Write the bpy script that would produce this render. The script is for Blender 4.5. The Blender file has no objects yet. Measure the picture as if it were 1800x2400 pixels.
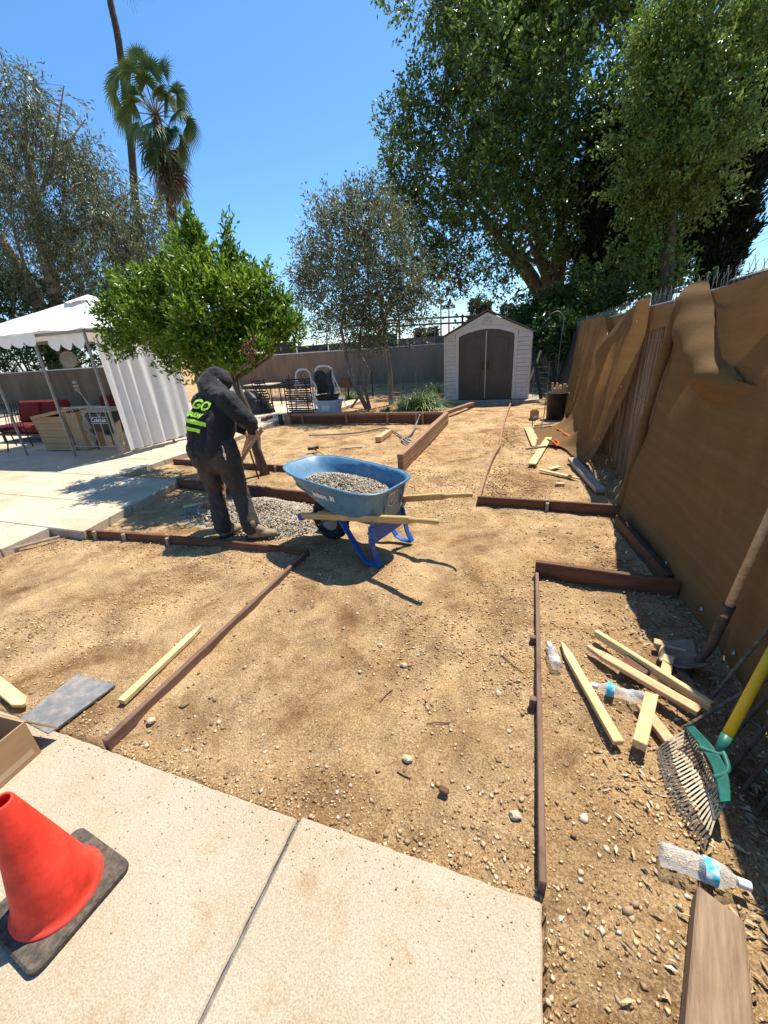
import bpy, bmesh, math, random
import numpy as np
from mathutils import Vector, Matrix, Euler
random.seed(7); rng = np.random.default_rng(7)
sc = bpy.context.scene; COL = sc.collection
R = math.radians

# ------------------------------------------------------------------ camera
F_PX = 940.0; CAM_H = 1.6; PITCH = math.atan(387 / F_PX)
_nd = np.array([160.0, 2360.0]); _nd /= np.linalg.norm(_nd)
_down = np.array([_nd[0] * math.cos(PITCH), _nd[1] * math.cos(PITCH), math.sin(PITCH)])
_fv = np.array([1254 - 900, 788 - 1200, F_PX]); _fv = _fv - _down * _fv.dot(_down); _fv /= np.linalg.norm(_fv)
BASIS = np.array([np.cross(_fv, -_down), _fv, -_down])      # rows: world x (right), y (along the path), z (up)
cam_d = bpy.data.cameras.new('camera'); cam = bpy.data.objects.new('camera', cam_d); COL.objects.link(cam)
cam_d.sensor_fit = 'HORIZONTAL'; cam_d.sensor_width = 36; cam_d.lens = F_PX / 1800 * 36
cam_d.clip_start = 0.05; cam_d.clip_end = 1000
_m = Matrix.Identity(4)
for r in range(3):
    _m[r][0], _m[r][1], _m[r][2] = BASIS[r][0], -BASIS[r][1], -BASIS[r][2]
_m.translation = (0, 0, CAM_H); cam.matrix_world = _m
sc.camera = cam
def ray(u, v):
    return BASIS @ np.array([u - 900.0, v - 1200.0, F_PX])
def G(u, v, z=0.0):           # survey helper: where a sight line meets the level z
    d = ray(u, v); return Vector(d * ((z - CAM_H) / d[2])) + Vector((0, 0, CAM_H))
def AY(u, v, y):              # ... or the vertical plane at distance y
    d = ray(u, v); return Vector(d * (y / d[1])) + Vector((0, 0, CAM_H))

# ------------------------------------------------------------------ light
SUN = Vector((0.145, 0.44, 1.0)).normalized()                # towards the sun
world = bpy.data.worlds.new('World'); sc.world = world; world.use_nodes = True
wn = world.node_tree; wn.nodes.clear()
sky = wn.nodes.new('ShaderNodeTexSky'); sky.sky_type = 'NISHITA'; sky.sun_disc = False
sky.sun_elevation = math.asin(SUN.z); sky.sun_rotation = math.atan2(SUN.x, SUN.y)
sky.air_density = 1.0; sky.dust_density = 0.3; sky.ozone_density = 10.0; sky.altitude = 0
bg = wn.nodes.new('ShaderNodeBackground'); bg.inputs['Strength'].default_value = 0.13
wo = wn.nodes.new('ShaderNodeOutputWorld')
hs = wn.nodes.new('ShaderNodeHueSaturation'); hs.inputs['Hue'].default_value = 0.494; hs.inputs['Saturation'].default_value = 1.07
wn.links.new(sky.outputs[0], hs.inputs['Color']); wn.links.new(hs.outputs[0], bg.inputs[0]); wn.links.new(bg.outputs[0], wo.inputs[0])
sun_d = bpy.data.lights.new('sun', 'SUN'); sun_d.energy = 5.0; sun_d.angle = R(0.55); sun_d.color = (1.0, 0.945, 0.84)
sun = bpy.data.objects.new('sun', sun_d); COL.objects.link(sun)
sun.rotation_euler = (-SUN).to_track_quat('-Z', 'Y').to_euler(); sun.location = (4, 10, 25)
sc.view_settings.view_transform = 'Standard'; sc.view_settings.look = 'None'
sc.view_settings.exposure = 0.72; sc.view_settings.gamma = 1.0; sc.view_settings.use_curve_mapping = False

# ------------------------------------------------------------------ materials
def mat(name, cols, scale=6.0, detail=5.0, rough=0.8, bump=0.0, bscale=40.0, bdist=0.01, stretch=None, metallic=0.0,
        spec=0.3, tint=None, transl=0.0, ramp=(0.32, 0.68), cols2=None, scale2=60.0, mix2=0.35, coords='Object', bdetail=4.0, sheen=0.0, stain=None):
    m = bpy.data.materials.new(name); m.use_nodes = True; nt = m.node_tree; nt.nodes.clear(); N = nt.nodes.new; LK = nt.links.new
    out = N('ShaderNodeOutputMaterial'); b = N('ShaderNodeBsdfPrincipled')
    b.inputs['Roughness'].default_value = rough; b.inputs['Metallic'].default_value = metallic; b.inputs['Specular IOR Level'].default_value = spec
    tc = N('ShaderNodeTexCoord'); mp = N('ShaderNodeMapping'); LK(tc.outputs[coords], mp.inputs[0])
    if stretch: mp.inputs['Scale'].default_value = stretch
    def ramp_node(cs, lo, hi):
        r = N('ShaderNodeValToRGB'); el = r.color_ramp.elements
        while len(el) < len(cs): el.new(0.5)
        for i, c in enumerate(cs):
            el[i].position = lo + (hi - lo) * i / max(1, len(cs) - 1); el[i].color = (*c, 1)
        return r
    if len(cols) == 1 and tint is None: cols = [cols[0], tuple(min(1, c * 1.12) for c in cols[0])]
    if tint:
        a = N('ShaderNodeAttribute'); a.attribute_name = tint; fac = a.outputs['Fac']; r = ramp_node(cols, 0, 1)
    else:
        n = N('ShaderNodeTexNoise'); n.inputs['Scale'].default_value = scale; n.inputs['Detail'].default_value = detail; n.inputs['Roughness'].default_value = 0.6
        LK(mp.outputs[0], n.inputs['Vector']); fac = n.outputs['Fac']; r = ramp_node(cols, *ramp)
    LK(fac, r.inputs[0]); colr = r.outputs[0]
    if cols2:
        n2 = N('ShaderNodeTexNoise'); n2.inputs['Scale'].default_value = scale2; n2.inputs['Detail'].default_value = 6; n2.inputs['Roughness'].default_value = 0.7
        LK(mp.outputs[0], n2.inputs['Vector']); r2 = ramp_node(cols2, 0.35, 0.65); LK(n2.outputs['Fac'], r2.inputs[0])
        mx = N('ShaderNodeMix'); mx.data_type = 'RGBA'; mx.inputs[0].default_value = mix2
        LK(colr, mx.inputs[6]); LK(r2.outputs[0], mx.inputs[7]); colr = mx.outputs[2]
    if stain:                                   # dirt and wear: (scale, distortion, [(position, multiplier colour), ...])
        ns = N('ShaderNodeTexNoise'); ns.inputs['Scale'].default_value = stain[0]; ns.inputs['Detail'].default_value = 9; ns.inputs['Roughness'].default_value = 0.72; ns.inputs['Distortion'].default_value = stain[1]
        LK(tc.outputs[coords], ns.inputs['Vector']); rs = N('ShaderNodeValToRGB'); el = rs.color_ramp.elements
        while len(el) < len(stain[2]): el.new(0.5)
        for e_, (p_, c_) in zip(el, stain[2]): e_.position = p_; e_.color = (*c_, 1)
        LK(ns.outputs['Fac'], rs.inputs[0]); mz = N('ShaderNodeMix'); mz.data_type = 'RGBA'; mz.blend_type = 'MULTIPLY'; mz.inputs[0].default_value = 1.0
        LK(colr, mz.inputs[6]); LK(rs.outputs[0], mz.inputs[7]); colr = mz.outputs[2]
    LK(colr, b.inputs['Base Color'])
    if sheen: b.inputs['Sheen Weight'].default_value = sheen
    if bump:
        nb = N('ShaderNodeTexNoise'); nb.inputs['Scale'].default_value = bscale; nb.inputs['Detail'].default_value = bdetail; nb.inputs['Roughness'].default_value = 0.65
        LK(mp.outputs[0], nb.inputs['Vector']); bp = N('ShaderNodeBump'); bp.inputs['Strength'].default_value = bump; bp.inputs['Distance'].default_value = bdist
        LK(nb.outputs['Fac'], bp.inputs['Height']); LK(bp.outputs[0], b.inputs['Normal'])
    sh = b.outputs[0]
    if transl:
        t = N('ShaderNodeBsdfTranslucent'); LK(colr, t.inputs[0]); ms = N('ShaderNodeMixShader'); ms.inputs[0].default_value = transl
        LK(sh, ms.inputs[1]); LK(t.outputs[0], ms.inputs[2]); sh = ms.outputs[0]
    LK(sh, out.inputs[0]); m['bsdf'] = b.name
    return m
def wood(name, a, b, c=None, rough=0.75, fine=22.0):
    return mat(name, [a, b] + ([c] if c else []), scale=3.0, detail=6, rough=rough, stretch=(0.9, 9.0, 9.0), ramp=(0.28, 0.72),
               bump=0.5, bscale=fine, bdist=0.005, cols2=[tuple(x * 0.5 for x in a), tuple(min(1, x * 1.15) for x in b)], scale2=9.0, mix2=0.4, stain=(7.0, 0.5, [(0.30, (0.55, 0.48, 0.42)), (0.42, (0.95, 0.92, 0.9)), (0.5, (1, 1, 1))]))

MT = {}
def dirt_material():
    m = bpy.data.materials.new('dirt'); m.use_nodes = True; nt = m.node_tree; N = nt.nodes.new; LK = nt.links.new
    b = nt.nodes['Principled BSDF']; b.inputs['Roughness'].default_value = 0.95; b.inputs['Specular IOR Level'].default_value = 0.12
    tc = N('ShaderNodeTexCoord')
    def noise(scale, detail, rough=0.6, dist=0.0):
        n = N('ShaderNodeTexNoise'); n.inputs['Scale'].default_value = scale; n.inputs['Detail'].default_value = detail
        n.inputs['Roughness'].default_value = rough; n.inputs['Distortion'].default_value = dist; LK(tc.outputs['Object'], n.inputs['Vector']); return n.outputs['Fac']
    def ramp(fac, stops):
        r = N('ShaderNodeValToRGB'); el = r.color_ramp.elements
        while len(el) < len(stops): el.new(0.5)
        for e, (p, c) in zip(el, stops): e.position = p; e.color = (*c, 1)
        LK(fac, r.inputs[0]); return r.outputs[0]
    def mix(fac, a, c, mode='MIX'):
        x = N('ShaderNodeMix'); x.data_type = 'RGBA'; x.blend_type = mode
        if isinstance(fac, float): x.inputs[0].default_value = fac
        else: LK(fac, x.inputs[0])
        LK(a, x.inputs[6]); LK(c, x.inputs[7]); return x.outputs[2]
    big = ramp(noise(0.75, 8, 0.68, 0.8), [(0.28, (0.21, 0.118, 0.058)), (0.46, (0.47, 0.305, 0.150)), (0.66, (0.66, 0.465, 0.245))])
    mid = ramp(noise(5.0, 7, 0.68), [(0.34, (0.17, 0.098, 0.05)), (0.5, (0.48, 0.315, 0.158)), (0.68, (0.74, 0.55, 0.31))])
    fine = ramp(noise(120.0, 5, 0.75), [(0.40, (0.07, 0.042, 0.024)), (0.5, (0.46, 0.30, 0.15)), (0.62, (0.86, 0.65, 0.39))])  # fine grit tones; the dark stop paints tiny shadows between the grains
    c = mix(0.5, big, mid); c = mix(0.45, c, fine)
    # damp, freshly turned soil in ragged patches
    wet = ramp(noise(1.7, 8, 0.7, 0.8), [(0.51, (0, 0, 0)), (0.64, (1, 1, 1))])
    dk = N('ShaderNodeRGB'); dk.outputs[0].default_value = (0.235, 0.132, 0.064, 1)
    sc_ = N('ShaderNodeMath'); sc_.operation = 'MULTIPLY'; sc_.inputs[1].default_value = 0.66; LK(wet, sc_.inputs[0])
    c = mix(sc_.outputs[0], c, dk.outputs[0])
    # greyish dust and rusty earth, metre-sized
    g1 = ramp(noise(1.15, 9, 0.7, 1.2), [(0.36, (0.60, 0.50, 0.42)), (0.46, (0.92, 0.875, 0.82)), (0.55, (1.0, 1.0, 1.0)), (0.68, (1.11, 1.10, 1.07))])
    g2 = ramp(noise(2.6, 8, 0.7, 0.6), [(0.38, (0.74, 0.70, 0.68)), (0.49, (1.0, 1.0, 1.01)), (0.66, (1.08, 1.03, 0.95))])
    c = mix(1.0, c, g1, 'MULTIPLY'); c = mix(1.0, c, g2, 'MULTIPLY')
    LK(c, b.inputs['Base Color'])
    v = N('ShaderNodeTexVoronoi'); v.inputs['Scale'].default_value = 55; LK(tc.outputs['Object'], v.inputs['Vector'])
    b1 = N('ShaderNodeBump'); b1.inputs['Strength'].default_value = 0.8; b1.inputs['Distance'].default_value = 0.025; LK(noise(26, 8, 0.72), b1.inputs['Height'])
    b2 = N('ShaderNodeBump'); b2.inputs['Strength'].default_value = 0.9; b2.inputs['Distance'].default_value = 0.012; LK(noise(120, 4, 0.7), b2.inputs['Height']); LK(b1.outputs[0], b2.inputs['Normal'])
    b3 = N('ShaderNodeBump'); b3.invert = True; b3.inputs['Strength'].default_value = 0.35; b3.inputs['Distance'].default_value = 0.008; LK(v.outputs['Distance'], b3.inputs['Height']); LK(b2.outputs[0], b3.inputs['Normal'])
    LK(b3.outputs[0], b.inputs['Normal'])
    return m
MT['dirt'] = dirt_material()
MT['concrete'] = mat('concrete', [(0.36, 0.265, 0.17), (0.415, 0.335, 0.235), (0.455, 0.39, 0.295)], scale=1.8, detail=8, rough=0.9, bump=0.6, bscale=170, bdist=0.004,
                     cols2=[(0.17, 0.12, 0.075), (0.41, 0.34, 0.24), (0.58, 0.525, 0.42)], scale2=190, mix2=0.5, spec=0.08, stain=(4.2, 0.3, [(0.27, (0.66, 0.48, 0.34)), (0.37, (0.93, 0.87, 0.80)), (0.46, (1, 1, 1)), (0.70, (1.0, 1.02, 1.05))]))
MT['patio'] = mat('patio_concrete', [(0.42, 0.34, 0.24), (0.52, 0.44, 0.335), (0.58, 0.51, 0.405)], scale=1.6, detail=8, rough=0.9, bump=0.4, bscale=60, bdist=0.004,
                  cols2=[(0.28, 0.215, 0.14), (0.49, 0.415, 0.31), (0.62, 0.55, 0.44)], scale2=26, mix2=0.45, spec=0.08, stretch=(1, 2.5, 1), stain=(0.7, 0.8, [(0.30, (0.78, 0.66, 0.50)), (0.45, (0.96, 0.92, 0.85)), (0.6, (1, 1, 1))]))
MT['kerb'] = mat('kerb_concrete', [(0.30, 0.25, 0.19), (0.45, 0.385, 0.30)], scale=9, rough=0.92, bump=0.5, bscale=70, bdist=0.006)
MT['sealant'] = mat('sealant', [(0.10, 0.095, 0.09), (0.20, 0.185, 0.17)], scale=30, rough=0.85)
MT['wall_brown'] = mat('brown_stucco', [(0.10, 0.066, 0.04), (0.16, 0.108, 0.066), (0.22, 0.155, 0.10)], scale=0.9, detail=7, rough=0.95, bump=0.3, bscale=45, bdist=0.01, stretch=(1, 1, 0.35))  # the wall's own brown, taken darker in place of shade behind the gazebo
MT['wall'] = mat('stucco_wall', [(0.17, 0.118, 0.078), (0.265, 0.192, 0.132), (0.335, 0.25, 0.18)], scale=0.9, detail=7, rough=0.95, bump=0.3, bscale=45, bdist=0.01,
                 cols2=[(0.12, 0.092, 0.07), (0.30, 0.24, 0.185)], scale2=3.0, mix2=0.35, stretch=(1, 1, 0.35))
MT['wall_cap'] = mat('wall_cap', [(0.50, 0.48, 0.44), (0.62, 0.6, 0.56)], scale=5)
MT['redwood'] = wood('redwood', (0.075, 0.032, 0.018), (0.15, 0.066, 0.037), (0.20, 0.098, 0.058))
MT['redwood_lt'] = wood('redwood_fresh', (0.22, 0.115, 0.062), (0.34, 0.195, 0.112), (0.41, 0.255, 0.155))
MT['bender'] = wood('bender_board', (0.125, 0.068, 0.045), (0.20, 0.115, 0.08), (0.26, 0.16, 0.12))
MT['darkwood'] = wood('old_dark_wood', (0.05, 0.026, 0.016), (0.105, 0.055, 0.033), (0.14, 0.08, 0.05))
MT['pine'] = wood('pine', (0.56, 0.37, 0.15), (0.70, 0.52, 0.25), (0.76, 0.60, 0.33))
MT['pine_red'] = wood('douglas_fir', (0.50, 0.28, 0.125), (0.64, 0.40, 0.21), (0.70, 0.48, 0.27))
MT['greywood'] = wood('grey_wood', (0.26, 0.20, 0.15), (0.40, 0.32, 0.24), (0.46, 0.39, 0.31))
MT['timber'] = wood('rough_timber', (0.16, 0.10, 0.055), (0.28, 0.185, 0.11), (0.38, 0.27, 0.175), fine=34)
MT['handle'] = wood('ash_handle', (0.38, 0.25, 0.13), (0.52, 0.37, 0.21), (0.58, 0.43, 0.27), rough=0.55)
MT['barrow_handle'] = wood('varnished_wood', (0.42, 0.25, 0.085), (0.56, 0.37, 0.14), (0.62, 0.43, 0.19), rough=0.4)
MT['stone'] = mat('loose_stone', [(0.17, 0.115, 0.065), (0.36, 0.25, 0.145), (0.50, 0.375, 0.24), (0.62, 0.54, 0.42)], tint='tint', rough=0.9, spec=0.15, bump=0.2, bscale=90)
MT['clod'] = mat('soil_clod', [(0.22, 0.13, 0.062), (0.40, 0.25, 0.125), (0.60, 0.41, 0.22), (0.72, 0.52, 0.30)], tint='tint', rough=0.95, spec=0.1)
MT['gravel'] = mat('crushed_gravel', [(0.12, 0.10, 0.072), (0.27, 0.225, 0.168), (0.40, 0.335, 0.25), (0.54, 0.46, 0.35)], tint='tint', rough=0.9, spec=0.2)
MT['gravel_bed'] = mat('gravel_dust', [(0.24, 0.19, 0.13), (0.40, 0.325, 0.23)], scale=60, rough=0.95, bump=0.6, bscale=80, bdist=0.012)
MT['dryleaf'] = mat('dry_leaf', [(0.12, 0.07, 0.035), (0.26, 0.17, 0.09), (0.42, 0.31, 0.19), (0.52, 0.44, 0.33)], tint='tint', rough=0.85, spec=0.15)
MT['twig'] = mat('twig', [(0.10, 0.06, 0.04), (0.17, 0.11, 0.07)], scale=10)
MT['cloth'] = mat('shade_cloth', [(0.19, 0.108, 0.041), (0.215, 0.124, 0.05), (0.245, 0.145, 0.061)], scale=2.0, rough=0.85, transl=0.30, bump=0.4, bscale=34, bdist=0.005, stretch=(1.2, 0.5, 9), spec=0.12,
                  cols2=[(0.13, 0.07, 0.026), (0.29, 0.175, 0.08)], scale2=42, mix2=0.3)
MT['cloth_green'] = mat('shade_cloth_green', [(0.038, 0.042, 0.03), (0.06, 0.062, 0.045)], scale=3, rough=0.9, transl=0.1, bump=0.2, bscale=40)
MT['reed'] = mat('reed', [(0.15, 0.095, 0.05), (0.27, 0.185, 0.105), (0.40, 0.30, 0.19)], tint='tint', rough=0.8)
MT['wire'] = mat('galvanised_wire', [(0.20, 0.20, 0.195), (0.30, 0.30, 0.29)], rough=0.5, metallic=0.6)
MT['metal_grey'] = mat('grey_steel', [(0.19, 0.19, 0.18), (0.30, 0.29, 0.27)], scale=12, rough=0.55, metallic=0.4)
MT['iron'] = mat('black_iron', [(0.014, 0.013, 0.012), (0.03, 0.027, 0.024)], scale=20, rough=0.55, metallic=0.3)
MT['rusty'] = mat('rusty_iron', [(0.055, 0.038, 0.028), (0.12, 0.085, 0.06)], scale=30, rough=0.75, metallic=0.3)
MT['rebar'] = mat('rusty_rebar', [(0.09, 0.065, 0.045), (0.20, 0.155, 0.11)], scale=40, rough=0.8, metallic=0.25)
MT['canvas'] = mat('white_canvas', [(0.74, 0.72, 0.68), (0.80, 0.79, 0.76)], scale=3, rough=0.85, transl=0.06, bump=0.2, bscale=9, bdist=0.02)
MT['curtain'] = mat('white_curtain', [(0.80, 0.79, 0.77), (0.86, 0.85, 0.83)], scale=4, rough=0.9, transl=0.45)
MT['curtain_pink'] = mat('beige_curtain', [(0.52, 0.44, 0.38), (0.60, 0.52, 0.46)], scale=4, rough=0.9, transl=0.3)
MT['red_fabric'] = mat('dark_red_fabric', [(0.10, 0.007, 0.008), (0.14, 0.011, 0.012)], scale=8, rough=0.95)
MT['cardboard'] = mat('cardboard', [(0.36, 0.22, 0.105), (0.44, 0.28, 0.145)], scale=3, rough=0.85, stretch=(1, 1, 6))
MT['cardboard_lt'] = mat('cardboard_light', [(0.50, 0.36, 0.20), (0.56, 0.42, 0.26)], scale=3, rough=0.85)
MT['paper'] = mat('paper_label', [(0.72, 0.71, 0.68), (0.78, 0.77, 0.75)], rough=0.7)
MT['ink'] = mat('black_ink', [(0.02, 0.02, 0.02)], rough=0.6)
MT['white_paint'] = mat('white_paint', [(0.70, 0.69, 0.66), (0.78, 0.77, 0.75)], scale=9, rough=0.4)
MT['black_plastic'] = mat('black_plastic', [(0.016, 0.015, 0.014), (0.028, 0.026, 0.024)], scale=6, rough=0.5)
MT['tarp'] = mat('black_tarp', [(0.022, 0.023, 0.022), (0.05, 0.05, 0.048)], scale=5, rough=0.5, bump=0.4, bscale=9, bdist=0.03)
MT['bin'] = mat('translucent_bin', [(0.62, 0.67, 0.72), (0.70, 0.74, 0.78)], scale=3, rough=0.35, transl=0.2)
MT['shed_wall'] = mat('shed_resin_cream', [(0.58, 0.51, 0.42), (0.66, 0.59, 0.50)], scale=5, rough=0.7, bump=0.15, bscale=60, bdist=0.003)
MT['shed_door'] = mat('shed_resin_brown', [(0.085, 0.060, 0.043), (0.11, 0.078, 0.056)], scale=4, rough=0.6, bump=0.1, bscale=70, bdist=0.002)
MT['shed_roof'] = mat('shed_roof', [(0.09, 0.08, 0.065), (0.15, 0.135, 0.11)], scale=8, rough=0.85)
MT['blue_tray'] = mat('blue_tray_paint', [(0.055, 0.155, 0.26), (0.075, 0.205, 0.33), (0.13, 0.26, 0.36)], scale=2.8, detail=8, rough=0.38, spec=0.5, bump=0.06, bscale=8, bdist=0.02, cols2=[(0.035, 0.10, 0.17), (0.08, 0.18, 0.27), (0.30, 0.29, 0.26)], scale2=20, mix2=0.26, stain=(4.0, 0.6, [(0.30, (0.70, 0.66, 0.6)), (0.45, (1, 1, 1))]))
MT['blue_frame'] = mat('blue_frame_paint', [(0.012, 0.085, 0.33), (0.016, 0.11, 0.40)], scale=6, rough=0.35, spec=0.5)
MT['tyre'] = mat('tyre_rubber', [(0.012, 0.012, 0.012), (0.026, 0.024, 0.022)], scale=20, rough=0.85)
MT['bolt'] = mat('zinc_bolt', [(0.55, 0.55, 0.55)], rough=0.35, metallic=0.9)
MT['black_cloth'] = mat('black_hoodie', [(0.010, 0.010, 0.0095), (0.019, 0.0185, 0.0175)], scale=5, rough=0.85, bump=0.4, bscale=14, bdist=0.03, sheen=0.1)
MT['denim'] = mat('black_denim', [(0.030, 0.026, 0.023), (0.080, 0.066, 0.055)], scale=7, rough=0.9, bump=0.4, bscale=11, bdist=0.03, cols2=[(0.016, 0.015, 0.014), (0.07, 0.058, 0.046)], scale2=3.2, mix2=0.35)
MT['boot'] = mat('tan_suede', [(0.20, 0.145, 0.095), (0.33, 0.25, 0.17)], scale=14, rough=0.9, bump=0.3, bscale=40, bdist=0.005)
MT['sole'] = mat('boot_sole', [(0.05, 0.04, 0.03), (0.10, 0.08, 0.06)], scale=20)
MT['skin'] = mat('skin', [(0.36, 0.17, 0.10), (0.44, 0.22, 0.14)], scale=15, rough=0.5)
MT['hivis'] = mat('hivis_print', [(0.46, 0.86, 0.045), (0.55, 0.92, 0.07)], scale=10, rough=0.6)
MT['cone'] = mat('cone_orange', [(0.60, 0.030, 0.014), (0.82, 0.042, 0.02), (0.88, 0.075, 0.04)], scale=5, detail=8, rough=0.62, bump=0.2, bscale=90, bdist=0.003, cols2=[(0.30, 0.03, 0.02), (0.80, 0.05, 0.025), (0.88, 0.10, 0.06)], scale2=13, mix2=0.4, stain=(6.0, 0.6, [(0.30, (0.55, 0.50, 0.5)), (0.44, (0.92, 0.9, 0.9)), (0.55, (1, 1, 1))]))
MT['cone_base'] = mat('cone_rubber', [(0.028, 0.025, 0.022), (0.060, 0.052, 0.043)], scale=7, rough=0.8, cols2=[(0.02, 0.018, 0.016), (0.26, 0.20, 0.14)], scale2=45, mix2=0.42, bump=0.3, bscale=90, bdist=0.004)
MT['rubber_mat'] = mat('slate_rubber', [(0.12, 0.125, 0.13), (0.19, 0.19, 0.195)], scale=6, rough=0.7, cols2=[(0.09, 0.09, 0.095), (0.20, 0.19, 0.18), (0.46, 0.36, 0.26)], scale2=18, mix2=0.45, bump=0.3, bscale=130, bdist=0.003)
MT['yellow'] = mat('yellow_handle', [(0.72, 0.42, 0.012), (0.80, 0.50, 0.02)], scale=8, rough=0.4, cols2=[(0.25, 0.14, 0.02), (0.80, 0.50, 0.03)], scale2=40, mix2=0.18)
MT['green_steel'] = mat('green_enamel', [(0.012, 0.10, 0.075), (0.02, 0.15, 0.11)], scale=14, rough=0.4, cols2=[(0.01, 0.05, 0.04), (0.12, 0.25, 0.2)], scale2=30, mix2=0.2)
MT['tine'] = mat('tine_steel', [(0.20, 0.165, 0.12), (0.32, 0.28, 0.21)], scale=30, rough=0.5, metallic=0.5)
MT['shovel_steel'] = mat('worn_steel', [(0.13, 0.085, 0.055), (0.30, 0.23, 0.17)], scale=14, rough=0.55, metallic=0.5)
MT['orange_tool'] = mat('orange_tool', [(0.62, 0.09, 0.015), (0.72, 0.12, 0.025)], rough=0.45)
MT['hose'] = mat('grey_hose', [(0.17, 0.15, 0.125), (0.27, 0.245, 0.21)], scale=20, rough=0.6)
MT['bark'] = mat('bark', [(0.075, 0.055, 0.04), (0.15, 0.115, 0.085)], scale=4, rough=0.95, bump=0.8, bscale=14, bdist=0.03, stretch=(3, 3, 0.6))
MT['bark_lt'] = mat('bark_pale', [(0.17, 0.125, 0.09), (0.33, 0.26, 0.19)], scale=3, rough=0.95, bump=0.6, bscale=12, bdist=0.03, stretch=(2, 2, 0.6))
MT['bark_grey'] = mat('bark_grey', [(0.14, 0.115, 0.09), (0.27, 0.235, 0.19)], scale=5, rough=0.95, bump=0.6, bscale=16, bdist=0.02, stretch=(2, 2, 0.6))
MT['palm_trunk'] = mat('palm_trunk', [(0.035, 0.028, 0.024), (0.085, 0.07, 0.056)], scale=5, rough=0.95, bump=0.8, bscale=10, bdist=0.05, stretch=(1, 1, 4))
def leafmat(name, cols, transl=0.3, rough=0.42, spec=0.4): return mat(name, cols, tint='tint', rough=rough, spec=spec, transl=transl)
MT['leaf_citrus'] = leafmat('citrus_leaf', [(0.03, 0.075, 0.008), (0.085, 0.17, 0.014), (0.20, 0.32, 0.022), (0.37, 0.46, 0.035)], 0.45, 0.3)
MT['leaf_big'] = leafmat('carob_leaf', [(0.020, 0.046, 0.011), (0.066, 0.125, 0.024), (0.138, 0.225, 0.042), (0.26, 0.34, 0.085)], 0.34, 0.3)
MT['leaf_olive'] = leafmat('olive_leaf', [(0.055, 0.068, 0.032), (0.13, 0.15, 0.070), (0.23, 0.245, 0.125), (0.32, 0.325, 0.19)], 0.32, 0.4)
MT['leaf_pepper'] = leafmat('pepper_leaf', [(0.045, 0.062, 0.028), (0.10, 0.128, 0.056), (0.185, 0.21, 0.10), (0.28, 0.30, 0.165)], 0.32, 0.42)
MT['leaf_cypress'] = leafmat('cypress_leaf', [(0.008, 0.014, 0.008), (0.018, 0.028, 0.014), (0.034, 0.046, 0.02)], 0.1, 0.7, 0.15)
MT['leaf_palm'] = leafmat('palm_leaf', [(0.025, 0.055, 0.016), (0.055, 0.105, 0.028), (0.11, 0.165, 0.05), (0.20, 0.23, 0.10)], 0.2, 0.6, 0.25)
MT['leaf_dead'] = leafmat('dead_palm_leaf', [(0.07, 0.045, 0.025), (0.15, 0.10, 0.055), (0.24, 0.17, 0.10)], 0.15, 0.8)
MT['leaf_strap'] = leafmat('strap_leaf', [(0.05, 0.10, 0.022), (0.10, 0.165, 0.035), (0.19, 0.25, 0.08), (0.32, 0.36, 0.17)], 0.3, 0.35)
MT['leaf_brown'] = leafmat('withered_leaf', [(0.12, 0.05, 0.03), (0.24, 0.12, 0.07)], 0.2, 0.8)
MT['leaf_far'] = leafmat('hazed_conifer_leaf', [(0.05, 0.075, 0.05), (0.09, 0.12, 0.08)], 0.1, 0.8, 0.1)  # greyed green: distance haze is painted into the leaf colour
MT['roof_red'] = mat('brown_fascia', [(0.15, 0.07, 0.04), (0.20, 0.10, 0.06)], scale=4)
MT['screen'] = mat('dark_privacy_screen', [(0.045, 0.045, 0.045), (0.075, 0.075, 0.073)], scale=4, rough=0.9)
def clear_plastic():
    m = bpy.data.materials.new('clear_plastic'); m.use_nodes = True; nt = m.node_tree; b = nt.nodes['Principled BSDF']; N = nt.nodes.new; LK = nt.links.new
    b.inputs['Base Color'].default_value = (0.93, 0.95, 0.96, 1); b.inputs['Roughness'].default_value = 0.12; b.inputs['IOR'].default_value = 1.35
    tr = N('ShaderNodeBsdfTransparent'); tr.inputs[0].default_value = (0.93, 0.94, 0.94, 1); ms = N('ShaderNodeMixShader')
    lw = N('ShaderNodeLayerWeight'); lw.inputs['Blend'].default_value = 0.35
    n = N('ShaderNodeTexNoise'); n.inputs['Scale'].default_value = 22; n.inputs['Detail'].default_value = 2
    bp = N('ShaderNodeBump'); bp.inputs['Strength'].default_value = 0.6; bp.inputs['Distance'].default_value = 0.012
    LK(n.outputs['Fac'], bp.inputs['Height']); LK(bp.outputs[0], b.inputs['Normal']); LK(bp.outputs[0], lw.inputs['Normal'])
    ad = N('ShaderNodeMath'); ad.operation = 'MULTIPLY_ADD'; ad.inputs[1].default_value = 0.62; ad.inputs[2].default_value = 0.09; LK(lw.outputs['Facing'], ad.inputs[0])
    LK(ad.outputs[0], ms.inputs[0]); LK(tr.outputs[0], ms.inputs[1]); LK(b.outputs[0], ms.inputs[2]); LK(ms.outputs[0], nt.nodes['Material Output'].inputs[0])
    return m
MT['clear'] = clear_plastic()
MT['blue_label'] = mat('blue_label', [(0.02, 0.36, 0.62), (0.05, 0.48, 0.72), (0.75, 0.8, 0.82)], scale=22, rough=0.5)

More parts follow.
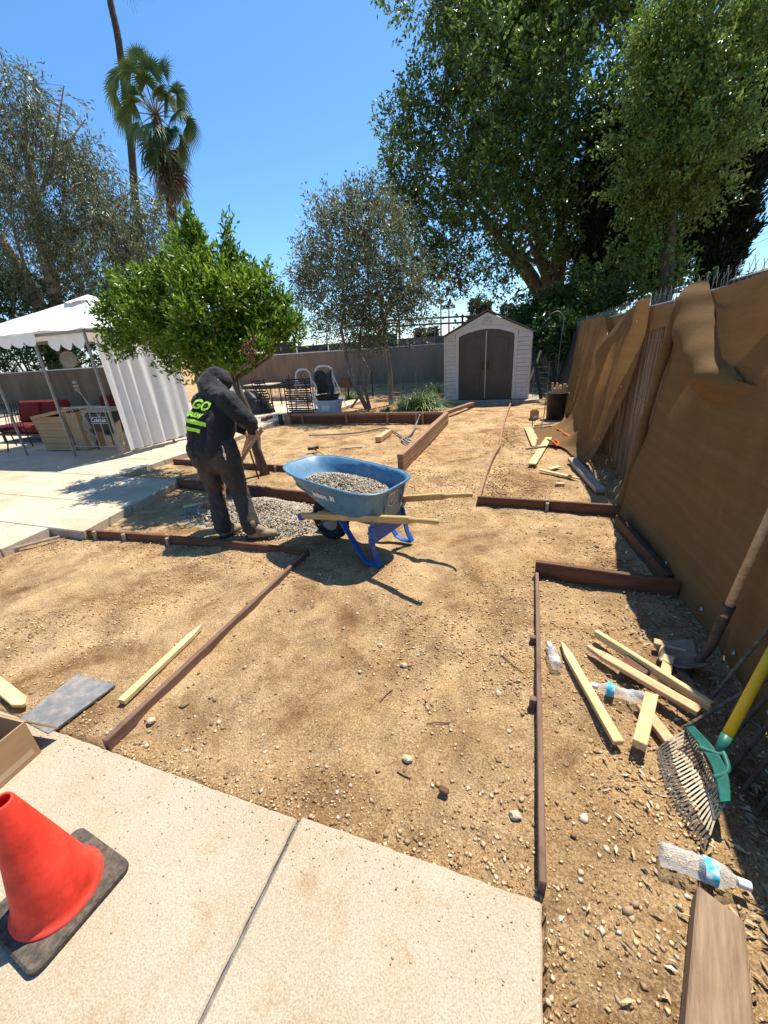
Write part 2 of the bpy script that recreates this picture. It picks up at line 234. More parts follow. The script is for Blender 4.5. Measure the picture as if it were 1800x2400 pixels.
# ------------------------------------------------------------------ mesh helpers
ORG = {}                                     # world origin of every (unrotated) object, for meshes given in world coordinates
def org(o): return ORG.get(o.name, Vector((0, 0, 0))) if o else Vector((0, 0, 0))
def props(o, label=None, cat=None, group=None, kind=None):
    if label: o['label'] = label
    if cat: o['category'] = cat
    if group: o['group'] = group
    if kind: o['kind'] = kind
    return o
def thing(name, loc, label, cat, group=None, rot=None):
    o = bpy.data.objects.new(name, None); o.empty_display_size = 0.1; COL.objects.link(o); o.location = loc
    if rot: o.rotation_euler = rot
    ORG[o.name] = Vector(loc); return props(o, label, cat, group)
def link(name, me, material, parent=None, smooth=False):
    o = bpy.data.objects.new(name, me); COL.objects.link(o)
    if isinstance(material, str): material = MT[material]
    if material and not me.materials: me.materials.append(material)
    if smooth: me.polygons.foreach_set('use_smooth', [True] * len(me.polygons))
    if parent: o.parent = parent
    return o
def frame(p0, p1, up=(0, 0, 1)):             # rotation whose x axis runs p0 -> p1
    x = (Vector(p1) - Vector(p0)).normalized(); up = Vector(up)
    if abs(x.dot(up)) > 0.999: up = Vector((1, 0, 0))
    y = up.cross(x).normalized(); z = x.cross(y)
    return Matrix((x, y, z)).transposed()
class MB:
    def __init__(s): s.v = []; s.f = []
    def add(s, vs, fs):
        k = len(s.v); s.v.extend([tuple(v) for v in vs]); s.f.extend([tuple(i + k for i in f) for f in fs]); return s
    def box(s, c, d, rot=None):
        c = Vector(c); q = []
        for x in (-.5, .5):
            for y in (-.5, .5):
                for z in (-.5, .5):
                    p = Vector((x * d[0], y * d[1], z * d[2])); q.append(c + (rot @ p if rot else p))
        return s.add(q, [(0, 1, 3, 2), (4, 6, 7, 5), (0, 4, 5, 1), (2, 3, 7, 6), (0, 2, 6, 4), (1, 5, 7, 3)])
    def beam(s, p0, p1, w, h, up=(0, 0, 1)):
        m = frame(p0, p1, up); L = (Vector(p1) - Vector(p0)).length
        return s.box((Vector(p0) + Vector(p1)) / 2, (L, w, h), m)
    def tube(s, pts, rad, n=8, cap=True, sq=None):
        pts = [Vector(p) for p in pts]
        if not hasattr(rad, '__len__'): rad = [rad] * len(pts)
        k = len(s.v); t0 = (pts[1] - pts[0]).normalized(); nrm = t0.orthogonal().normalized(); prev = t0
        for i, p in enumerate(pts):
            t = (pts[min(i + 1, len(pts) - 1)] - pts[max(i - 1, 0)]).normalized()
            q = prev.rotation_difference(t); nrm = q @ nrm; prev = t; b = t.cross(nrm)
            for j in range(n):
                a = 2 * math.pi * j / n; s.v.append(tuple(p + (nrm * math.cos(a) + b * math.sin(a)) * rad[i]))
        for i in range(len(pts) - 1):
            for j in range(n):
                s.f.append((k + i * n + j, k + i * n + (j + 1) % n, k + (i + 1) * n + (j + 1) % n, k + (i + 1) * n + j))
        if cap:
            s.f.append(tuple(k + j for j in reversed(range(n)))); e = k + (len(pts) - 1) * n; s.f.append(tuple(e + j for j in range(n)))
        return s
    def lathe(s, prof, n=24, M=None, cap=False):
        k = len(s.v)
        for r, z in prof:
            for j in range(n):
                a = 2 * math.pi * j / n; p = Vector((r * math.cos(a), r * math.sin(a), z)); s.v.append(tuple(M @ p if M else p))
        for i in range(len(prof) - 1):
            for j in range(n): s.f.append((k + i * n + j, k + i * n + (j + 1) % n, k + (i + 1) * n + (j + 1) % n, k + (i + 1) * n + j))
        if cap:
            s.f.append(tuple(k + j for j in reversed(range(n)))); e = k + (len(prof) - 1) * n; s.f.append(tuple(e + j for j in range(n)))
        return s
    def grid(s, fn, nu, nv):
        k = len(s.v)
        for i in range(nu + 1):
            for j in range(nv + 1): s.v.append(tuple(fn(i / nu, j / nv)))
        for i in range(nu):
            for j in range(nv): a = k + i * (nv + 1) + j; s.f.append((a, a + nv + 1, a + nv + 2, a + 1))
        return s
    def prism(s, poly, z0, z1):
        n = len(poly); k = len(s.v)
        for z in (z0, z1):
            for p in poly: s.v.append((p[0], p[1], z))
        s.f.append(tuple(k + i for i in reversed(range(n)))); s.f.append(tuple(k + n + i for i in range(n)))
        for i in range(n): j = (i + 1) % n; s.f.append((k + i, k + j, k + n + j, k + n + i))
        return s
    def mesh(s, name, off=None):
        me = bpy.data.meshes.new(name); v = s.v if off is None else [(x - off[0], y - off[1], z - off[2]) for x, y, z in s.v]
        me.from_pydata(v, [], s.f); me.validate(); return me
    def build(s, name, material, parent=None, smooth=False, local=False, bevel=0, solid=0, subd=0, at=None):
        # vertices in world coordinates unless local; `at`: own origin for a top-level mesh
        o0 = (Vector((0, 0, 0)) if local else org(parent)) if parent else Vector(at if at is not None else (0, 0, 0))
        o = link(name, s.mesh(name, o0), material, parent, smooth)
        if not parent: o.location = o0
        ORG[o.name] = org(parent) if parent else o0
        if solid: d = o.modifiers.new('solid', 'SOLIDIFY'); d.thickness = solid; d.offset = 0
        if bevel: d = o.modifiers.new('bevel', 'BEVEL'); d.width = bevel; d.segments = 1; d.limit_method = 'ANGLE'
        if subd: d = o.modifiers.new('sub', 'SUBSURF'); d.levels = subd; d.render_levels = subd
        return o
def plank(name, p0, p1, w, h, material, parent=None, up=(0, 0, 1), bevel=0.003, point=0.0, label=None, cat=None, group=None, wave=0.0, point_flat=False):
    """a board: own object whose local x is the grain; p0,p1 = centre line ends; w across, h along `up`; point = length of a sharpened tip at p1"""
    p0, p1 = Vector(p0), Vector(p1); m = frame(p0, p1, up); L = (p1 - p0).length; mb = MB()
    xs = [0] + [L * i / 6 for i in range(1, 6)] + [L - point if point else L]
    wv = [random.uniform(-1, 1) * wave for _ in xs]
    for x, q in zip(xs, wv):
        for y, z in ((-w / 2, -h / 2), (w / 2, -h / 2), (w / 2, h / 2), (-w / 2, h / 2)): mb.v.append((x, y + q, z))
    for i in range(len(xs) - 1):
        for j in range(4): mb.f.append((i * 4 + j, (i + 1) * 4 + j, (i + 1) * 4 + (j + 1) % 4, i * 4 + (j + 1) % 4))
    mb.f.append((0, 1, 2, 3)); e = (len(xs) - 1) * 4
    if point:
        k = len(mb.v); t = w * 0.12
        for y, z in ((-t, -h / 2), (t, -h / 2), (t, h / 2), (-t, h / 2)): mb.v.append((L, y, z))
        for j in range(4): mb.f.append((e + j, k + j, k + (j + 1) % 4, e + (j + 1) % 4))
        mb.f.append((k + 3, k + 2, k + 1, k))
    else: mb.f.append((e + 3, e + 2, e + 1, e))
    me = mb.mesh(name); bm = bmesh.new(); bm.from_mesh(me); bmesh.ops.recalc_face_normals(bm, faces=bm.faces); bm.to_mesh(me); bm.free()
    o = link(name, me, material, parent); M4 = m.to_4x4(); M4.translation = p0 - org(parent) if parent else p0; o.matrix_local = M4
    if bevel: d = o.modifiers.new('bevel', 'BEVEL'); d.width = bevel; d.segments = 1
    return props(o, label, cat, group)
def np_mesh(name, V, Fq, tint=None, material=None, parent=None, off=None, smooth=False):
    """fast mesh from arrays: V (n,3), Fq (m,k) all faces with k corners; tint one float per vertex"""
    V = np.asarray(V, dtype=np.float32)
    if off is not None: V = V - np.array(off, dtype=np.float32)
    Fq = np.asarray(Fq, dtype=np.int32); k = Fq.shape[1]; me = bpy.data.meshes.new(name)
    me.vertices.add(len(V)); me.vertices.foreach_set('co', V.ravel()); me.loops.add(Fq.size); me.loops.foreach_set('vertex_index', Fq.ravel())
    me.polygons.add(len(Fq)); me.polygons.foreach_set('loop_start', np.arange(0, Fq.size, k, dtype=np.int32)); me.polygons.foreach_set('loop_total', np.full(len(Fq), k, dtype=np.int32))
    if tint is not None: a = me.attributes.new('tint', 'FLOAT', 'POINT'); a.data.foreach_set('value', np.asarray(tint, dtype=np.float32))
    me.update(calc_edges=True); o = link(name, me, material, parent, smooth); ORG[o.name] = Vector(off) if off is not None else Vector((0, 0, 0)); return o
def unit(a): return a / np.maximum(1e-9, np.linalg.norm(a, axis=1, keepdims=True))
def vnoise(x, y, s=0):
    xi = np.floor(x).astype(np.int64); yi = np.floor(y).astype(np.int64); fx = x - xi; fy = y - yi; fx = fx * fx * (3 - 2 * fx); fy = fy * fy * (3 - 2 * fy)
    def h(a, b):
        n = (a * 374761393 + b * 668265263 + s * 974711) & 0xffffffff; n = ((n ^ (n >> 13)) * 1274126177) & 0xffffffff; return ((n ^ (n >> 16)) & 0xffff) / 65535.0
    return (h(xi, yi) * (1 - fx) + h(xi + 1, yi) * fx) * (1 - fy) + (h(xi, yi + 1) * (1 - fx) + h(xi + 1, yi + 1) * fx) * fy - 0.5
_ico = bmesh.new(); bmesh.ops.create_icosphere(_ico, subdivisions=1, radius=1.0)
ICO_V = np.array([v.co[:] for v in _ico.verts]); ICO_F = np.array([[v.index for v in f.verts] for f in _ico.faces]); _ico.free()
OCT_V = np.array([(1, 0, 0), (-1, 0, 0), (0, 1, 0), (0, -1, 0), (0, 0, 1), (0, 0, -1)], float)
OCT_F = np.array([(0, 2, 4), (2, 1, 4), (1, 3, 4), (3, 0, 4), (2, 0, 5), (1, 2, 5), (3, 1, 5), (0, 3, 5)])
def stones(name, P, size, material, flat=0.65, base='oct', parent=None, kind='stuff', label=None, cat=None, tint=None):
    BV, BF = (OCT_V, OCT_F) if base == 'oct' else (ICO_V, ICO_F); n = len(P); nv = len(BV)
    V = BV[None] * (1 + rng.uniform(-0.42, 0.42, (n, nv, 1))); a = rng.uniform(0, 6.283, n); t = rng.uniform(-0.5, 0.5, n)
    S = np.stack([size * rng.uniform(0.7, 1.3, n), size * rng.uniform(0.7, 1.3, n), size * flat * rng.uniform(0.7, 1.3, n)], 1); V = V * S[:, None, :]
    y = V[..., 1] * np.cos(t)[:, None] - V[..., 2] * np.sin(t)[:, None]; z = V[..., 1] * np.sin(t)[:, None] + V[..., 2] * np.cos(t)[:, None]; x = V[..., 0]
    X = x * np.cos(a)[:, None] - y * np.sin(a)[:, None]; Y = x * np.sin(a)[:, None] + y * np.cos(a)[:, None]
    V = np.stack([X, Y, z], 2) + np.asarray(P)[:, None, :]
    Fq = (BF[None] + (np.arange(n) * nv)[:, None, None]).reshape(-1, 3); tn = np.repeat(rng.uniform(0, 1, n) if tint is None else tint, nv)
    o = np_mesh(name, V.reshape(-1, 3), Fq, tn, material, parent); return props(o, label, cat, None, kind)
def leaves(name, P, axis, length, width, material, parent=None, off=None, fold=0.25, tint=None, up=None):
    """one folded diamond leaf at every P, pointing along axis"""
    n = len(P); axis = unit(axis); r = rng.normal(size=(n, 3)) if up is None else up; side = unit(np.cross(axis, r)); nr = np.cross(side, axis)
    L = (length * rng.uniform(0.7, 1.25, n))[:, None]; Wd = (width * rng.uniform(0.75, 1.25, n))[:, None] if not hasattr(width, 'shape') else width[:, None]
    b = P; tip = P + axis * L - nr * L * 0.12; l = P + axis * L * 0.45 + side * Wd / 2 + nr * Wd * fold; rr = P + axis * L * 0.45 - side * Wd / 2 + nr * Wd * fold
    V = np.stack([b, l, tip, rr], 1).reshape(-1, 3); k = (np.arange(n) * 4)[:, None]
    Fq = np.concatenate([k + np.array([[0, 1, 2]]), k + np.array([[0, 2, 3]])])
    tn = np.repeat(np.clip(rng.normal(0.45, 0.22, n), 0, 1) if tint is None else tint, 4)
    return np_mesh(name, V, Fq, tn, material, parent, off)
def text_obj(name, s, size, M4, material, parent, target=None, bold=0.0, extrude=0.0, off=0.003, shear=0.0, align='CENTER', sx=1.0):
    cu = bpy.data.curves.new(name, 'FONT'); cu.body = s; cu.size = size; cu.align_x = align; cu.align_y = 'CENTER'; cu.offset = bold; cu.extrude = extrude; cu.shear = shear; cu.resolution_u = 4
    t = bpy.data.objects.new(name, cu); COL.objects.link(t); dg = bpy.context.evaluated_depsgraph_get(); me = bpy.data.meshes.new_from_object(t.evaluated_get(dg)); bpy.data.objects.remove(t); bpy.data.curves.remove(cu)
    me.transform(Matrix.Diagonal((sx, 1, 1, 1))); me.materials.clear(); o = link(name, me, material, parent); M4 = M4.copy(); M4.translation = M4.translation - org(parent); o.matrix_local = M4
    if target:
        w = o.modifiers.new('wrap', 'SHRINKWRAP'); w.target = target; w.wrap_method = 'PROJECT'; w.use_project_z = True; w.use_negative_direction = True; w.use_positive_direction = True; w.offset = off; w.wrap_mode = 'ABOVE_SURFACE'
    return o
def curve_pts(pts, n=12):                     # Catmull-Rom through pts
    pts = [Vector(p) for p in pts]; out = []
    for i in range(len(pts) - 1):
        a = pts[max(i - 1, 0)]; b = pts[i]; c = pts[i + 1]; d = pts[min(i + 2, len(pts) - 1)]
        for k in range(n):
            t = k / n; out.append(0.5 * ((2 * b) + (c - a) * t + (2 * a - 5 * b + 4 * c - d) * t * t + (3 * b - a - 3 * c + d) * t ** 3))
    out.append(pts[-1]); return out
# ================================================================== SETTING: ground, paving, walls
PATIO_Z = 0.08
_py = [-3, 1.94, 2.419, 2.421, 3.06, 3.85, 4.05, 4.051, 4.88, 5.39, 6.8, 8.60, 8.601, 12.3, 12.301, 40]
_px = [-4.57, -4.57, -4.64, -4.14, -4.29, -4.47, -4.46, -5.66, -5.71, -5.73, -5.63, -5.85, -5.0, -5.0, -40, -40]
def patio_edge(y): return np.interp(y, _py, _px)
SLAB_Y = 0.745; SLAB_X = 0.14
_fr = random.Random(4); FEET = []
for _k in range(26):
    _x, _y, _a = _fr.uniform(-1.4, -.1), _fr.uniform(1.0, 6.0), _fr.gauss(1.57, .45); FEET += [(_x, _y, _a), (_x + .2 * math.sin(_a) + .3 * math.cos(_a), _y - .2 * math.cos(_a) + .3 * math.sin(_a), _a)]
for _k in range(10):
    FEET.append((_fr.uniform(-4, -1.9), _fr.uniform(1.1, 2.4), _fr.uniform(0, 3.1)))
def hz(x, y):                                 # height of the bare soil
    x = np.asarray(x, float); y = np.asarray(y, float)
    near = np.clip((14 - y) / 6, 0.3, 1.0)
    h = 0.030 * vnoise(x * 0.9, y * 0.9, 1) + near * (0.016 * vnoise(x * 2.7, y * 2.7, 2) + 0.011 * vnoise(x * 7, y * 7, 3) + 0.008 * vnoise(x * 15, y * 15, 4) + 0.005 * vnoise(x * 31, y * 31, 5))
    h = h - 0.004
    h += 0.022 * np.exp(-((x + 1.63) / 0.09) ** 2) * (y > 0.9) * (y < 2.5) * (vnoise(x * 3, y * 5, 9) + 0.35)      # crumbs heaped on the boards
    h += 0.03 * np.exp(-((x - 0.22) / 0.10) ** 2) * (y < 2.7) * (vnoise(x * 4, y * 4, 10) + 0.2)
    h += 0.05 * np.exp(-((x + 0.30) / 0.14) ** 2) * (y > 4.1) * (y < 11) * (vnoise(x * 5, y * 5, 11) + 0.35)
    h += 0.06 * np.exp(-(((x + 5.2) / 0.5) ** 2 + ((y - 7.7) / 0.7) ** 2)) + 0.05 * np.exp(-(((x + 3.4) / 0.4) ** 2 + ((y - 4.35) / 0.35) ** 2))
    h += 0.02 * np.exp(-((y - 2.62) / 0.07) ** 2) * (x < -1.9) * (x > -4.1)
    h += 0.012 * vnoise(x * 1.9, y * 0.5, 14) * (np.abs(x + 0.8) < 0.95) - 0.010 * (np.exp(-((x + 0.95 + 0.12 * np.sin(y * 0.9)) / 0.05) ** 2) + np.exp(-((x + 0.35 + 0.12 * np.sin(y * 0.9 + .4)) / 0.05) ** 2)) * (y > 1.2) * (0.5 + vnoise(x * 0, y * 1.2, 15))
    for fx, fy, fa in FEET:                    # boot prints pressed into the path
        dx, dy = x - fx, y - fy; m_ = (np.abs(dx) < .3) & (np.abs(dy) < .3); l = dx * np.cos(fa) + dy * np.sin(fa); w = -dx * np.sin(fa) + dy * np.cos(fa)
        h = h - np.where(m_, 0.011 * np.exp(-((l / .14) ** 6 + (w / .048) ** 6)) - 0.005 * np.exp(-(((np.abs(l) - .16) / .03) ** 2 + (w / .06) ** 2)), 0)
    h = np.where((y < SLAB_Y + 0.01) & (x < SLAB_X) & (x > -3.6), -0.07, h)
    h = np.where((y > 1.5) & (x < patio_edge(y) - 0.03), -0.08, h)
    h = np.where(y > 14, h * 0.6, h)
    return h
def hz1(x, y): return float(hz(np.array([x]), np.array([y]))[0])
def spaced(a, segs):
    out = [a]
    for b, d in segs:
        n = max(1, int(round((b - out[-1]) / d))); out += list(np.linspace(out[-1], b, n + 1)[1:])
    return np.array(out)
gx = spaced(-400, [(-60, 60), (-16, 8), (-6.5, 0.5), (-4.9, 0.08), (1.3, 0.026), (2.5, 0.2), (16, 2), (60, 10), (400, 60)])
gy = spaced(-60, [(-2, 8), (0.5, 0.4), (4.2, 0.026), (7.5, 0.045), (12, 0.09), (20, 0.4), (60, 5), (700, 80)])
GX, GY = np.meshgrid(gx, gy, indexing='ij'); GZ = hz(GX, GY); nyg = len(gy)
I = (np.arange(len(gx) - 1)[:, None] * nyg + np.arange(nyg - 1)[None]).ravel()
ground = np_mesh('ground', np.stack([GX.ravel(), GY.ravel(), GZ.ravel()], 1), np.stack([I, I + nyg, I + nyg + 1, I + 1], 1), None, 'dirt', smooth=True); props(ground, kind='structure')

# --- concrete path in front: two cast panels with a sealed joint
pav = thing('pavement', (-1.5, 0, 0), None, None); pav['kind'] = 'structure'
def edge_panel(x0, x1, y0, y1, z, name, material, parent, chip=0.004, z0=-0.12):
    n = max(4, int((x1 - x0) / 0.03)); pts = [(x0, y0), (x1, y0)]
    m_ = max(3, int((y1 - y0) / 0.05)); pts += [(x1 + random.uniform(-chip, 0), y0 + (y1 - y0) * i / m_) for i in range(1, m_)]
    pts += [(x1 - (x1 - x0) * i / n, y1 + random.uniform(-chip, 0)) for i in range(n + 1)]
    return MB().prism(pts, z0, z).build(name, material, parent, bevel=0.006)
edge_panel(-3.6, -0.6975, -2.2, SLAB_Y, 0.022, 'slab', 'concrete', pav)
edge_panel(-0.6885, SLAB_X, -2.2, SLAB_Y + 0.015, 0.020, 'slab', 'concrete', pav)
mb = MB()
for k in range(40):
    y = -2.2 + k * 0.0735; a = random.uniform(-0.001, 0.001)
    mb.box((-0.693, y + 0.036, -0.044), (0.0088, 0.0735, 0.110 - (0.010 if k in (31, 38) else 0.0) + random.uniform(-.003, .003)))
mb.build('joint_sealant', 'sealant', pav)

# --- stamped patio
patio = thing('patio', (-9, 6, 0), None, None); patio['kind'] = 'structure'
ys = [0.2, 1.1, 1.94, 2.42, 3.12, 4.05, 4.95, 5.9, 6.8, 7.7, 8.6, 9.7, 10.9, 12.3]
for a, b in zip(ys[:-1], ys[1:]):
    e0, e1 = float(patio_edge(a + 0.002)), float(patio_edge(b - 0.002)); x1 = None
    cuts = [-20 + ((int(a * 7) % 3) * 0.35)]
    while cuts[-1] < min(e0, e1) - 1.9: cuts.append(cuts[-1] + 1.45)
    for i, c in enumerate(cuts):
        g = 0.006
        if i == len(cuts) - 1: poly = [(c + g, a + g), (e0, a + g), (e1, b - g), (c + g, b - g)]
        else: poly = [(c + g, a + g), (cuts[i + 1] - g, a + g), (cuts[i + 1] - g, b - g), (c + g, b - g)]
        MB().prism(poly, -0.10, PATIO_Z + random.uniform(-0.0015, 0.0015)).build('slab', 'patio', patio, bevel=0.005)
    poly = [(-20, a), (e0 - 0.02, a), (e1 - 0.02, b), (-20, b)]
    MB().prism(poly, -0.12, PATIO_Z - 0.012).build('joint_bed', 'kerb', patio)
for (u, v) in ((392, 1128), (404, 1124), (415, 1120), (288, 1192), (306, 1182)):
    p = G(u, v, 0.06); MB().box((p.x + 0.03, p.y, 0.03), (0.07, 0.09, 0.11), Matrix.Rotation(random.uniform(-.1, .1), 3, 'Z')).build('kerb_block', 'kerb', patio, bevel=0.008)

# --- stucco walls round the yard
def stucco_wall(x0, x1, y, label, top=1.53, m='wall'):
    t = thing('stucco_wall', ((x0 + x1) / 2, y, 0), label, 'wall')
    def f(s, q):
        x = x0 + (x1 - x0) * s; z = -0.1 + (top + 0.1) * q; return (x, y - 0.02 * float(vnoise(np.array([x * 1.3]), np.array([z * 2.0]), 3)[0]), z)
    MB().grid(f, 60, 6).build('wall_face', m, t, smooth=True)
    MB().box(((x0 + x1) / 2, y + 0.11, top / 2), (x1 - x0, 0.16, top)).build('wall_core', m, t)
    MB().box(((x0 + x1) / 2, y + 0.09, top + 0.024), (x1 - x0 + 0.02, 0.26, 0.045)).build('coping', 'wall_cap', t, bevel=0.008); return t
stucco_wall(-15.2, 1.9, 18.6, 'long weathered tan stucco wall behind the shed and the grey leaved tree')
stucco_wall(-34, -14.2, 12.6, 'brown stucco wall behind the white gazebo and the dark red sofa', m='wall_brown')

# privacy screen fence beyond the back wall
t = thing('screen_fence', (-5, 20.5, 0), 'dark privacy screen fence with steel posts above the back wall', 'fence')
for i in range(9):
    x = -14 + i * 1.9; MB().tube([(x, 20.5, 0), (x, 20.5, 2.35)], 0.03).build('post', 'metal_grey', t)
    if i < 8: MB().grid(lambda a, b: (x + 0.04 + 1.82 * a, 20.53 + 0.03 * math.sin(a * 9), 0.9 + (1.0 + (0.25 if i % 3 == 0 else 0)) * b), 8, 3).build('screen_panel', 'screen' if i not in (4, 5) else 'wall', t)
t = thing('pipe_rail', (-3, 26, 0), 'black double pipe rail in the distance left of the shed roof', 'rail')
for dz in (0.0, 0.32): MB().tube([AY(900, 752 + 0, 26) + Vector((0, 0, -dz)), AY(1330, 728, 26) + Vector((0, 0, -dz))], 0.05).build('rail', 'iron', t)
for u, v in ((935, 750), (1084, 742), (1240, 733)):
    p = AY(u, v, 26); MB().tube([(p.x, 26, 0), (p.x, 26, p.z + 0.12)], 0.06).build('post', 'iron', t)
for k, (u, v, u2) in enumerate(((1033, 708, 0), (1052, 720, 0))):
    p = AY(u, v, 90); t = thing('light_pole', (p.x, 90, 0), 'taller sports field light pole far behind the yard' if k == 0 else 'shorter sports field light pole with a wide lamp bar', 'light pole', 'far light poles')
    MB().tube([(p.x, 90, 0), (p.x, 90, p.z)], [0.22, 0.13]).build('pole', 'metal_grey', t)
    MB().box((p.x, 90, p.z - 0.2), (1.0 + 1.6 * k, 0.3, 0.22)).build('lamp_bar', 'metal_grey', t)
    for d in (-1, 0, 1): MB().box((p.x + d * (0.4 + 0.6 * k), 89.9, p.z + 0.15), (0.5, 0.4, 0.5)).build('lamp', 'metal_grey', t)
for k in range(3):
    a = AY(1715, 566 + 14 * k, 45); b = AY(1840, 510 + 16 * k, 45)
    d = b - a; o = MB().tube([a - d * 1.5 + Vector((0, 0, 0.3)), a, b, b + d * 3 + Vector((0, 0, 0.8))], 0.02, 4).build('power_line', 'iron', at=a)
    props(o, ['highest', 'middle', 'lowest'][k] + ' of the three thin power lines right of the cypress', 'power line', 'power lines')

# --- neighbouring house behind the fence: only its brown eave shows
t = thing('neighbour_house', (5.5, 8, 0), 'neighbouring house with brown eave above the fence at right', 'house')
MB().box((6.6, 9.3, 1.1), (3.6, 7.5, 2.3)).build('wall', 'wall', t)
MB().box((4.35, 9.3, 2.40), (0.05, 8.6, 0.20)).build('fascia', 'roof_red', t)
MB().add([(4.3, 4.9, 2.51), (4.3, 13.7, 2.51), (6.8, 13.7, 3.2), (6.8, 4.9, 3.2)], [(0, 1, 2, 3)]).build('roof', 'shed_roof', t, solid=0.05)

# ================================================================== RIGHT FENCE
FX = 1.09
fence = thing('chain_link_fence', (FX, 8, 0), 'galvanised chain link fence with spiked top running along the right side', 'fence')
for i, y in enumerate(np.arange(-0.6, 18.6, 2.4)): MB().tube([(FX + 0.04, y, -0.1), (FX + 0.04, y, 1.84)], 0.028).build('post', 'wire', fence)
MB().tube([(FX + 0.03, -1.2, 1.80), (FX + 0.03, 18.6, 1.80)], 0.02, 6).build('top_rail', 'wire', fence)
mb = MB()
for i, y in enumerate(np.arange(0.2, 18.4, 0.085)):
    s = 1 if i % 2 else -1; j = random.uniform(-0.008, 0.008)
    mb.tube([(FX, y - s * 0.075, 1.58), (FX + j, y, 1.80), (FX + 0.006 * s + j, y + 0.010 * s, 1.855), (FX - 0.004 * s, y + 0.014 * s, 1.885 + j), (FX, y + s * 0.040, 1.93 + j)], [0.0014] * 3 + [0.002, 0.0013], 4)
    mb.tube([(FX, y + s * 0.075, 1.58), (FX - j, y, 1.80), (FX - 0.006 * s, y + 0.004, 1.855), (FX, y - s * 0.012, 1.90 + j)], [0.0014, 0.0014, 0.0022, 0.0015], 4)
props(mb.build('wire_mesh', 'wire', fence), kind='stuff')
# reed screen tied to the fence
t = thing('reed_screen', (FX - 0.03, 4.6, 0), 'weathered brown reed screen showing between the hanging shade cloths', 'screen')
P = []; Fq = []; tn = []; k = 0; y = -0.4
while y < 7.2:
    w = random.uniform(0.005, 0.011); z1 = 1.70 + random.uniform(-0.05, 0.06); x = FX - 0.012 + random.uniform(-0.006, 0.006); dy = random.uniform(-0.035, 0.035); c = random.uniform(0.05, 0.95)
    for q in range(5):
        z = -0.05 + (z1 + 0.05) * q / 4; b = random.uniform(-0.006, 0.006)
        for a in (0, 2.1, 4.2): P.append((x + b + w * 0.55 * math.cos(a), y + dy * q / 4 + w * 0.55 * math.sin(a), z)); tn.append(c)
    for q in range(4):
        for a in range(3): Fq.append((k + q * 3 + a, k + q * 3 + (a + 1) % 3, k + (q + 1) * 3 + (a + 1) % 3, k + (q + 1) * 3 + a))
    k += 15; y += w * 0.9
props(np_mesh('reeds', P, Fq, tn, 'reed', t, off=org(t)), kind='stuff')
for z in (0.35, 0.95, 1.5): MB().tube([(FX - 0.026, -0.4 + 0.54 * i, z + random.uniform(-.01, .01)) for i in range(15)], 0.0025, 5).build('binding_wire', 'wire', t)

def sm(a, b, x): x = max(0.0, min(1.0, (x - a) / (b - a))); return x * x * (3 - 2 * x)
def nz(x, y, s): return float(vnoise(np.array([x]), np.array([y]), s)[0])
# far, olive green cloth
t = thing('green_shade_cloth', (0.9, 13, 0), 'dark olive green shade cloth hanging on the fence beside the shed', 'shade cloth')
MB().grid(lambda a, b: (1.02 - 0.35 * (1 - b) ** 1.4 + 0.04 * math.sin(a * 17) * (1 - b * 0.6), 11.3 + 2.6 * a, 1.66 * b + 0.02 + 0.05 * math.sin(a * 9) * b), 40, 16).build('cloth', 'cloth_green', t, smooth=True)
# strip of cloth still fixed along the top of the fence
t = thing('cloth_top_strip', (1.04, 6, 1.7), 'narrow tan cloth strip laced along the top of the fence', 'shade cloth')
MB().grid(lambda a, b: (1.045 + 0.012 * math.sin(a * 60), 0.2 + 11.2 * a, 1.60 + 0.035 * math.sin(a * 23) * (1 - b) + 0.23 * b - 0.02 * sm(0.2, 0.35, a) - 0.03 * abs(math.sin(a * 14)) * b), 150, 5).build('strip', 'cloth', t, smooth=True)
def grommets(parent, pts):
    for p in pts:
        M = Matrix.Translation(Vector(p)) @ Matrix.Rotation(R(90), 4, 'Y'); mb = MB(); n = 14; kk = 0
        for j in range(n):
            a = 2 * math.pi * j / n
            for q in range(6):
                c = 2 * math.pi * q / 6; rr = 0.010 + 0.003 * math.cos(c); mb.v.append(tuple(M @ Vector((rr * math.cos(a), rr * math.sin(a), 0.003 * math.sin(c)))))
        for j in range(n):
            for q in range(6): mb.f.append((j * 6 + q, ((j + 1) % n) * 6 + q, ((j + 1) % n) * 6 + (q + 1) % 6, j * 6 + (q + 1) % 6))
        mb.build('grommet', 'bolt', parent)
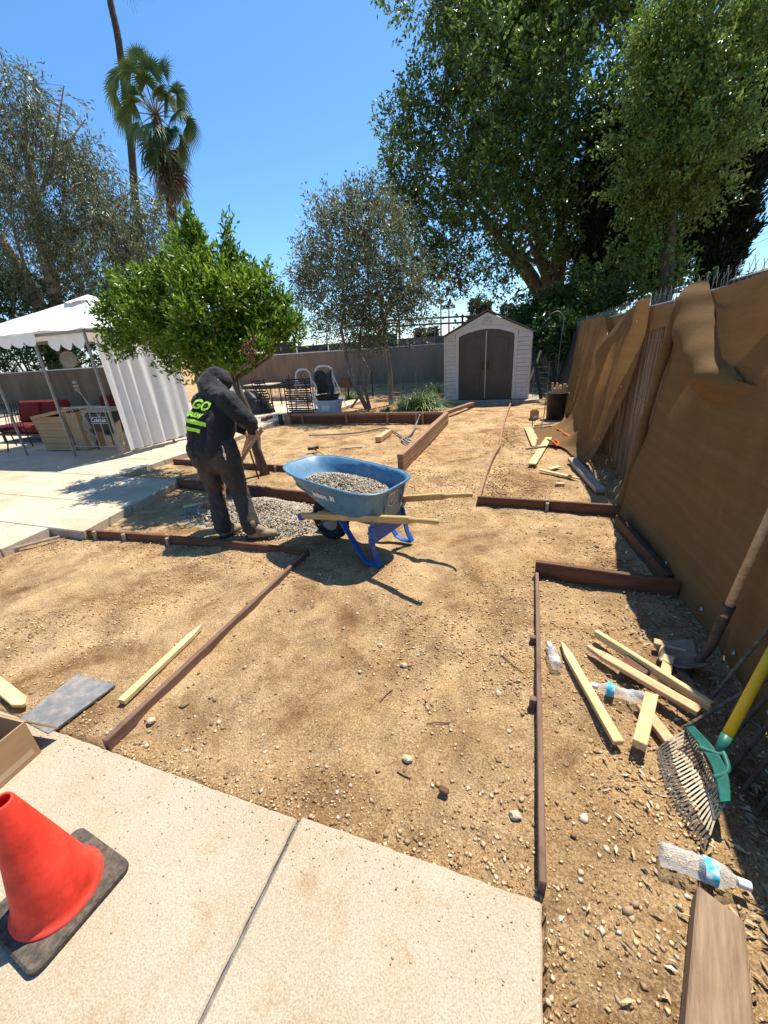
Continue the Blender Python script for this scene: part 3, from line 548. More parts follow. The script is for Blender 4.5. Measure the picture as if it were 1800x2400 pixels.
# middle panel, come loose and trailing on the ground
t = thing('shade_cloth', (0.9, 8, 0), 'tan shade cloth sagging from the fence and trailing on the ground', 'shade cloth', 'tan shade cloths on the fence')
def clothB(a, b):
    # a along the fence: 0 near edge .. 1 far; b 0 ground .. 1 top
    yt = 4.75 + 6.5 * a; yb = 5.55 + 5.6 * a; y = yb + (yt - yb) * b
    sag = 0.32 * math.exp(-((yt - 6.35) / 0.62) ** 2) + 0.05 * abs(math.sin(a * 13)); ztop = 1.86 - sag
    out = 0.08 + 0.24 * (1 - b) ** 1.7 * (0.65 + 0.5 * math.exp(-((a - 0.30) / 0.25) ** 2))
    fold = 0.075 * math.sin(a * 52 + 1.6 * b) * (0.25 + 0.75 * b * (1 - b) * 3) * math.exp(-a * 1.5) + 0.03 * math.sin(a * 23 + 2 * b) + 0.05 * nz(a * 9, b * 3, 5) + 0.03 * nz(a * 30 + b * 6, b * 4, 6)
    bulge = -0.16 * math.exp(-((yt - 6.2) / 0.7) ** 2) * math.exp(-((b - 0.86) / 0.16) ** 2)
    x = FX - 0.05 - out + fold * (1.0 - 0.55 * sm(0.85, 1, b)) + bulge
    z = ztop * b + 0.012
    if a < 0.06: x -= 0.05 * math.sin(a / 0.06 * math.pi)
    if b < 0.14:                                  # skirt lying on the soil
        q = (0.14 - b) / 0.14; x -= 0.26 * q * (0.4 + 0.9 * math.exp(-((a - 0.33) / 0.2) ** 2)); z = max(0.028 + 0.02 * nz(a * 30, b * 30, 2), z * (1 - q) + 0.03 * q)
    return (min(x, FX - 0.045), y, z)
B = MB().grid(clothB, 150, 44).build('cloth', 'cloth', t, smooth=True)
grommets(t, [(Vector(clothB(0.02, b)) + Vector((-0.012, -0.01, 0))) for b in (0.2, 0.55, 0.9)])
# near panel with a rolled far edge
t = thing('shade_cloth', (1.0, 2, 0), 'taut tan shade cloth with a rolled edge nearest the camera', 'shade cloth', 'tan shade cloths on the fence')
def clothC(a, b):
    yt = 3.84 - 4.3 * a; yb = 3.98 - 4.5 * a; y = yb + (yt - yb) * b
    ztop = 1.75 - 0.10 * math.exp(-((yt - 3.0) / 0.35) ** 2) + 0.02 * nz(a * 8, 1, 3)
    xb = float(np.interp(yb, [1.5, 2.07, 3.0, 3.97], [1.065, 1.06, 0.985, 0.86]))
    x = xb - 0.02 + (1.035 - xb) * b ** 0.8 - 0.035 * math.exp(-((a - 0.20 - 0.10 * (1 - b)) / 0.05) ** 2) * (0.4 + 0.6 * b) + 0.02 * math.exp(-((a - 0.30 - 0.10 * (1 - b)) / 0.07) ** 2) * (1 - b) * b * 3
    x += 0.014 * math.sin(a * 30 + b * 3) * b + 0.030 * nz(a * 10, b * 4, 8) + 0.012 * nz(a * 30 + b * 8, b * 9, 9)
    return (min(x, FX - 0.055), y, ztop * b + 0.02)
MB().grid(clothC, 110, 40).build('cloth', 'cloth', t, smooth=True)
pts = [Vector((FX - 0.10 - 0.13 * (1 - q), 3.86 + 0.14 * (1 - q), 0.02 + 1.78 * q)) + Vector((random.uniform(-.006, .006), random.uniform(-.008, .008), 0)) for q in [i / 14 for i in range(15)]]
MB().tube(pts, [0.034 + 0.008 * math.sin(i * 1.3) for i in range(15)], 10).build('rolled_edge', 'cloth', t, smooth=True)
L1 = curve_pts([(0.965, 3.86, 1.815), (0.92, 3.62, 1.66), (0.885, 3.22, 1.48), (0.885, 2.92, 1.355), (0.95, 2.64, 1.30), (1.045, 2.40, 1.30)], 8)
L2 = curve_pts([(1.025, 3.52, 1.86), (1.02, 3.30, 1.74), (1.015, 3.10, 1.60), (1.01, 2.86, 1.47), (1.01, 2.58, 1.39), (1.045, 2.40, 1.34)], 8)
def flap(a, b):                                # cloth folded over itself: free top edge -> ridge -> back to the panel
    f_ = a * (len(L1) - 1); i = min(int(f_), len(L1) - 2); q = f_ - i; p1 = L1[i].lerp(L1[i + 1], q); p2 = L2[i].lerp(L2[i + 1], q)
    k_ = (1 - a) ** 0.6; p2 = p1.lerp(p2, 0.15 + 0.85 * (1 - a ** 3)); p0 = p1 + Vector((0.11 * (0.35 + 0.65 * k_), 0.05 * k_, -0.24 * k_ - 0.02)); Q = p1 * 2 - (p0 + p2) * 0.5
    m_ = p2 * (1 - b) ** 2 + Q * (2 * b * (1 - b)) + p0 * b * b
    return m_ + Vector((0.020 * nz(a * 7, b * 3, 12) + 0.005 * math.sin(a * 33 + b * 4), 0.01 * nz(a * 9, b * 5, 13), 0.024 * nz(a * 8 + 3, b * 3, 14) + (0.008 * nz(a * 60, 1, 15) if b < 0.02 else 0)))
MB().grid(flap, 60, 22).build('folded_flap', 'cloth', t, smooth=True)
grommets(t, [(Vector(clothC(a, 0.05)) + Vector((-0.010, 0, 0))) for a in (0.24, 0.36, 0.44, 0.52)] + [(1.02, 2.2, 1.72)])

# ================================================================== EDGING BOARDS
def edging(p0, p1, h, w, material, label, up=(0, 0, 1), name='edging_board', wave=0.0, cat='board', pegs=(), parent=None, pegside=1):
    p0, p1 = Vector(p0), Vector(p1); t = thing(name, p0.lerp(p1, 0.5) * 1.0, label, cat, 'edging boards')
    plank('board', p0, p1, w, h, material, t, wave=wave); d = (p1 - p0).normalized(); s = Vector((d.y, -d.x, 0)) * pegside
    for q in pegs:
        c = p0.lerp(p1, q) + s * (w / 2 + 0.016); plank('peg', (c.x, c.y, -0.15), (c.x, c.y, p0.z + h / 2 - 0.004 + random.uniform(-.01, .012)), 0.03, 0.03, 'greywood' if material != 'bender' else 'bender', t, up=d)
    return t
edging((-1.69, 0.755, 0.006), (-1.69, 2.55, 0.004), 0.10, 0.030, 'bender', 'long brown edging board from the concrete path to the wheelbarrow')
edging((-4.16, 2.475, 0.022), (-2.86, 2.565, 0.020), 0.10, 0.030, 'redwood', 'low redwood edging board behind the pale pipe and in front of the worker', pegs=(0.1, 0.38, 0.78))
edging((-2.94, 2.545, 0.028), (-1.68, 2.60, 0.010), 0.11, 0.030, 'redwood', 'redwood edging board right under the worker\'s boots')
edging((0.14, 0.79, 0.008), (0.13, 2.67, 0.012), 0.10, 0.022, 'bender', 'long thin reddish edging strip right of the path beside the rubbish', pegs=(0.38, 0.62), pegside=-1)
edging((0.118, 2.69, 0.055), (0.965, 2.615, 0.060), 0.145, 0.036, 'redwood', 'dark upright board closing the bed behind the loose stakes')
edging((-0.45, 4.03, 0.035), (0.86, 3.965, 0.050), 0.11, 0.036, 'redwood', 'dark cross board in front of the scrap timber by the fence', pegs=(0.52,))
t = thing('edging_strip', (-0.45, 7.5, 0), 'thin wavy reddish bender strip running up to the shed', 'edging')
pp = [(-0.44, 4.03), (-0.455, 5.0), (-0.44, 5.8), (-0.40, 6.4), (-0.43, 7.1), (-0.46, 8.3), (-0.47, 9.6), (-0.47, 11.2)]
q = curve_pts([(x, y, 0.03) for x, y in pp], 4); mb = MB()
for a, b in zip(q[:-1], q[1:]): mb.beam(a, b + (b - a) * 0.04, 0.028, 0.09)
mb.build('strip', 'redwood_lt', t)
edging((0.80, 3.72, 0.05), (0.945, 2.72, 0.05), 0.11, 0.04, 'darkwood', 'dark board lying at the foot of the near shade cloth')
edging((0.985, 3.9, 0.02), (1.03, 2.6, 0.02), 0.08, 0.09, 'darkwood', 'second dark board half hidden behind the first at the cloth foot')
edging((-5.55, 4.98, 0.04), (-3.15, 4.84, 0.04), 0.10, 0.036, 'redwood', 'redwood board behind the worker crossing to the citrus trunk', pegs=(0.87,))
edging((-3.3, 4.85, 0.04), (-1.62, 4.90, 0.04), 0.10, 0.036, 'redwood', 'redwood board behind the wheelbarrow meeting the low timber wall')
edging((-4.46, 3.98, 0.05), (-2.1, 3.74, 0.05), 0.15, 0.04, 'redwood', 'tall dark redwood board behind the gravel pile')
edging((-1.95, 8.75, 0.12), (-1.35, 10.9, 0.10), 0.08, 0.10, 'redwood_lt', 'reddish board from the low timber wall towards the shed')
edging((-1.36, 11.22, 0.015), (-0.55, 11.2, 0.015), 0.045, 0.06, 'greywood', 'pale batten lying in front of the shed doors')

# low timber retaining wall of stacked boards
t = thing('retaining_wall', (-3.5, 8.6, 0), 'low redwood retaining wall of stacked boards with posts behind the wheelbarrow', 'wall')
for c in range(4):
    z = 0.035 + c * 0.062; x = -5.42; k = 0
    while x < -1.75:
        L = random.uniform(0.9, 1.7); x1 = min(x + L, -1.72); plank('board', (x + 0.003, 8.55 + random.uniform(-.004, .004), z), (x1 - 0.003, 8.55, z), 0.05, 0.058, 'redwood' if c < 3 else 'redwood_lt', t); x = x1
    y = 5.02
    while y < 8.5:
        L = random.uniform(0.5, 1.3); y1 = min(y + L, 8.52); dx = random.uniform(-.002, .002); wx = lambda q: -1.60 - .04 * (q - 5.02) / 3.5 + dx
        plank('board', (wx(y), y + 0.003, z), (wx(y1), y1 - 0.003, z), 0.085 if c == 3 else 0.078, 0.059, 'redwood_lt', t); y = y1
for x in (-5.1, -3.95, -2.95, -2.3, -2.15): plank('post', (x, 8.505, -0.2), (x, 8.505, 0.235), 0.045, 0.045, 'redwood_lt', t, up=(0, 1, 0))
plank('corner_post', (-5.5, 8.5, -0.1), (-5.5, 8.5, 0.24), 0.16, 0.07, 'redwood_lt', t, up=(0, 1, 0)); plank('corner_post', (-5.68, 8.46, -0.1), (-5.68, 8.46, 0.24), 0.09, 0.06, 'black_plastic', t, up=(0, 1, 0))

# ================================================================== SHED
SY = 11.75; shed = thing('storage_shed', (-1.2, SY, 0), 'cream resin storage shed with brown arched double doors and gable roof', 'shed')
pad = MB().box((-1.15, SY + 0.9, 0.0), (2.75, 2.35, 0.12)).build('shed_pad', 'kerb', bevel=0.01); props(pad, kind='structure')
X0, X1, XM = -2.33, -0.055, -1.195; EV = 1.73; AP = 2.27; ZB = 0.065
def pz(poly, y0, y1):                           # polygon in x,z extruded along y
    n = len(poly); mb = MB(); mb.v = [(x, y0, z) for x, z in poly] + [(x, y1, z) for x, z in poly]
    mb.f = [tuple(range(n)), tuple(reversed(range(n, 2 * n)))] + [(j, i, n + i, n + j) for i in range(n) for j in [(i + 1) % n]]; return mb
DL, DR, DZ, RISE = -1.925, -0.495, 1.70, 0.155
def arch(x, dl=DL, dr=DR, dz=DZ, rise=RISE): q = (x - (dl + dr) / 2) / ((dr - dl) / 2); return dz + rise * (1 - q * q)
xs = [DL + (DR - DL) * i / 24 for i in range(25)]
# gable board above the doors, cut to the arch
W2 = 0.035
pz([(X0 + 0.02, EV)] + [(DL - 0.11, EV - 0.07)] + [(DL - 0.11 + 0.001, EV - 0.07)] + [(x, arch(x, DL - 0.10, DR + 0.10, DZ + 0.02, RISE + 0.02) + 0.06) for x in [DL - 0.1 + (DR - DL + 0.2) * i / 24 for i in range(25)]] + [(DR + 0.11, EV - 0.07), (X1 - 0.02, EV), (XM, AP - 0.02)], SY, SY + W2).build('gable', 'shed_wall', shed)
# arch trim
top = [(x, arch(x, DL - 0.09, DR + 0.09, DZ + 0.02, RISE + 0.02) + 0.062) for x in [DL - 0.09 + (DR - DL + 0.18) * i / 24 for i in range(25)]]
bot = [(x, arch(x)) for x in reversed(xs)]
pz([(DL - 0.09, ZB)] + top + [(DR + 0.09, ZB), (DR, ZB)] + bot + [(DL, ZB)], SY - 0.012, SY + W2).build('door_trim', 'shed_wall', shed, bevel=0.006)
me = None
for side, (a, b) in enumerate(((X0 + 0.055, DL - 0.093), (DR + 0.093, X1 - 0.055))):
    MB().box(((X0 + 0.027 if side == 0 else X1 - 0.027), SY + 0.012, (EV + ZB) / 2), (0.05, 0.06, EV - ZB)).build('corner_post', 'shed_wall', shed, bevel=0.008)
    rows = 16; hh = (EV - 0.02 - ZB) / rows
    for k in range(rows):
        z = ZB + hh * k; y = SY + 0.004
        MB().add([(a, y - 0.012, z + 0.006), (b, y - 0.012, z + 0.006), (b, y + 0.004, z + hh - 0.002), (a, y + 0.004, z + hh - 0.002), (a, y + 0.03, z), (b, y + 0.03, z), (b, y + 0.03, z + hh), (a, y + 0.03, z + hh)],
                 [(0, 1, 2, 3), (4, 5, 1, 0), (3, 2, 6, 7), (0, 3, 7, 4), (1, 5, 6, 2)]).build('siding_board', 'shed_wall', shed)
    xsid = X0 + 0.01 if side == 0 else X1 - 0.01
    MB().box((xsid, SY + 1.0, (EV + ZB) / 2), (0.03, 1.9, EV - ZB)).build('side_wall', 'shed_wall', shed)
for side in (0, 1):
    a, b = (DL + 0.006, XM - 0.012) if side == 0 else (XM - 0.006, DR - 0.006); q = [a + (b - a) * i / 14 for i in range(15)]
    d = pz([(a, ZB + 0.01)] + [(x, arch(x) - 0.008) for x in q] + [(b, ZB + 0.01)], SY + 0.006, SY + 0.03).build('door', 'shed_door', shed, bevel=0.005)
    ia, ib = a + 0.13, b - 0.13; q = [ia + (ib - ia) * i / 14 for i in range(15)]
    pz([(ia, 0.30)] + [(x, arch(x) - 0.17) for x in q] + [(ib, 0.30)], SY - 0.004, SY + 0.012).build('door_panel', 'shed_door', d, bevel=0.012)
    hx = XM + (-0.075 if side == 0 else 0.06)
    MB().tube(curve_pts([(hx, SY + 0.01, 0.86), (hx, SY - 0.045, 0.88), (hx, SY - 0.05, 0.98), (hx, SY - 0.045, 1.05), (hx, SY + 0.01, 1.07)], 4), 0.011, 8).build('handle', 'iron', d, smooth=True)
MB().box((XM - 0.01, SY + 0.0, 0.95), (0.018, 0.03, 1.72)).build('door_seam', 'shed_wall', shed)
vent = MB().lathe([(0.0, 0), (0.108, 0), (0.118, 0.012), (0.125, 0.012), (0.13, 0.0)], 28, Matrix.Translation((XM, SY - 0.001, 2.03)) @ Matrix.Rotation(R(90), 4, 'X')).build('vent', 'shed_wall', shed)
for k in range(6):
    z = 2.03 - 0.083 + k * 0.033; w = 2 * math.sqrt(max(0.0001, 0.105 ** 2 - (z - 2.03) ** 2)); MB().box((XM, SY - 0.012, z), (w, 0.014, 0.017), Matrix.Rotation(R(30), 3, 'X')).build('slat', 'shed_wall', vent)
for s in (-1, 1):
    e = X0 - 0.06 if s < 0 else X1 + 0.06
    MB().add([(XM, SY - 0.07, AP + 0.035), (XM, SY + 2.05, AP + 0.035), (e, SY + 2.05, EV - 0.012), (e, SY - 0.07, EV - 0.012)], [(0, 1, 2, 3) if s > 0 else (3, 2, 1, 0)]).build('roof_panel', 'shed_roof', shed, solid=0.035)
MB().box((XM, SY + 1.98, 0.9), (X1 - X0 - 0.06, 0.03, 1.6)).build('back_wall', 'shed_wall', shed)
# ================================================================== VEGETATION
def limb(mb, p0, p1, r0, r1, wob=0.08, n=6, seg=7):
    p0, p1 = Vector(p0), Vector(p1); L = (p1 - p0).length; pts = []
    o1 = Vector((random.uniform(-1, 1), random.uniform(-1, 1), random.uniform(-.3, .6))) * wob * L
    for i in range(seg + 1):
        q = i / seg; pts.append(p0.lerp(p1, q) + o1 * math.sin(q * math.pi) + Vector((random.uniform(-1, 1), random.uniform(-1, 1), 0)) * wob * L * 0.12 * (0 < i < seg))
    mb.tube(pts, [r0 + (r1 - r0) * i / seg for i in range(seg + 1)], n); return pts
def twig_leaves(centers, dirs, n_per, tw_len, spread, droop=0.0, jitter=0.5):
    """leaf positions and axes strung along little twigs"""
    n = len(centers); d = unit(dirs + rng.normal(0, 0.35, (n, 3))); s = rng.uniform(0, 1, (n, n_per, 1))
    P = centers[:, None, :] + d[:, None, :] * s * tw_len + rng.normal(0, spread, (n, n_per, 3)); P[..., 2] -= droop * (s[..., 0] * tw_len) ** 1.0
    A = d[:, None, :] + rng.normal(0, jitter, (n, n_per, 3)); A[..., 2] -= droop * 1.2
    return P.reshape(-1, 3), A.reshape(-1, 3)
def clump_points(clumps, n, shell=0.45):
    """random points through a set of ellipsoids (x,y,z,rx,ry,rz), denser to the outside; returns points and outward directions"""
    w = np.array([(c[3] * c[4] * c[5]) ** 0.7 for c in clumps]); idx = rng.choice(len(clumps), n, p=w / w.sum()); C = np.array(clumps)[idx]
    d = unit(rng.normal(size=(n, 3))); r = rng.uniform(0, 1, (n, 1)) ** shell; r *= 1 + 0.18 * rng.normal(size=(n, 1)) * (r > 0.8)
    return C[:, :3] + d * r * C[:, 3:6], d
def sub_clumps(clumps, k, f=(0.22, 0.42)):
    out = []
    for c in clumps:
        for _ in range(k):
            d = unit(rng.normal(size=(1, 3)))[0]; q = rng.uniform(0.25, 1.0) ** 0.5; s = rng.uniform(*f)
            out.append((c[0] + d[0] * c[3] * q, c[1] + d[1] * c[4] * q, c[2] + d[2] * c[5] * q, c[3] * s, c[4] * s, c[5] * s))
    return out
def px_clump(u, v, y, r, ry=None, rz=None):   # clump seen at (u,v) standing at distance y; r in metres
    p = AY(u, v, y); return (p.x, p.y, p.z, r, ry or r, rz or r)

# --- big carob-like tree beyond the back wall
BY = 22.0
big = thing('carob_tree', (AY(1292, 760, BY).x, BY, 0), 'huge dense dark green tree towering behind the shed', 'tree')
base = Vector((AY(1292, 760, BY).x, BY, 0)); mb = MB(); fork = AY(1300, 730, BY)
mb.tube([base, (base + fork) / 2 + Vector((0.1, 0, 0)), fork], [0.62, 0.5, 0.48], 10)
ends = [(1130, 520, -1.5), (1190, 380, 1), (1280, 250, -1), (1360, 380, 1.5), (1420, 500, -2), (1240, 560, -2.5), (1080, 430, 2), (1500, 420, 1)]
for u, v, dy in ends:
    e = AY(u, v, BY + dy); p = limb(mb, fork - Vector((0, 0, 0.3)), e, 0.30, 0.07, 0.07)
    for k in range(4):
        q = p[random.randint(3, 6)]; limb(mb, q, q + Vector((random.uniform(-2, 2), random.uniform(-2, 2), random.uniform(0.6, 2.2))), 0.09, 0.02, 0.1, 5, 4)
mb.build('trunk', 'bark', big, smooth=True)
cl = [px_clump(*a) for a in [(1010, 420, BY, 2.4), (1030, 560, BY - 1, 2.2), (1100, 300, BY, 2.6), (1180, 480, BY - 2.5, 2.8), (1120, 150, BY, 2.6), (1240, 250, BY - 2, 3.0), (1290, 90, BY, 3.0),
      (1400, 180, BY - 1, 2.9), (1400, 380, BY - 2.5, 2.7), (1480, 500, BY - 1, 2.0), (1180, 20, BY, 2.4), (1360, -80, BY, 2.8), (1090, 620, BY + 1, 1.7), (960, 530, BY, 1.5), (1340, 540, BY - 2, 1.8), (1060, 60, BY + 1, 1.8),
      (1470, 300, BY, 1.6), (950, 400, BY, 1.4), (1400, 60, BY, 1.9), (1250, -120, BY, 3), (1180, 620, BY - 1, 1.4), (1000, 640, BY, 1.2), (1440, 590, BY, 1.2), (1250, 420, BY + 2, 2.6), (1010, 250, BY, 1.5), (970, 310, BY, 1.1)]]
sub = sub_clumps(cl, 4, (.45, .6)) + sub_clumps(cl, 10); C, D = clump_points(sub, 7000, 0.5); D = D + np.array([0, 0, 0.5]); P, A = twig_leaves(C, D, 14, 0.55, 0.07, 0.1, 0.6)
leaves('crown', P, A, 0.175, 0.092, 'leaf_big', big, off=org(big), up=rng.normal(0, 0.6, (len(P), 3)) + np.array([0, 0, 1.0]))
# brown dead bits hanging low in the crown
C, D = clump_points([px_clump(1040, 640, BY - 2, 0.5), px_clump(1060, 655, BY - 2, 0.4)], 20); P, A = twig_leaves(C, D, 8, 0.3, 0.05, 0.6); leaves('withered_leaves', P, A, 0.2, 0.09, 'leaf_brown', big, off=org(big))

# --- second, lighter tree at the right, in front of the cypresses
T2 = 14.5; b2 = AY(1560, 700, T2); rt = thing('leafy_tree', (b2.x, T2, 0), 'tall light green leafy tree above the fence at upper right', 'tree'); mb = MB()
mb.tube([(b2.x, T2, 0), (b2.x, T2, b2.z), AY(1580, 420, T2), AY(1600, 150, T2)], [0.2, 0.17, 0.11, 0.04], 8)
for u, v in ((1500, 300), (1660, 330), (1540, 180), (1650, 120), (1470, 480), (1690, 250)): limb(mb, AY(1580, 480, T2), AY(u, v, T2 + random.uniform(-1, 1)), 0.08, 0.02, 0.08, 5, 5)
mb.build('trunk', 'bark', rt, smooth=True)
cl = [px_clump(*a) for a in [(1560, 260, T2, 1.15), (1620, 150, T2, 1.1), (1690, 60, T2, 1.1), (1530, 390, T2, 1.0), (1640, 330, T2 - 0.8, 1.05), (1600, 40, T2, 1.0), (1570, 480, T2, .8), (1680, 210, T2, .95), (1640, 440, T2, 0.7), (1510, 560, T2, 0.5), (1710, 330, T2, 0.6), (1560, 120, T2, .8), (1740, 130, T2, .7)]]
sub = sub_clumps(cl, 5, (.4, .55)) + sub_clumps(cl, 8); C, D = clump_points(sub, 2100, 0.55); D = D + np.array([0, 0, 0.4]); P, A = twig_leaves(C, D, 16, 0.42, 0.06, 0.1, 0.6)
leaves('crown', P, A, 0.115, 0.058, 'leaf_big', rt, off=org(rt), tint=np.clip(rng.normal(0.68, 0.2, len(P)), 0, 1), up=rng.normal(0, 0.6, (len(P), 3)) + np.array([0, 0, 1.0]))

# --- cypresses
def cypress(y, ub, vb, ut, vt, w, label, n=1700, wt=0.35):
    b = AY(ub, vb, y); tpt = AY(ut, vt, y); t = thing('cypress_tree', (b.x, y, 0), label, 'tree', 'cypress trees'); H = tpt.z
    top = Vector((tpt.x, y, tpt.z)); foot = Vector((b.x, y, 0))
    MB().tube([foot, foot.lerp(top, 0.5), top], [0.22, 0.14, 0.03], 7).build('trunk', 'bark', t)
    q = rng.uniform(0.0, 1, n) ** 0.9; ang = rng.uniform(0, 6.283, n); z0 = max(0.8, b.z - 0.6)
    prof = w * np.minimum(1, (0.35 + 2.6 * q)) * (1 - q * (1 - wt)); lump = 1 + 0.28 * np.sin(ang * 3 + q * 17) + 0.2 * np.sin(q * 41 + ang * 2); r = prof * lump * rng.uniform(0.35, 1, n) ** 0.5
    base = np.array(foot)[None] + (np.array(top) - np.array(foot))[None] * ((z0 / H) + (1 - z0 / H) * q)[:, None]
    C = base + np.stack([np.cos(ang) * r, np.sin(ang) * r, np.zeros(n)], 1); D = np.stack([np.cos(ang) * 0.6, np.sin(ang) * 0.6, np.full(n, 1.3)], 1)
    P, A = twig_leaves(C, D, 14, 0.5, 0.05, 0, 0.35); leaves('crown', P, A, 0.20, 0.05, 'leaf_cypress', t, off=org(t))
cypress(17, 1680, 640, 1800, 40, 0.62, 'black green cypress leaning right at the picture edge', 2300, 0.8)
cypress(17.5, 1560, 640, 1600, 200, .9, 'broad dark cypress behind the light green tree', 2000, 0.7)
cypress(19, 1420, 690, 1440, 300, .9, 'dark cypress just right of the big tree trunk', 1800, 0.7)
def bush(name, clumps, n, L, W, material, label, cat='bush', group=None, y=None, trunk=True, per=10, tint=None):
    c0 = clumps[0]; t = thing(name, (c0[0], c0[1], 0), label, cat, group); mb = MB()
    if trunk:
        for c in clumps: limb(mb, (c0[0] + random.uniform(-.2, .2), c0[1], 0), (c[0], c[1], c[2]), 0.06, 0.015, 0.08, 5, 4)
        mb.build('trunk', 'bark', t)
    sub = clumps + sub_clumps(clumps, 6); C, D = clump_points(sub, n, 0.5); P, A = twig_leaves(C, D + np.array([0, 0, .3]), per, L * 2.5, L * 0.3, 0.1, 0.7)
    leaves('foliage', P, A, L, W, material, t, off=org(t), tint=None if tint is None else np.clip(rng.normal(tint, 0.2, len(P)), 0, 1)); return t
bush('shrub', [px_clump(1330, 735, 16, 0.9), px_clump(1250, 760, 16.5, 0.8), px_clump(1400, 720, 15, 0.8), px_clump(1220, 790, 16, .6), px_clump(1300, 790, 14, 0.6)], 1300, 0.13, 0.08, 'leaf_big', 'dark shrubs filling the corner right of the shed', tint=0.25)
bush('shrub', [px_clump(1450, 650, 16, 0.9), px_clump(1520, 660, 15, 0.9), px_clump(1400, 660, 17, 0.9), px_clump(1590, 650, 14, 0.5)], 330, 0.13, 0.08, 'leaf_big', 'loose mid green shrub over the middle of the fence', tint=0.6)
for k, (u, v, h, lb) in enumerate(((1112, 702, 5.5, 'spindly pale conifer left of the shed ridge'), (1138, 708, 4.5, 'small pale conifer right behind the shed ridge'), (1188, 712, 6, 'rounder pale far tree right of the shed ridge'), (1230, 715, 5, 'far pale tree touching the big tree trunk'), (1015, 770, 2.5, 'low far tree left of the light poles'), (985, 772, 2.2, 'lowest far tree beside the pipe rail'))):
    p = AY(u, v, 75); t = thing('far_tree', (p.x, 75, 0), lb, 'tree', 'far trees'); MB().tube([(p.x, 75, 0), (p.x, 75, p.z)], [0.25, 0.05], 5).build('trunk', 'bark', t)
    n = 700; q = rng.uniform(0, 1, n); ang = rng.uniform(0, 6.283, n); r = (1 - q) * h * (0.34 if k < 2 else 0.45) * (0.5 + 0.5 * np.abs(np.sin(q * 19))) * rng.uniform(.3, 1, n) + 0.1; z = p.z - h * 1.5 * (1 - q)
    P = np.stack([p.x + np.cos(ang) * r, 75 + np.sin(ang) * r, z], 1); leaves('crown', P, np.stack([np.cos(ang), np.sin(ang), rng.normal(0, .4, n)], 1), 1.0, 0.4, 'leaf_far', t, off=org(t))

# --- grey leaved small tree in the middle
OY = 10.7; ot = thing('olive_tree', (G(862, 962).x, OY, 0), 'small grey green tree with three thin trunks behind the planter', 'tree'); mb = MB()
for bx, by, mids, r in (((857, 962), OY, [(830, 900), (812, 840), (800, 770), (815, 660)], 0.075), ((868, 958), OY + 0.1, [(850, 890), (838, 830), (850, 740), (880, 640)], 0.05), ((862, 940), OY + 0.3, [(862, 900), (866, 870), (848, 835)], 0.035)):
    mb.tube([(G(*bx).x, by, -0.05)] + [AY(u, v, by) for u, v in mids], [r * (1 - 0.16 * i) for i in range(len(mids) + 1)], 8)
mids = [(915, 930), (915, 880), (908, 830), (900, 760), (890, 660)]; mb.tube([(AY(918, 952, OY + 0.8).x, OY + 0.8, -0.05)] + [AY(u, v, OY + 0.8) for u, v in mids], [0.08, 0.075, 0.065, 0.055, 0.04, 0.02], 8)
for u, v in ((740, 700), (780, 600), (860, 520), (930, 560), (970, 680), (760, 780), (940, 760), (830, 480)): limb(mb, AY(random.choice((810, 870, 900)), 760, OY + .2), AY(u, v, OY + random.uniform(-.7, .7)), 0.035, 0.008, 0.1, 5, 5)
mb.build('trunk', 'bark_grey', ot, smooth=True)
cl = [px_clump(*a) for a in [(790, 560, OY, 0.85), (880, 560, OY, 0.85), (840, 500, OY, 0.6), (760, 660, OY, 0.75), (850, 650, OY - .3, 1.0), (930, 650, OY, 0.8), (800, 750, OY, 0.8), (900, 740, OY, 0.75), (740, 740, OY, 0.5), (960, 720, OY, 0.45), (980, 760, OY, 0.4), (850, 790, OY, 0.5), (730, 610, OY, 0.4)]]
sub = cl + sub_clumps(cl, 8, (0.25, 0.45)); C, D = clump_points(sub, 2050, 0.6); D = D + np.array([0, 0, 0.5])
# stray shoots poking out of the outline
st = np.array([tuple(AY(u, v, OY)) for u, v in ((700, 690), (690, 660), (690, 640), (740, 480), (760, 500), (870, 430), (850, 440), (820, 450), (890, 450), (1020, 700), (1000, 690), (780, 470))]); ct = np.array(tuple(AY(850, 640, OY))); stc = np.concatenate([st + (ct - st) * q + rng.normal(0, .04, st.shape) for q in np.linspace(0, .35, 14)])
C = np.concatenate([C, stc]); D = np.concatenate([D, unit(stc - ct)])
P, A = twig_leaves(C, D, 14, 0.30, 0.05, 0.0, 0.6); leaves('crown', P, A, 0.078, 0.036, 'leaf_olive', ot, off=org(ot))
C, D = clump_points([px_clump(905, 760, OY - .6, 0.16), px_clump(870, 780, OY - .6, 0.12)], 16); P, A = twig_leaves(C, D, 8, 0.1, 0.03, .4); leaves('withered_leaves', P, A, 0.07, 0.03, 'leaf_brown', ot, off=org(ot))

# --- citrus tree over the worker
CY = 4.6; ct0 = G(612, 1122); cit = thing('citrus_tree', (ct0.x, CY, 0), 'rounded bright green citrus tree behind the worker', 'tree'); mb = MB()
tp = [(ct0.x, CY, -0.05), AY(600, 1050, CY), AY(588, 985, CY), AY(565, 930, CY), AY(545, 880, CY)]; mb.tube(tp, [0.07, 0.062, 0.058, 0.052, 0.045], 9)
mb.tube([AY(590, 990, CY), AY(555, 950, CY - .1), AY(500, 905, CY - .1), AY(440, 860, CY)], [0.04, 0.036, 0.03, 0.02], 7)
for u, v, dy in ((420, 760, .2), (480, 680, -.3), (540, 640, .3), (600, 760, -.4), (650, 820, .1), (330, 820, .3), (300, 740, -.2), (540, 560, 0), (450, 560, .2), (680, 780, .2), (370, 690, -.4)): limb(mb, AY(550, 890, CY), AY(u, v, CY + dy), 0.028, 0.006, 0.08, 6, 6)
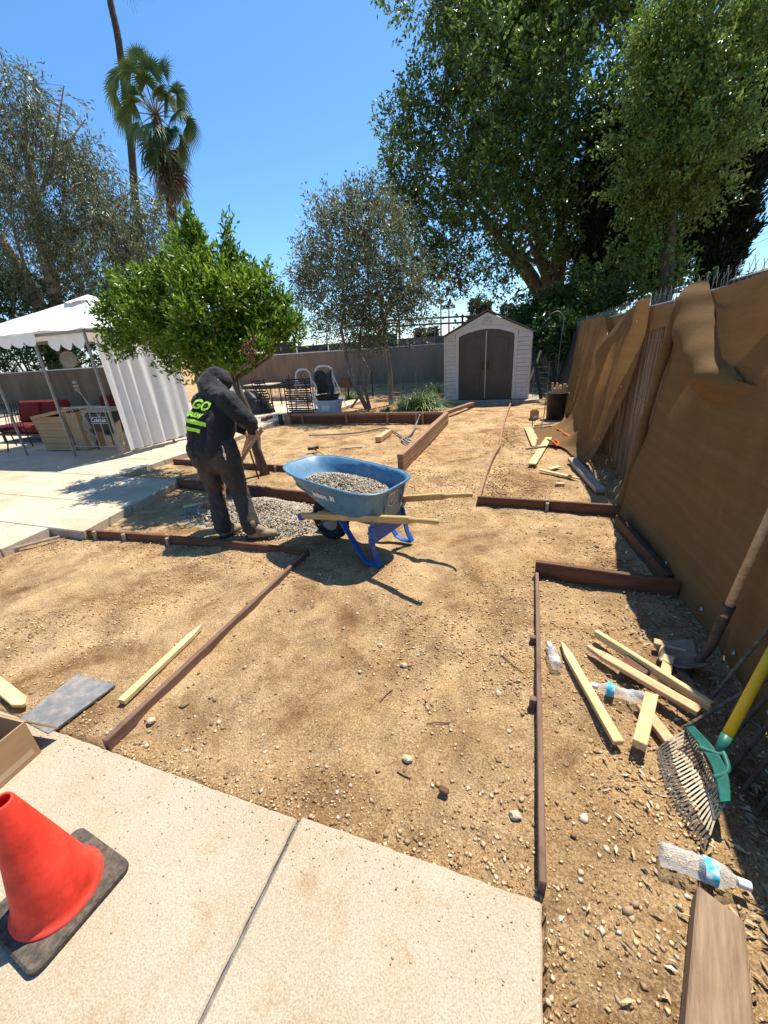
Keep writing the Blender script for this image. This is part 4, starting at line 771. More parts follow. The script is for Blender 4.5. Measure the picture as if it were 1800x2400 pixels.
mb.build('trunk', 'bark', cit, smooth=True)
cl = [px_clump(*a) for a in [(300, 795, CY, .30), (370, 800, CY - .3, .36), (460, 805, CY - .4, .36), (560, 800, CY - .4, .38), (640, 790, CY, .30), (685, 755, CY, .16), (285, 735, CY, .26), (365, 715, CY - .2, .38), (470, 715, CY - .5, .42), (560, 715, CY - .3, .40), (635, 735, CY, .26),
      (340, 660, CY, .20), (400, 640, CY, .30), (470, 635, CY - .2, .32), (540, 645, CY, .26), (590, 680, CY, .20), (430, 570, CY, .17), (470, 585, CY, .16), (535, 590, CY, .10), (400, 740, CY + .6, .5), (520, 740, CY + .6, .5), (460, 660, CY + .4, .35), (270, 690, CY, .10), (600, 640, CY + .2, .12), (660, 700, CY, .12)]]
cl = [(a, b, c - .06, d * .9, e * .9, f * .86) for a, b, c, d, e, f in cl]; sub = sub_clumps(cl, 7, (0.26, 0.46)) + sub_clumps(cl[:20], 4, (0.2, 0.35)); C, D = clump_points(sub, 2500, 0.45); D = D * 0.8 + np.array([0, 0, 0.75])
shoots = np.concatenate([np.array([tuple(AY(a + (c - a) * q, b + (d - b) * q, CY)) for q in np.linspace(0, 1, 16)]) for a, b, c, d in ((532, 530, 538, 650), (450, 515, 460, 600), (430, 530, 450, 600), (470, 560, 470, 620), (262, 660, 330, 700), (245, 800, 330, 790))]) + rng.normal(0, .035, (96, 3))
C = np.concatenate([C, shoots]); D = np.concatenate([D, np.tile([0, 0, 1.0], (96, 1))])
P, A = twig_leaves(C, D, 14, 0.15, 0.028, 0.0, 0.65); tn = np.clip(rng.normal(0.42, 0.2, len(P)) + 0.28 * (rng.uniform(0, 1, len(P)) < 0.22), 0, 1)
leaves('crown', P, A, 0.072, 0.027, 'leaf_citrus', cit, off=org(cit), tint=tn, fold=0.3)
C, D = clump_points([px_clump(580, 810, CY - .75, 0.06)], 8); P, A = twig_leaves(C, D, 8, 0.05, 0.02, .5); leaves('withered_leaves', P, A, 0.06, 0.022, 'leaf_brown', cit, off=org(cit))

# --- weeping pepper tree at the left
PY = 15.0; pb = AY(150, 860, PY); pt = thing('pepper_tree', (pb.x, PY, 0), 'large weeping grey green tree filling the upper left', 'tree'); mb = MB()
mb.tube([(pb.x - .6, PY, 0), AY(120, 820, PY), AY(95, 720, PY), AY(40, 620, PY), AY(-10, 540, PY)], [0.42, 0.38, 0.32, 0.25, 0.18], 9)
mb.tube([(pb.x + .3, PY + .3, 0), AY(150, 800, PY), AY(120, 650, PY), AY(80, 480, PY), AY(60, 330, PY)], [0.36, 0.32, 0.28, 0.2, 0.12], 9)
mb.tube([AY(250, 680, PY + 1), AY(300, 590, PY + 1), AY(340, 500, PY + 1)], [0.2, 0.16, 0.1], 7)
for a, b in (((80, 480), (200, 280)), ((80, 480), (150, 200)), ((60, 330), (60, 180)), ((95, 700), (30, 400)), ((120, 650), (240, 540)), ((100, 560), (300, 480)), ((40, 400), (0, 240)), ((110, 600), (60, 430)), ((240, 540), (330, 420))):
    limb(mb, AY(*a, PY), AY(*b, PY + random.uniform(-1, 1)), 0.085, 0.02, 0.09, 6, 6)
mb.build('trunk', 'bark_lt', pt, smooth=True)
cl = [px_clump(*a) for a in [(30, 240, PY, 1.3), (110, 300, PY, 1.3), (20, 330, PY, 1.6), (100, 430, PY, 1.9), (180, 420, PY, 1.4), (270, 520, PY, 1.5), (350, 470, PY + 1, 1.1), (200, 570, PY, 1.8), (60, 560, PY, 1.8), (330, 570, PY + 1, 1.3), (0, 470, PY, 1.6), (90, 220, PY, .7), (-40, 280, PY, 1.7), (190, 340, PY, .7), (400, 520, PY + 1, .7), (280, 620, PY, 1.2), (20, 160, PY, .8)]]
sub = sub_clumps(cl, 14, (0.18, 0.36)); C, D = clump_points(sub, 2000, 0.6); D = D * 0.7 + np.array([0, 0, -0.55])
P, A = twig_leaves(C, D, 22, 1.15, 0.07, 0.45, 0.35); leaves('crown', P, A, 0.18, 0.046, 'leaf_pepper', pt, off=org(pt), tint=np.clip(rng.normal(0.5, 0.24, len(P)), 0, 1))
mb = MB()
for c, d in list(zip(C, D))[:420]:
    e = Vector(c) + Vector(d).normalized() * 1.2 + Vector((random.uniform(-.2, .2), 0, -0.3)); mb.tube([Vector(c), Vector(c).lerp(e, .5) + Vector((random.uniform(-.12, .12), 0, .05)), e], [0.012, 0.008, 0.004], 3, cap=False)
props(mb.build('hanging_twigs', 'bark_lt', pt), kind='stuff')
bush('hedge', [px_clump(20, 720, 14.2, 1.2), px_clump(120, 780, 14.0, 1.0), px_clump(-60, 780, 14.2, 1.3), px_clump(230, 770, 14.5, 1.0), px_clump(60, 820, 13.6, 0.7), px_clump(300, 720, 15, 1.0), px_clump(-20, 650, 15, 1.2), px_clump(170, 700, 15.5, 1.2), px_clump(-140, 800, 14, 1.4), px_clump(330, 800, 14.6, .9), px_clump(200, 830, 13.7, .6), px_clump(0, 840, 13.5, .7), px_clump(100, 850, 13.5, .6), px_clump(-100, 700, 15, 1.4), px_clump(380, 780, 16, 1.1)], 3600, 0.14, 0.075, 'leaf_big', 'dark leafy hedge above the wall behind the gazebo', 'hedge', tint=0.2)

# --- palms
def palm_trunk(mb, pts, r): mb.tube(curve_pts(pts, 8), [r[0] + (r[1] - r[0]) * i / (8 * (len(pts) - 1)) + 0.012 * (i % 2) for i in range(8 * (len(pts) - 1) + 1)], 10)
def fan_frond(base, d, petiole, size, parent, material, droop=0.5, nl=26, tint=0.45):
    d = Vector(d).normalized(); side = d.cross(Vector((random.uniform(-1.2, 1.2), -1, random.uniform(-.4, 1.2))))
    if side.length < 0.1: side = Vector((1, 0, 0))
    side.normalize(); hub = Vector(base) + d * petiole + Vector((0, 0, -0.12 * petiole * droop)); up = side.cross(d); V = []; Fq = []; tn = []; k = 0
    V_ = []
    for i in range(nl):
        a = (i / (nl - 1) - 0.5) * R(250); L = size * (0.72 + 0.28 * math.cos(a * 0.6)) * random.uniform(0.9, 1.08); dirv = (d * math.cos(a) + side * math.sin(a)).normalized(); w = size * 0.062; perp = (side * math.cos(a) - d * math.sin(a)).normalized()
        for q in (0, 0.45, 0.75, 1.0):
            p = hub + dirv * L * q + up * (0.10 * L * (1 - abs(a) / 2.4)) * q + Vector((0, 0, -1)) * droop * L * (q ** 2.4) * 0.75; ww = w * (0.35 + 1.3 * q if q < .46 else 1.0 - 0.95 * (q - 0.45) / 0.55) * (0.8 if q else 1)
            V += [tuple(p - perp * ww), tuple(p + perp * ww + up * 0.02)]
        for s in range(3): Fq.append((k + 2 * s, k + 2 * s + 1, k + 2 * s + 3, k + 2 * s + 2))
        c = min(1, max(0, random.gauss(tint, .14))); tn += [c] * 8; k += 8
    f = np_mesh('frond', V, Fq, tn, material, parent, off=org(parent)); ORG[f.name] = org(parent)
    MB().tube([base, (Vector(base) + hub) / 2 + Vector((0, 0, 0.06 * petiole)), hub], [0.035, 0.026, 0.018], 5).build('petiole', 'leaf_strap' if False else 'bark_lt', f)
FY = 25.0; fp = thing('fan_palm', (AY(425, 600, FY).x, FY, 0), 'fan palm with broad fronds and brown skirt behind the weeping tree', 'palm', 'palms'); mb = MB(); top = AY(365, 270, FY)
palm_trunk(mb, [(AY(430, 640, FY).x, FY, 0), AY(412, 560, FY), AY(398, 440, FY), top], [0.34, 0.26]); mb.build('trunk', 'palm_trunk', fp)
random.seed(21)
for u, v, dy, s, dr in ((255, 140, .3, 1.5, .55), (290, 130, -.8, 1.5, .6), (310, 95, .5, 1.5, .35), (345, 130, -.4, 1.5, .4), (385, 130, .6, 1.5, .4), (425, 195, -.3, 1.5, .7), (245, 190, .6, 1.6, .6), (275, 260, -.6, 1.3, .7), (455, 285, .1, 1.5, .75), (350, 280, -1.6, 1.6, .9), (390, 330, -1.6, 1.5, .9), (435, 330, -.6, 1.4, .9), (400, 220, 1.2, 1.3, .6), (320, 200, -1.4, 1.3, .7), (365, 350, -1.2, 1.3, 1.0), (420, 360, .3, 1.3, 1.0), (300, 190, 1.2, 1.4, .5), (345, 310, 1.0, 1.3, .9)):
    e = AY(u, v, FY + dy); d = e - top; fan_frond(top, d, d.length * 0.8, s * random.uniform(.66, .8), fp, 'leaf_palm', dr, 32, random.uniform(.3, .65))
for u, v, dy, s, dr in ((330, 330, -1.5, 1.5, 1.1), (380, 300, -1.8, 1.5, 1.1), (410, 300, -1.2, 1.4, 1.0), (300, 300, -1.0, 1.3, 1.0), (350, 380, -1.4, 1.3, 1.1), (400, 390, -1.2, 1.3, 1.1), (260, 165, -.6, 1.4, .6), (330, 150, -1.0, 1.4, .5), (370, 170, -1.4, 1.4, .6), (410, 170, -1, 1.3, .6), (440, 240, -.8, 1.3, .8), (285, 215, -1, 1.3, .8)):
    e = AY(u, v, FY + dy); d = e - top; fan_frond(top, d, d.length * random.uniform(.5, .75), s * .74, fp, 'leaf_palm', dr, 30, random.uniform(.25, .6))
for k in range(20):
    a = random.uniform(0, 6.283); d = Vector((math.cos(a) * .5, math.sin(a) * .5, -1)); fan_frond(top - Vector((0, 0, 0.5 + 0.12 * k)), d, 0.9, 1.2, fp, 'leaf_dead', 0.6, 14, .5)
random.seed(7)
TY = 28.0; tpm = thing('tall_palm', (AY(345, 640, TY).x, TY, 0), 'very tall slender palm trunk rising out of the picture at left', 'palm', 'palms'); mb = MB()
tb = AY(330, 560, TY); ttop = AY(238, -140, TY); palm_trunk(mb, [(AY(352, 700, TY).x, TY, 0), tb, AY(306, 330, TY), AY(280, 110, TY), AY(258, 0, TY), ttop], [0.28, 0.15]); mb.build('trunk', 'palm_trunk', tpm)
for k in range(12):
    a = k * 0.55; fan_frond(ttop, (math.cos(a), math.sin(a), random.uniform(-.4, .9)), 1.2, 1.4, tpm, 'leaf_palm', 0.7, 16)

# --- strap leaved clumps
def strap(u, v, n, L, label, seed=1, y=None):
    p = G(u, v); t = thing('strap_leaf_plant', (p.x, p.y, 0), label, 'plant', 'strap leaved plants'); V = []; Fq = []; tn = []; k = 0
    for i in range(n):
        a = random.uniform(0, 6.283); el = random.uniform(0.6, 1.45); l = L * random.uniform(.65, 1.15); w = 0.012 * random.uniform(.8, 1.3); c = random.uniform(0.1, 1.0); o = Vector((random.uniform(-.12, .12), random.uniform(-.12, .12), 0)) * L / .5
        d = Vector((math.cos(a) * math.cos(el), math.sin(a) * math.cos(el), math.sin(el))); s = Vector((-math.sin(a), math.cos(a), 0))
        for q in (0, .3, .55, .8, 1): pt_ = Vector((p.x, p.y, 0)) + o + d * l * q + Vector((math.cos(a) * .25, math.sin(a) * .25, -1)) * l * 0.62 * q ** 2.5; pt_.z = max(pt_.z, 0.015); ww = w * (1 - 0.85 * q ** 3); V += [tuple(pt_ - s * ww), tuple(pt_ + s * ww)]; tn += [c, c]
        for q in range(4): Fq.append((k + 2 * q, k + 2 * q + 1, k + 2 * q + 3, k + 2 * q + 2))
        k += 10
    np_mesh('leaves', V, Fq, tn, 'leaf_strap', t, off=org(t))
    if L > .6: MB().tube(curve_pts([(p.x - .1, p.y, .2), (p.x - .12, p.y, .6), (p.x - .14, p.y, 0.95)], 4), 0.012, 5).build('flower_stalk', 'bark_grey', t)
strap(988, 964, 380, 1.05, 'large arching strap leaved clump left of the shed'); strap(822, 938, 90, 0.75, 'small strap leaved clump left of the thin trunks'); strap(905, 968, 70, 0.36, 'dark strap leaved clump between the trunks and the big clump'); strap(1012, 930, 160, 0.9, 'shaded strap leaved clump against the shed corner'); strap(952, 960, 160, .7, 'strap leaved clump at the left side of the largest clump')
# ================================================================== LOOSE SOIL, STONES, LEAVES
def scatter(n, x0, x1, y0, y1, power=1.0, keep=None):
    x = rng.uniform(x0, x1, n); y = y0 + (y1 - y0) * rng.uniform(0, 1, n) ** power; h = hz(x, y); ok = (h > -0.05)
    ok &= ~((y < SLAB_Y + 0.012) & (x < SLAB_X + .006)); 
    if keep is not None: ok &= rng.uniform(0, 1, n) < keep(x, y)
    return np.stack([x[ok], y[ok], h[ok]], 1)
pat = lambda x, y: np.clip(0.22 + 1.9 * vnoise(x * 1.6, y * 1.6, 21) + 0.9 * vnoise(x * 4.5, y * 4.5, 22), 0.03, 1)
P = scatter(66000, -4.7, 1.05, 0.42, 5.2, 1.5, pat); s = rng.uniform(0.0028, 0.0075, len(P)) * rng.uniform(.7, 1.5, len(P)); P[:, 2] += s * 0.35
stones('loose_soil', P, s, 'clod', label='crumbs of dry soil strewn over the ground', cat='soil')
P = scatter(9000, -6, 1.0, 4.5, 12, 1.3, pat); s = rng.uniform(0.006, 0.014, len(P)); P[:, 2] += s * 0.3
stones('far_loose_soil', P, s, 'clod', label='crumbs of dry soil between the wheelbarrow and the shed', cat='soil')
band = lambda x, y: np.clip(0.06 + 0.9 * np.exp(-((x + 1.42) / 0.20) ** 2) * (y > 1) + 0.9 * np.exp(-((y - 0.82) / 0.09) ** 2) + 0.8 * np.exp(-((x - 0.02) / 0.11) ** 2) + 0.5 * np.exp(-((x - 0.28) / 0.13) ** 2) + 1.2 * np.clip(vnoise(x * 2.2, y * 2.2, 31), 0, 1) - 0.30 * (x < -1.75), 0.01, 1)
P = scatter(9000, -4.5, 1.0, 0.45, 4.6, 1.3, band); s = 0.0035 + 0.008 * rng.uniform(0, 1, len(P)) ** 2.2; P[:, 2] += s * 0.2
stones('pebbles', P, s, 'stone', label='small pebbles scattered over the bare path', cat='pebbles')
P = scatter(420, -4.3, 1.0, 0.78, 7.5, 1.4, band); s = rng.uniform(0.009, 0.017, len(P)) * rng.uniform(.7, 1.15, len(P)); P[:, 2] += s * 0.15
stones('larger_pebbles', P, s, 'stone', base='ico', label='larger stones lying along the edging boards', cat='stones')
P = scatter(5200, -0.42, 0.35, 4.1, 9.8, 1.3, lambda x, y: np.clip(np.exp(-((x + 0.30) / 0.13) ** 2) * (0.5 + 2.2 * vnoise(x * 3, y * 2.2, 51)), 0, .8)); s = rng.uniform(0.006, 0.017, len(P)); P[:, 2] += s * 0.2
stones('turned_soil', P, s, 'clod', label='turned soil heaped along the thin bender strip', cat='soil', tint=np.clip(rng.normal(.25, .15, len(P)), 0, 1))
for u, v, r_, lb in ((890, 1510, 0.016, 'square pale stone in the middle of the path'), (946, 1557, 0.018, 'round white stone in the middle of the path'), (955, 1773, 0.020, 'whitish stone on the path near the brown wood chip'), (1208, 1905, 0.020, 'pale stone on the path beside the edging strip'), (355, 1690, .02, 'white angular stone near the left edging board')):
    g = G(u, v, 0.01); bm = bmesh.new(); bmesh.ops.create_icosphere(bm, subdivisions=2, radius=r_)
    for vv in bm.verts: vv.co = Vector((vv.co.x * 1.1, vv.co.y * .85, vv.co.z * .7)) * (1 + random.uniform(-.16, .16))
    me = bpy.data.meshes.new('stone'); bm.to_mesh(me); bm.free(); o = link('stone', me, 'patio'); o.location = (g.x, g.y, hz1(g.x, g.y) + r_ * .4); props(o, lb, 'stone', 'single stones on the path')
g = G(1041, 1852, 0.01); plank('wood_chip', (g.x - .018, g.y, 0.014), (g.x + .018, g.y - .006, 0.014), 0.022, 0.016, 'redwood', label='small dark brown block offcut on the path', cat='offcut')
for pts, lb in (([(1000, 1690), (1020, 1688), (1045, 1690), (1055, 1690)], 'thin curved twig lying on the path'), ([(930, 1800), (945, 1810), (962, 1818)], 'short dark twig near the whitish stone'), ([(1175, 1535), (1205, 1560), (1222, 1573)], 'straight dark twig beside the edging strip'), ([(890, 1640), (905, 1620), (920, 1610)], 'faint short twig left of the curved one')):
    q = [G(u, v, 0.012) for u, v in pts]; o = MB().tube([Vector((p.x, p.y, hz1(p.x, p.y) + .006)) for p in q], 0.0028, 5).build('twig', 'twig', at=q[0]); props(o, lb, 'twig', 'twigs on the path')
# dry leaf litter at the foot of the fence
def lk(x, y): return np.clip(0.05 + 1.4 * (x - 0.42) / 0.5 + 0.6 * vnoise(x * 5, y * 5, 41), 0.02, 1) * np.where(y > 3, 0.6, 1)
P = scatter(2900, 0.2, 1.06, 0.45, 5.6, 1.5, lk); P[:, 2] += 0.006 + rng.uniform(0, .012, len(P)); a = rng.uniform(0, 6.283, len(P)); A = np.stack([np.cos(a), np.sin(a), rng.normal(0, .25, len(P))], 1)
o = leaves('leaf_litter', P, A, 0.036, 0.011, 'dryleaf', fold=0.3, up=np.tile([0, 0, 1.0], (len(P), 1)) + rng.normal(0, .35, (len(P), 3)), tint=np.clip(rng.normal(.5, .28, len(P)), 0, 1)); props(o, 'dry leaf litter along the foot of the fence', 'leaves', kind='stuff')
P = scatter(700, -7, 0.8, 9.2, 17.5, 1, lambda x, y: np.where((x < -2.4) | (y > 14), .9, .05)); P[:, 2] += .01; a = rng.uniform(0, 6.283, len(P))
o = leaves('far_leaf_litter', P, np.stack([np.cos(a), np.sin(a), rng.normal(0, .2, len(P))], 1), 0.09, 0.05, 'dryleaf', up=np.tile([0, 0, 1.0], (len(P), 1)) + rng.normal(0, .3, (len(P), 3))); props(o, 'fallen leaves under the thin trunked tree', 'leaves', kind='stuff')

# soil trodden onto the edge of the concrete
n = 520; x = rng.uniform(-2.6, SLAB_X - .01, n); y = SLAB_Y - .004 - np.abs(rng.normal(0, .13, n)) * (0.4 + 1.6 * np.clip(vnoise(x * 2.2, x * 0 + 3, 61) + .4, 0, 1)); s = rng.uniform(.0016, .0042, n)
stones('spilled_soil', np.stack([x, y, np.where(x < -.69, .022, .020) + s * .4], 1), s, 'clod', label='soil crumbs trodden onto the edge of the concrete', cat='soil')
# --- gravel pile behind the worker
gp = thing('gravel_pile', (-2.75, 3.3, 0), 'heap of grey crushed gravel behind the worker\'s legs', 'gravel'); gp['kind'] = 'stuff'
def gh(x, y):
    a = 0.14 * np.exp(-(((x + 2.58) / 0.36) ** 2 + ((y - 3.36) / 0.24) ** 2)) + 0.09 * np.exp(-(((x + 3.15) / 0.42) ** 2 + ((y - 3.35) / 0.25) ** 2)) + 0.05 * np.exp(-(((x + 2.4) / 0.55) ** 2 + ((y - 3.15) / 0.32) ** 2)); return a
ux = np.linspace(-4.0, -1.7, 70); uy = np.linspace(2.65, 3.70, 40); UX, UY = np.meshgrid(ux, uy, indexing='ij'); UZ = gh(UX, UY) - 0.018 + hz(UX, UY) * .5; I2 = (np.arange(69)[:, None] * 40 + np.arange(39)[None]).ravel()
np_mesh('gravel_core', np.stack([UX.ravel(), UY.ravel(), UZ.ravel()], 1), np.stack([I2, I2 + 40, I2 + 41, I2 + 1], 1), None, 'gravel_bed', gp, off=org(gp), smooth=True)
n = 26000; x = rng.uniform(-4.0, -1.75, n); y = rng.uniform(2.68, 3.70, n); z = gh(x, y); ok = rng.uniform(0, 1, n) < np.clip((z - 0.012) / 0.045, 0, 1); P = np.stack([x, y, z + hz(x, y) * .5], 1)[ok]; P = P[:9000]
o = stones('gravel_stones', P, rng.uniform(0.007, 0.015, len(P)), 'gravel', flat=.8, parent=None); o.parent = gp; o.location = -org(gp)

# ================================================================== WHEELBARROW
wb0 = Vector((-1.63, 2.965, 0)); wa = R(-15); wb = thing('wheelbarrow', wb0, 'blue steel wheelbarrow with wooden handles loaded with gravel', 'wheelbarrow')
RW = Matrix.Rotation(wa, 3, 'Z')
def WL(x, y, z): return wb0 + RW @ Vector((x, y, z))
def ring(cx, cz, hl_f, hl_r, hw, tilt, e, n=56):
    out = []
    for i in range(n):
        a = 2 * math.pi * i / n; c, s = math.cos(a), math.sin(a); ex = e if c > 0 else e * 1.35; px_ = math.copysign(abs(c) ** (2 / (2 + 2 / ex * 2)) if False else abs(c) ** ex, c); py = math.copysign(abs(s) ** e, s)
        lx = px_ * (hl_r if c > 0 else hl_f); wsc = 1.0 if lx > 0 else 1 - 0.16 * (lx / hl_f) ** 2
        out.append((cx + lx, py * hw * wsc, cz + tilt * lx))
    return out
lev = [(0.40, 0.345, 0.02, 0.02, 0.02, 0.0, .5), (0.40, 0.335, 0.25, 0.24, 0.18, -0.04, .42), (0.395, 0.345, 0.285, 0.265, 0.205, -0.05, .40), (0.37, 0.385, 0.345, 0.295, 0.228, -0.06, .40), (0.33, 0.47, 0.445, 0.35, 0.26, -0.08, .42), (0.28, 0.57, 0.52, 0.42, 0.292, -0.09, .45), (0.25, 0.645, 0.545, 0.47, 0.315, -0.095, .48), (0.245, 0.652, 0.56, 0.482, 0.327, -0.095, .48), (0.245, 0.648, 0.568, 0.49, 0.335, -0.095, .48)]
mb = MB(); n = 56
for L in lev: mb.v += [tuple(WL(*p)) for p in ring(*L)]
for i in range(len(lev) - 1):
    for j in range(n): mb.f.append((i * n + j, i * n + (j + 1) % n, (i + 1) * n + (j + 1) % n, (i + 1) * n + j))
mb.f.append(tuple(reversed(range(n)))); tray = mb.build('tray', 'blue_tray', wb, smooth=True, solid=0.006)
rim = ring(0.245, 0.650, 0.568, 0.49, 0.335, -0.095, .48); rim.append(rim[0]); MB().tube([WL(*p) for p in rim], 0.0105, 8, cap=False).build('rim', 'blue_tray', tray, smooth=True)
for yo in (-0.115, 0.115):                    # pressed ribs on the rear and sides
    MB().tube([WL(0.672, yo, 0.40), WL(0.71, yo, 0.5), WL(0.728, yo, 0.58)], 0.006, 6).build('rib', 'blue_tray', tray, smooth=True)
for s in (-1, 1):
    pts = [WL(-0.22, s * 0.15, 0.24), WL(1.0, s * 0.262, 0.475)]; plank('handle', pts[0], pts[1], 0.036, 0.052, 'barrow_handle', wb, bevel=0.004)
    d = (pts[1] - pts[0]).normalized(); e = pts[1] + d * 0.24 + Vector((0, 0, -0.004)); g0 = pts[1] - d * 0.01
    MB().tube([g0, g0 + d * .03, pts[1] + d * .05, e - d * .03, e - d * .008, e], [0.026, 0.023, 0.0185, 0.0195, 0.017, 0.008], 12).build('grip', 'barrow_handle', wb, smooth=True)
    MB().beam(WL(-0.235, s * 0.15, 0.225), WL(-0.19, s * 0.155, 0.235), 0.05, 0.062).build('nose_bracket', 'blue_frame', wb, bevel=0.004)
    y = s * 0.225; yy = s * 0.24
    strap_ = [WL(0.30, s * 0.19, 0.325), WL(0.36, y, 0.28), WL(0.50, yy, 0.10), WL(0.545, yy, 0.035), WL(0.60, yy, 0.012), WL(0.70, yy, 0.012)]
    mb = MB()
    for a, b in zip(strap_[:-1], strap_[1:]): mb.beam(a, b + (b - a).normalized() * .004, 0.052, 0.012)
    leg = mb.build('leg', 'blue_frame', wb, bevel=0.002); mb = MB()
    back = [WL(0.66, y, 0.395), WL(0.63, y, 0.33), WL(0.635, yy, 0.20), WL(0.66, yy, 0.10), WL(0.705, yy, 0.016)]
    for a, b in zip(back[:-1], back[1:]): mb.beam(a, b + (b - a).normalized() * .004, 0.054, 0.012)
    mb.build('rear_strut', 'blue_frame', leg, bevel=0.002)
    for q in ((0.628, 0.29), (0.645, 0.17), (0.632, .225)): MB().lathe([(0.0, 0.012), (0.010, 0.012), (0.011, 0), (0.011, -.008)], 8, Matrix.Translation(WL(q[0], s * .262, q[1])) @ Matrix.Rotation(wa, 4, 'Z') @ Matrix.Rotation(R(90 * s * -1 + 180), 4, 'X')).build('bolt', 'bolt', leg)
MB().add([WL(0.62, -0.225, 0.34), WL(0.62, 0.225, 0.34), WL(0.645, 0.235, 0.19), WL(0.645, -0.235, 0.19)], [(0, 1, 2, 3)]).build('cross_brace', 'blue_frame', wb, solid=0.006)
MB().beam(WL(0.10, -.17, .31), WL(.10, .17, .31), .04, .03).build('tray_bearer', 'blue_frame', wb); MB().beam(WL(0.60, -.21, .365), WL(.60, .21, .365), .04, .03).build('tray_bearer', 'blue_frame', wb)
for s in (-1, 1): MB().add([WL(0.02, s * .165, .30), WL(0.15, s * .17, .325), WL(.62, s * .21, .40), WL(.62, s * .215, .43), WL(.15, s * .175, .345), WL(0.02, s * .17, .325)], [(0, 1, 4, 5), (1, 2, 3, 4)]).build('wedge', 'barrow_handle', wb, solid=.03)
MX = Matrix.Translation(WL(0, 0, 0.195)) @ Matrix.Rotation(wa, 4, 'Z') @ Matrix.Rotation(R(90), 4, 'X'); wh = thing('wheel', WL(0, 0, .195), None, None); wh.parent = wb; wh.location = WL(0, 0, .195) - wb0; ORG[wh.name] = WL(0, 0, .195)
prof = [(0.105, -.035), (0.13, -.045), (0.165, -.047), (0.185, -.036), (0.194, -.015), (0.194, .015), (0.185, .036), (0.165, .047), (0.13, .045), (0.105, .035)]
MB().lathe(prof, 40, MX).build('tyre', 'tyre', wh, smooth=True); mb = MB()
for i in range(40):
    a = 2 * math.pi * i / 40; c = MX @ Vector((0.192 * math.cos(a), 0.192 * math.sin(a), 0.017 * (1 if i % 2 else -1))); mb.box(c, (0.018, 0.03, 0.012), (MX.to_3x3() @ Matrix.Rotation(a, 3, 'Z') @ Matrix.Rotation(R(90), 3, 'Y') @ Matrix.Rotation(R(90), 3, 'Z')))
mb.build('tread', 'tyre', wh); MB().lathe([(0.0, -.03), (.10, -.02), (.108, -.034), (.108, .034), (.10, .02), (0.0, .03)], 28, MX).build('rim', 'metal_grey', wh, smooth=True)
MB().tube([MX @ Vector((0, 0, -.16)), MX @ Vector((0, 0, .16))], .009).build('axle', 'bolt', wb)
def local_frame(x, z): x = Vector(x).normalized(); z = Vector(z).normalized(); y = z.cross(x).normalized(); x = y.cross(z); M = Matrix((x, y, z)).transposed().to_4x4(); return M
ax = RW @ Vector((1, 0, 0)); ay = RW @ Vector((0, 1, 0))
M = local_frame(ax + Vector((0, 0, -.05)), -ay * 1.0 + Vector((0, 0, -0.25))); M.translation = WL(0.185, -0.36, 0.525); text_obj('brand_lettering', 'Jackson', 0.062, M, 'paper', tray, tray, bold=0.0025, sx=.82, off=.009)
M2 = M.copy(); M2.translation = WL(0.19, -.36, 0.492); text_obj('small_lettering', 'PROFESSIONAL TOOLS', 0.016, M2, 'paper', tray, tray, bold=0.0006)
def patch(name, w, h, M4, material, parent, target, nx=10, ny=6, off=.008, hole=None):
    mb = MB().grid(lambda a, b: ((a - .5) * w, (b - .5) * h, 0), nx, ny); me = mb.mesh(name); o = link(name, me, material, parent); Mx = M4.copy(); Mx.translation = Mx.translation - org(parent); o.matrix_local = Mx
    s_ = o.modifiers.new('wrap', 'SHRINKWRAP'); s_.target = target; s_.wrap_method = 'PROJECT'; s_.use_project_z = True; s_.use_negative_direction = True; s_.use_positive_direction = True; s_.offset = off; s_.wrap_mode = 'ABOVE_SURFACE'; return o
M3 = M.copy(); M3.translation = WL(0.318, -.36, .518); patch('emblem', .042, .046, M3, 'paper', tray, tray); M3b = M.copy(); M3b.translation = WL(0.323, -.36, .518); patch('emblem_bar', .006, .05, M3b, 'blue_tray', tray, tray, 2, 4, .0095)
Mr = local_frame(ay, ax + Vector((0, 0, -.15)))
for (yy, zz, w, h, ang) in ((-.02, .605, .12, .005, 0), (-.08, .555, .005, .10, 0), (.04, .555, .005, .10, 0), (-.05, .495, .075, .005, -28), (.01, .495, .075, .005, 28), (-.02, .57, .09, .004, 0), (-.02, .555, .08, .004, 0), (-.02, .54, .085, .004, 0), (-.02, .525, .06, .004, 0), (.15, .575, .05, .055, 0)):
    Mq = Mr @ Matrix.Rotation(R(ang), 4, 'Z'); Mq.translation = WL(.80, yy, zz - .055); patch('sticker', w, h, Mq, 'paper', tray, tray, 6, 4)
Mq = Mr.copy(); Mq.translation = WL(.80, -.02, .533); text_obj('sticker_lettering', 'Jackson', .024, Mq, 'paper', tray, tray, bold=.001)
# gravel riding in the tray
gl = thing('gravel_load', WL(0.2, 0, .5), 'pale gravel heaped inside the blue wheelbarrow tray', 'gravel'); gl['kind'] = 'stuff'
def lh(a, b): return 0.535 + 0.085 * math.exp(-((a - .10) / .26) ** 2 - (b / .17) ** 2) - 0.05 * a
mb = MB().grid(lambda i, j: WL(*(lambda a, r: (0.17 + r * .47 * math.cos(a), r * .268 * math.sin(a), lh(.17 + r * .47 * math.cos(a), r * .268 * math.sin(a)) - .012))(i * 2 * math.pi, max(.001, j))), 40, 10); mb.build('gravel_core', 'gravel_bed', gl, smooth=True)
P = []
while len(P) < 2600:
    a, r = random.uniform(0, 6.283), random.uniform(0, 1) ** .5; X, Yl = 0.17 + r * .47 * math.cos(a), r * .268 * math.sin(a); P.append(tuple(WL(X, Yl, lh(X, Yl) + random.uniform(-.004, .006))))
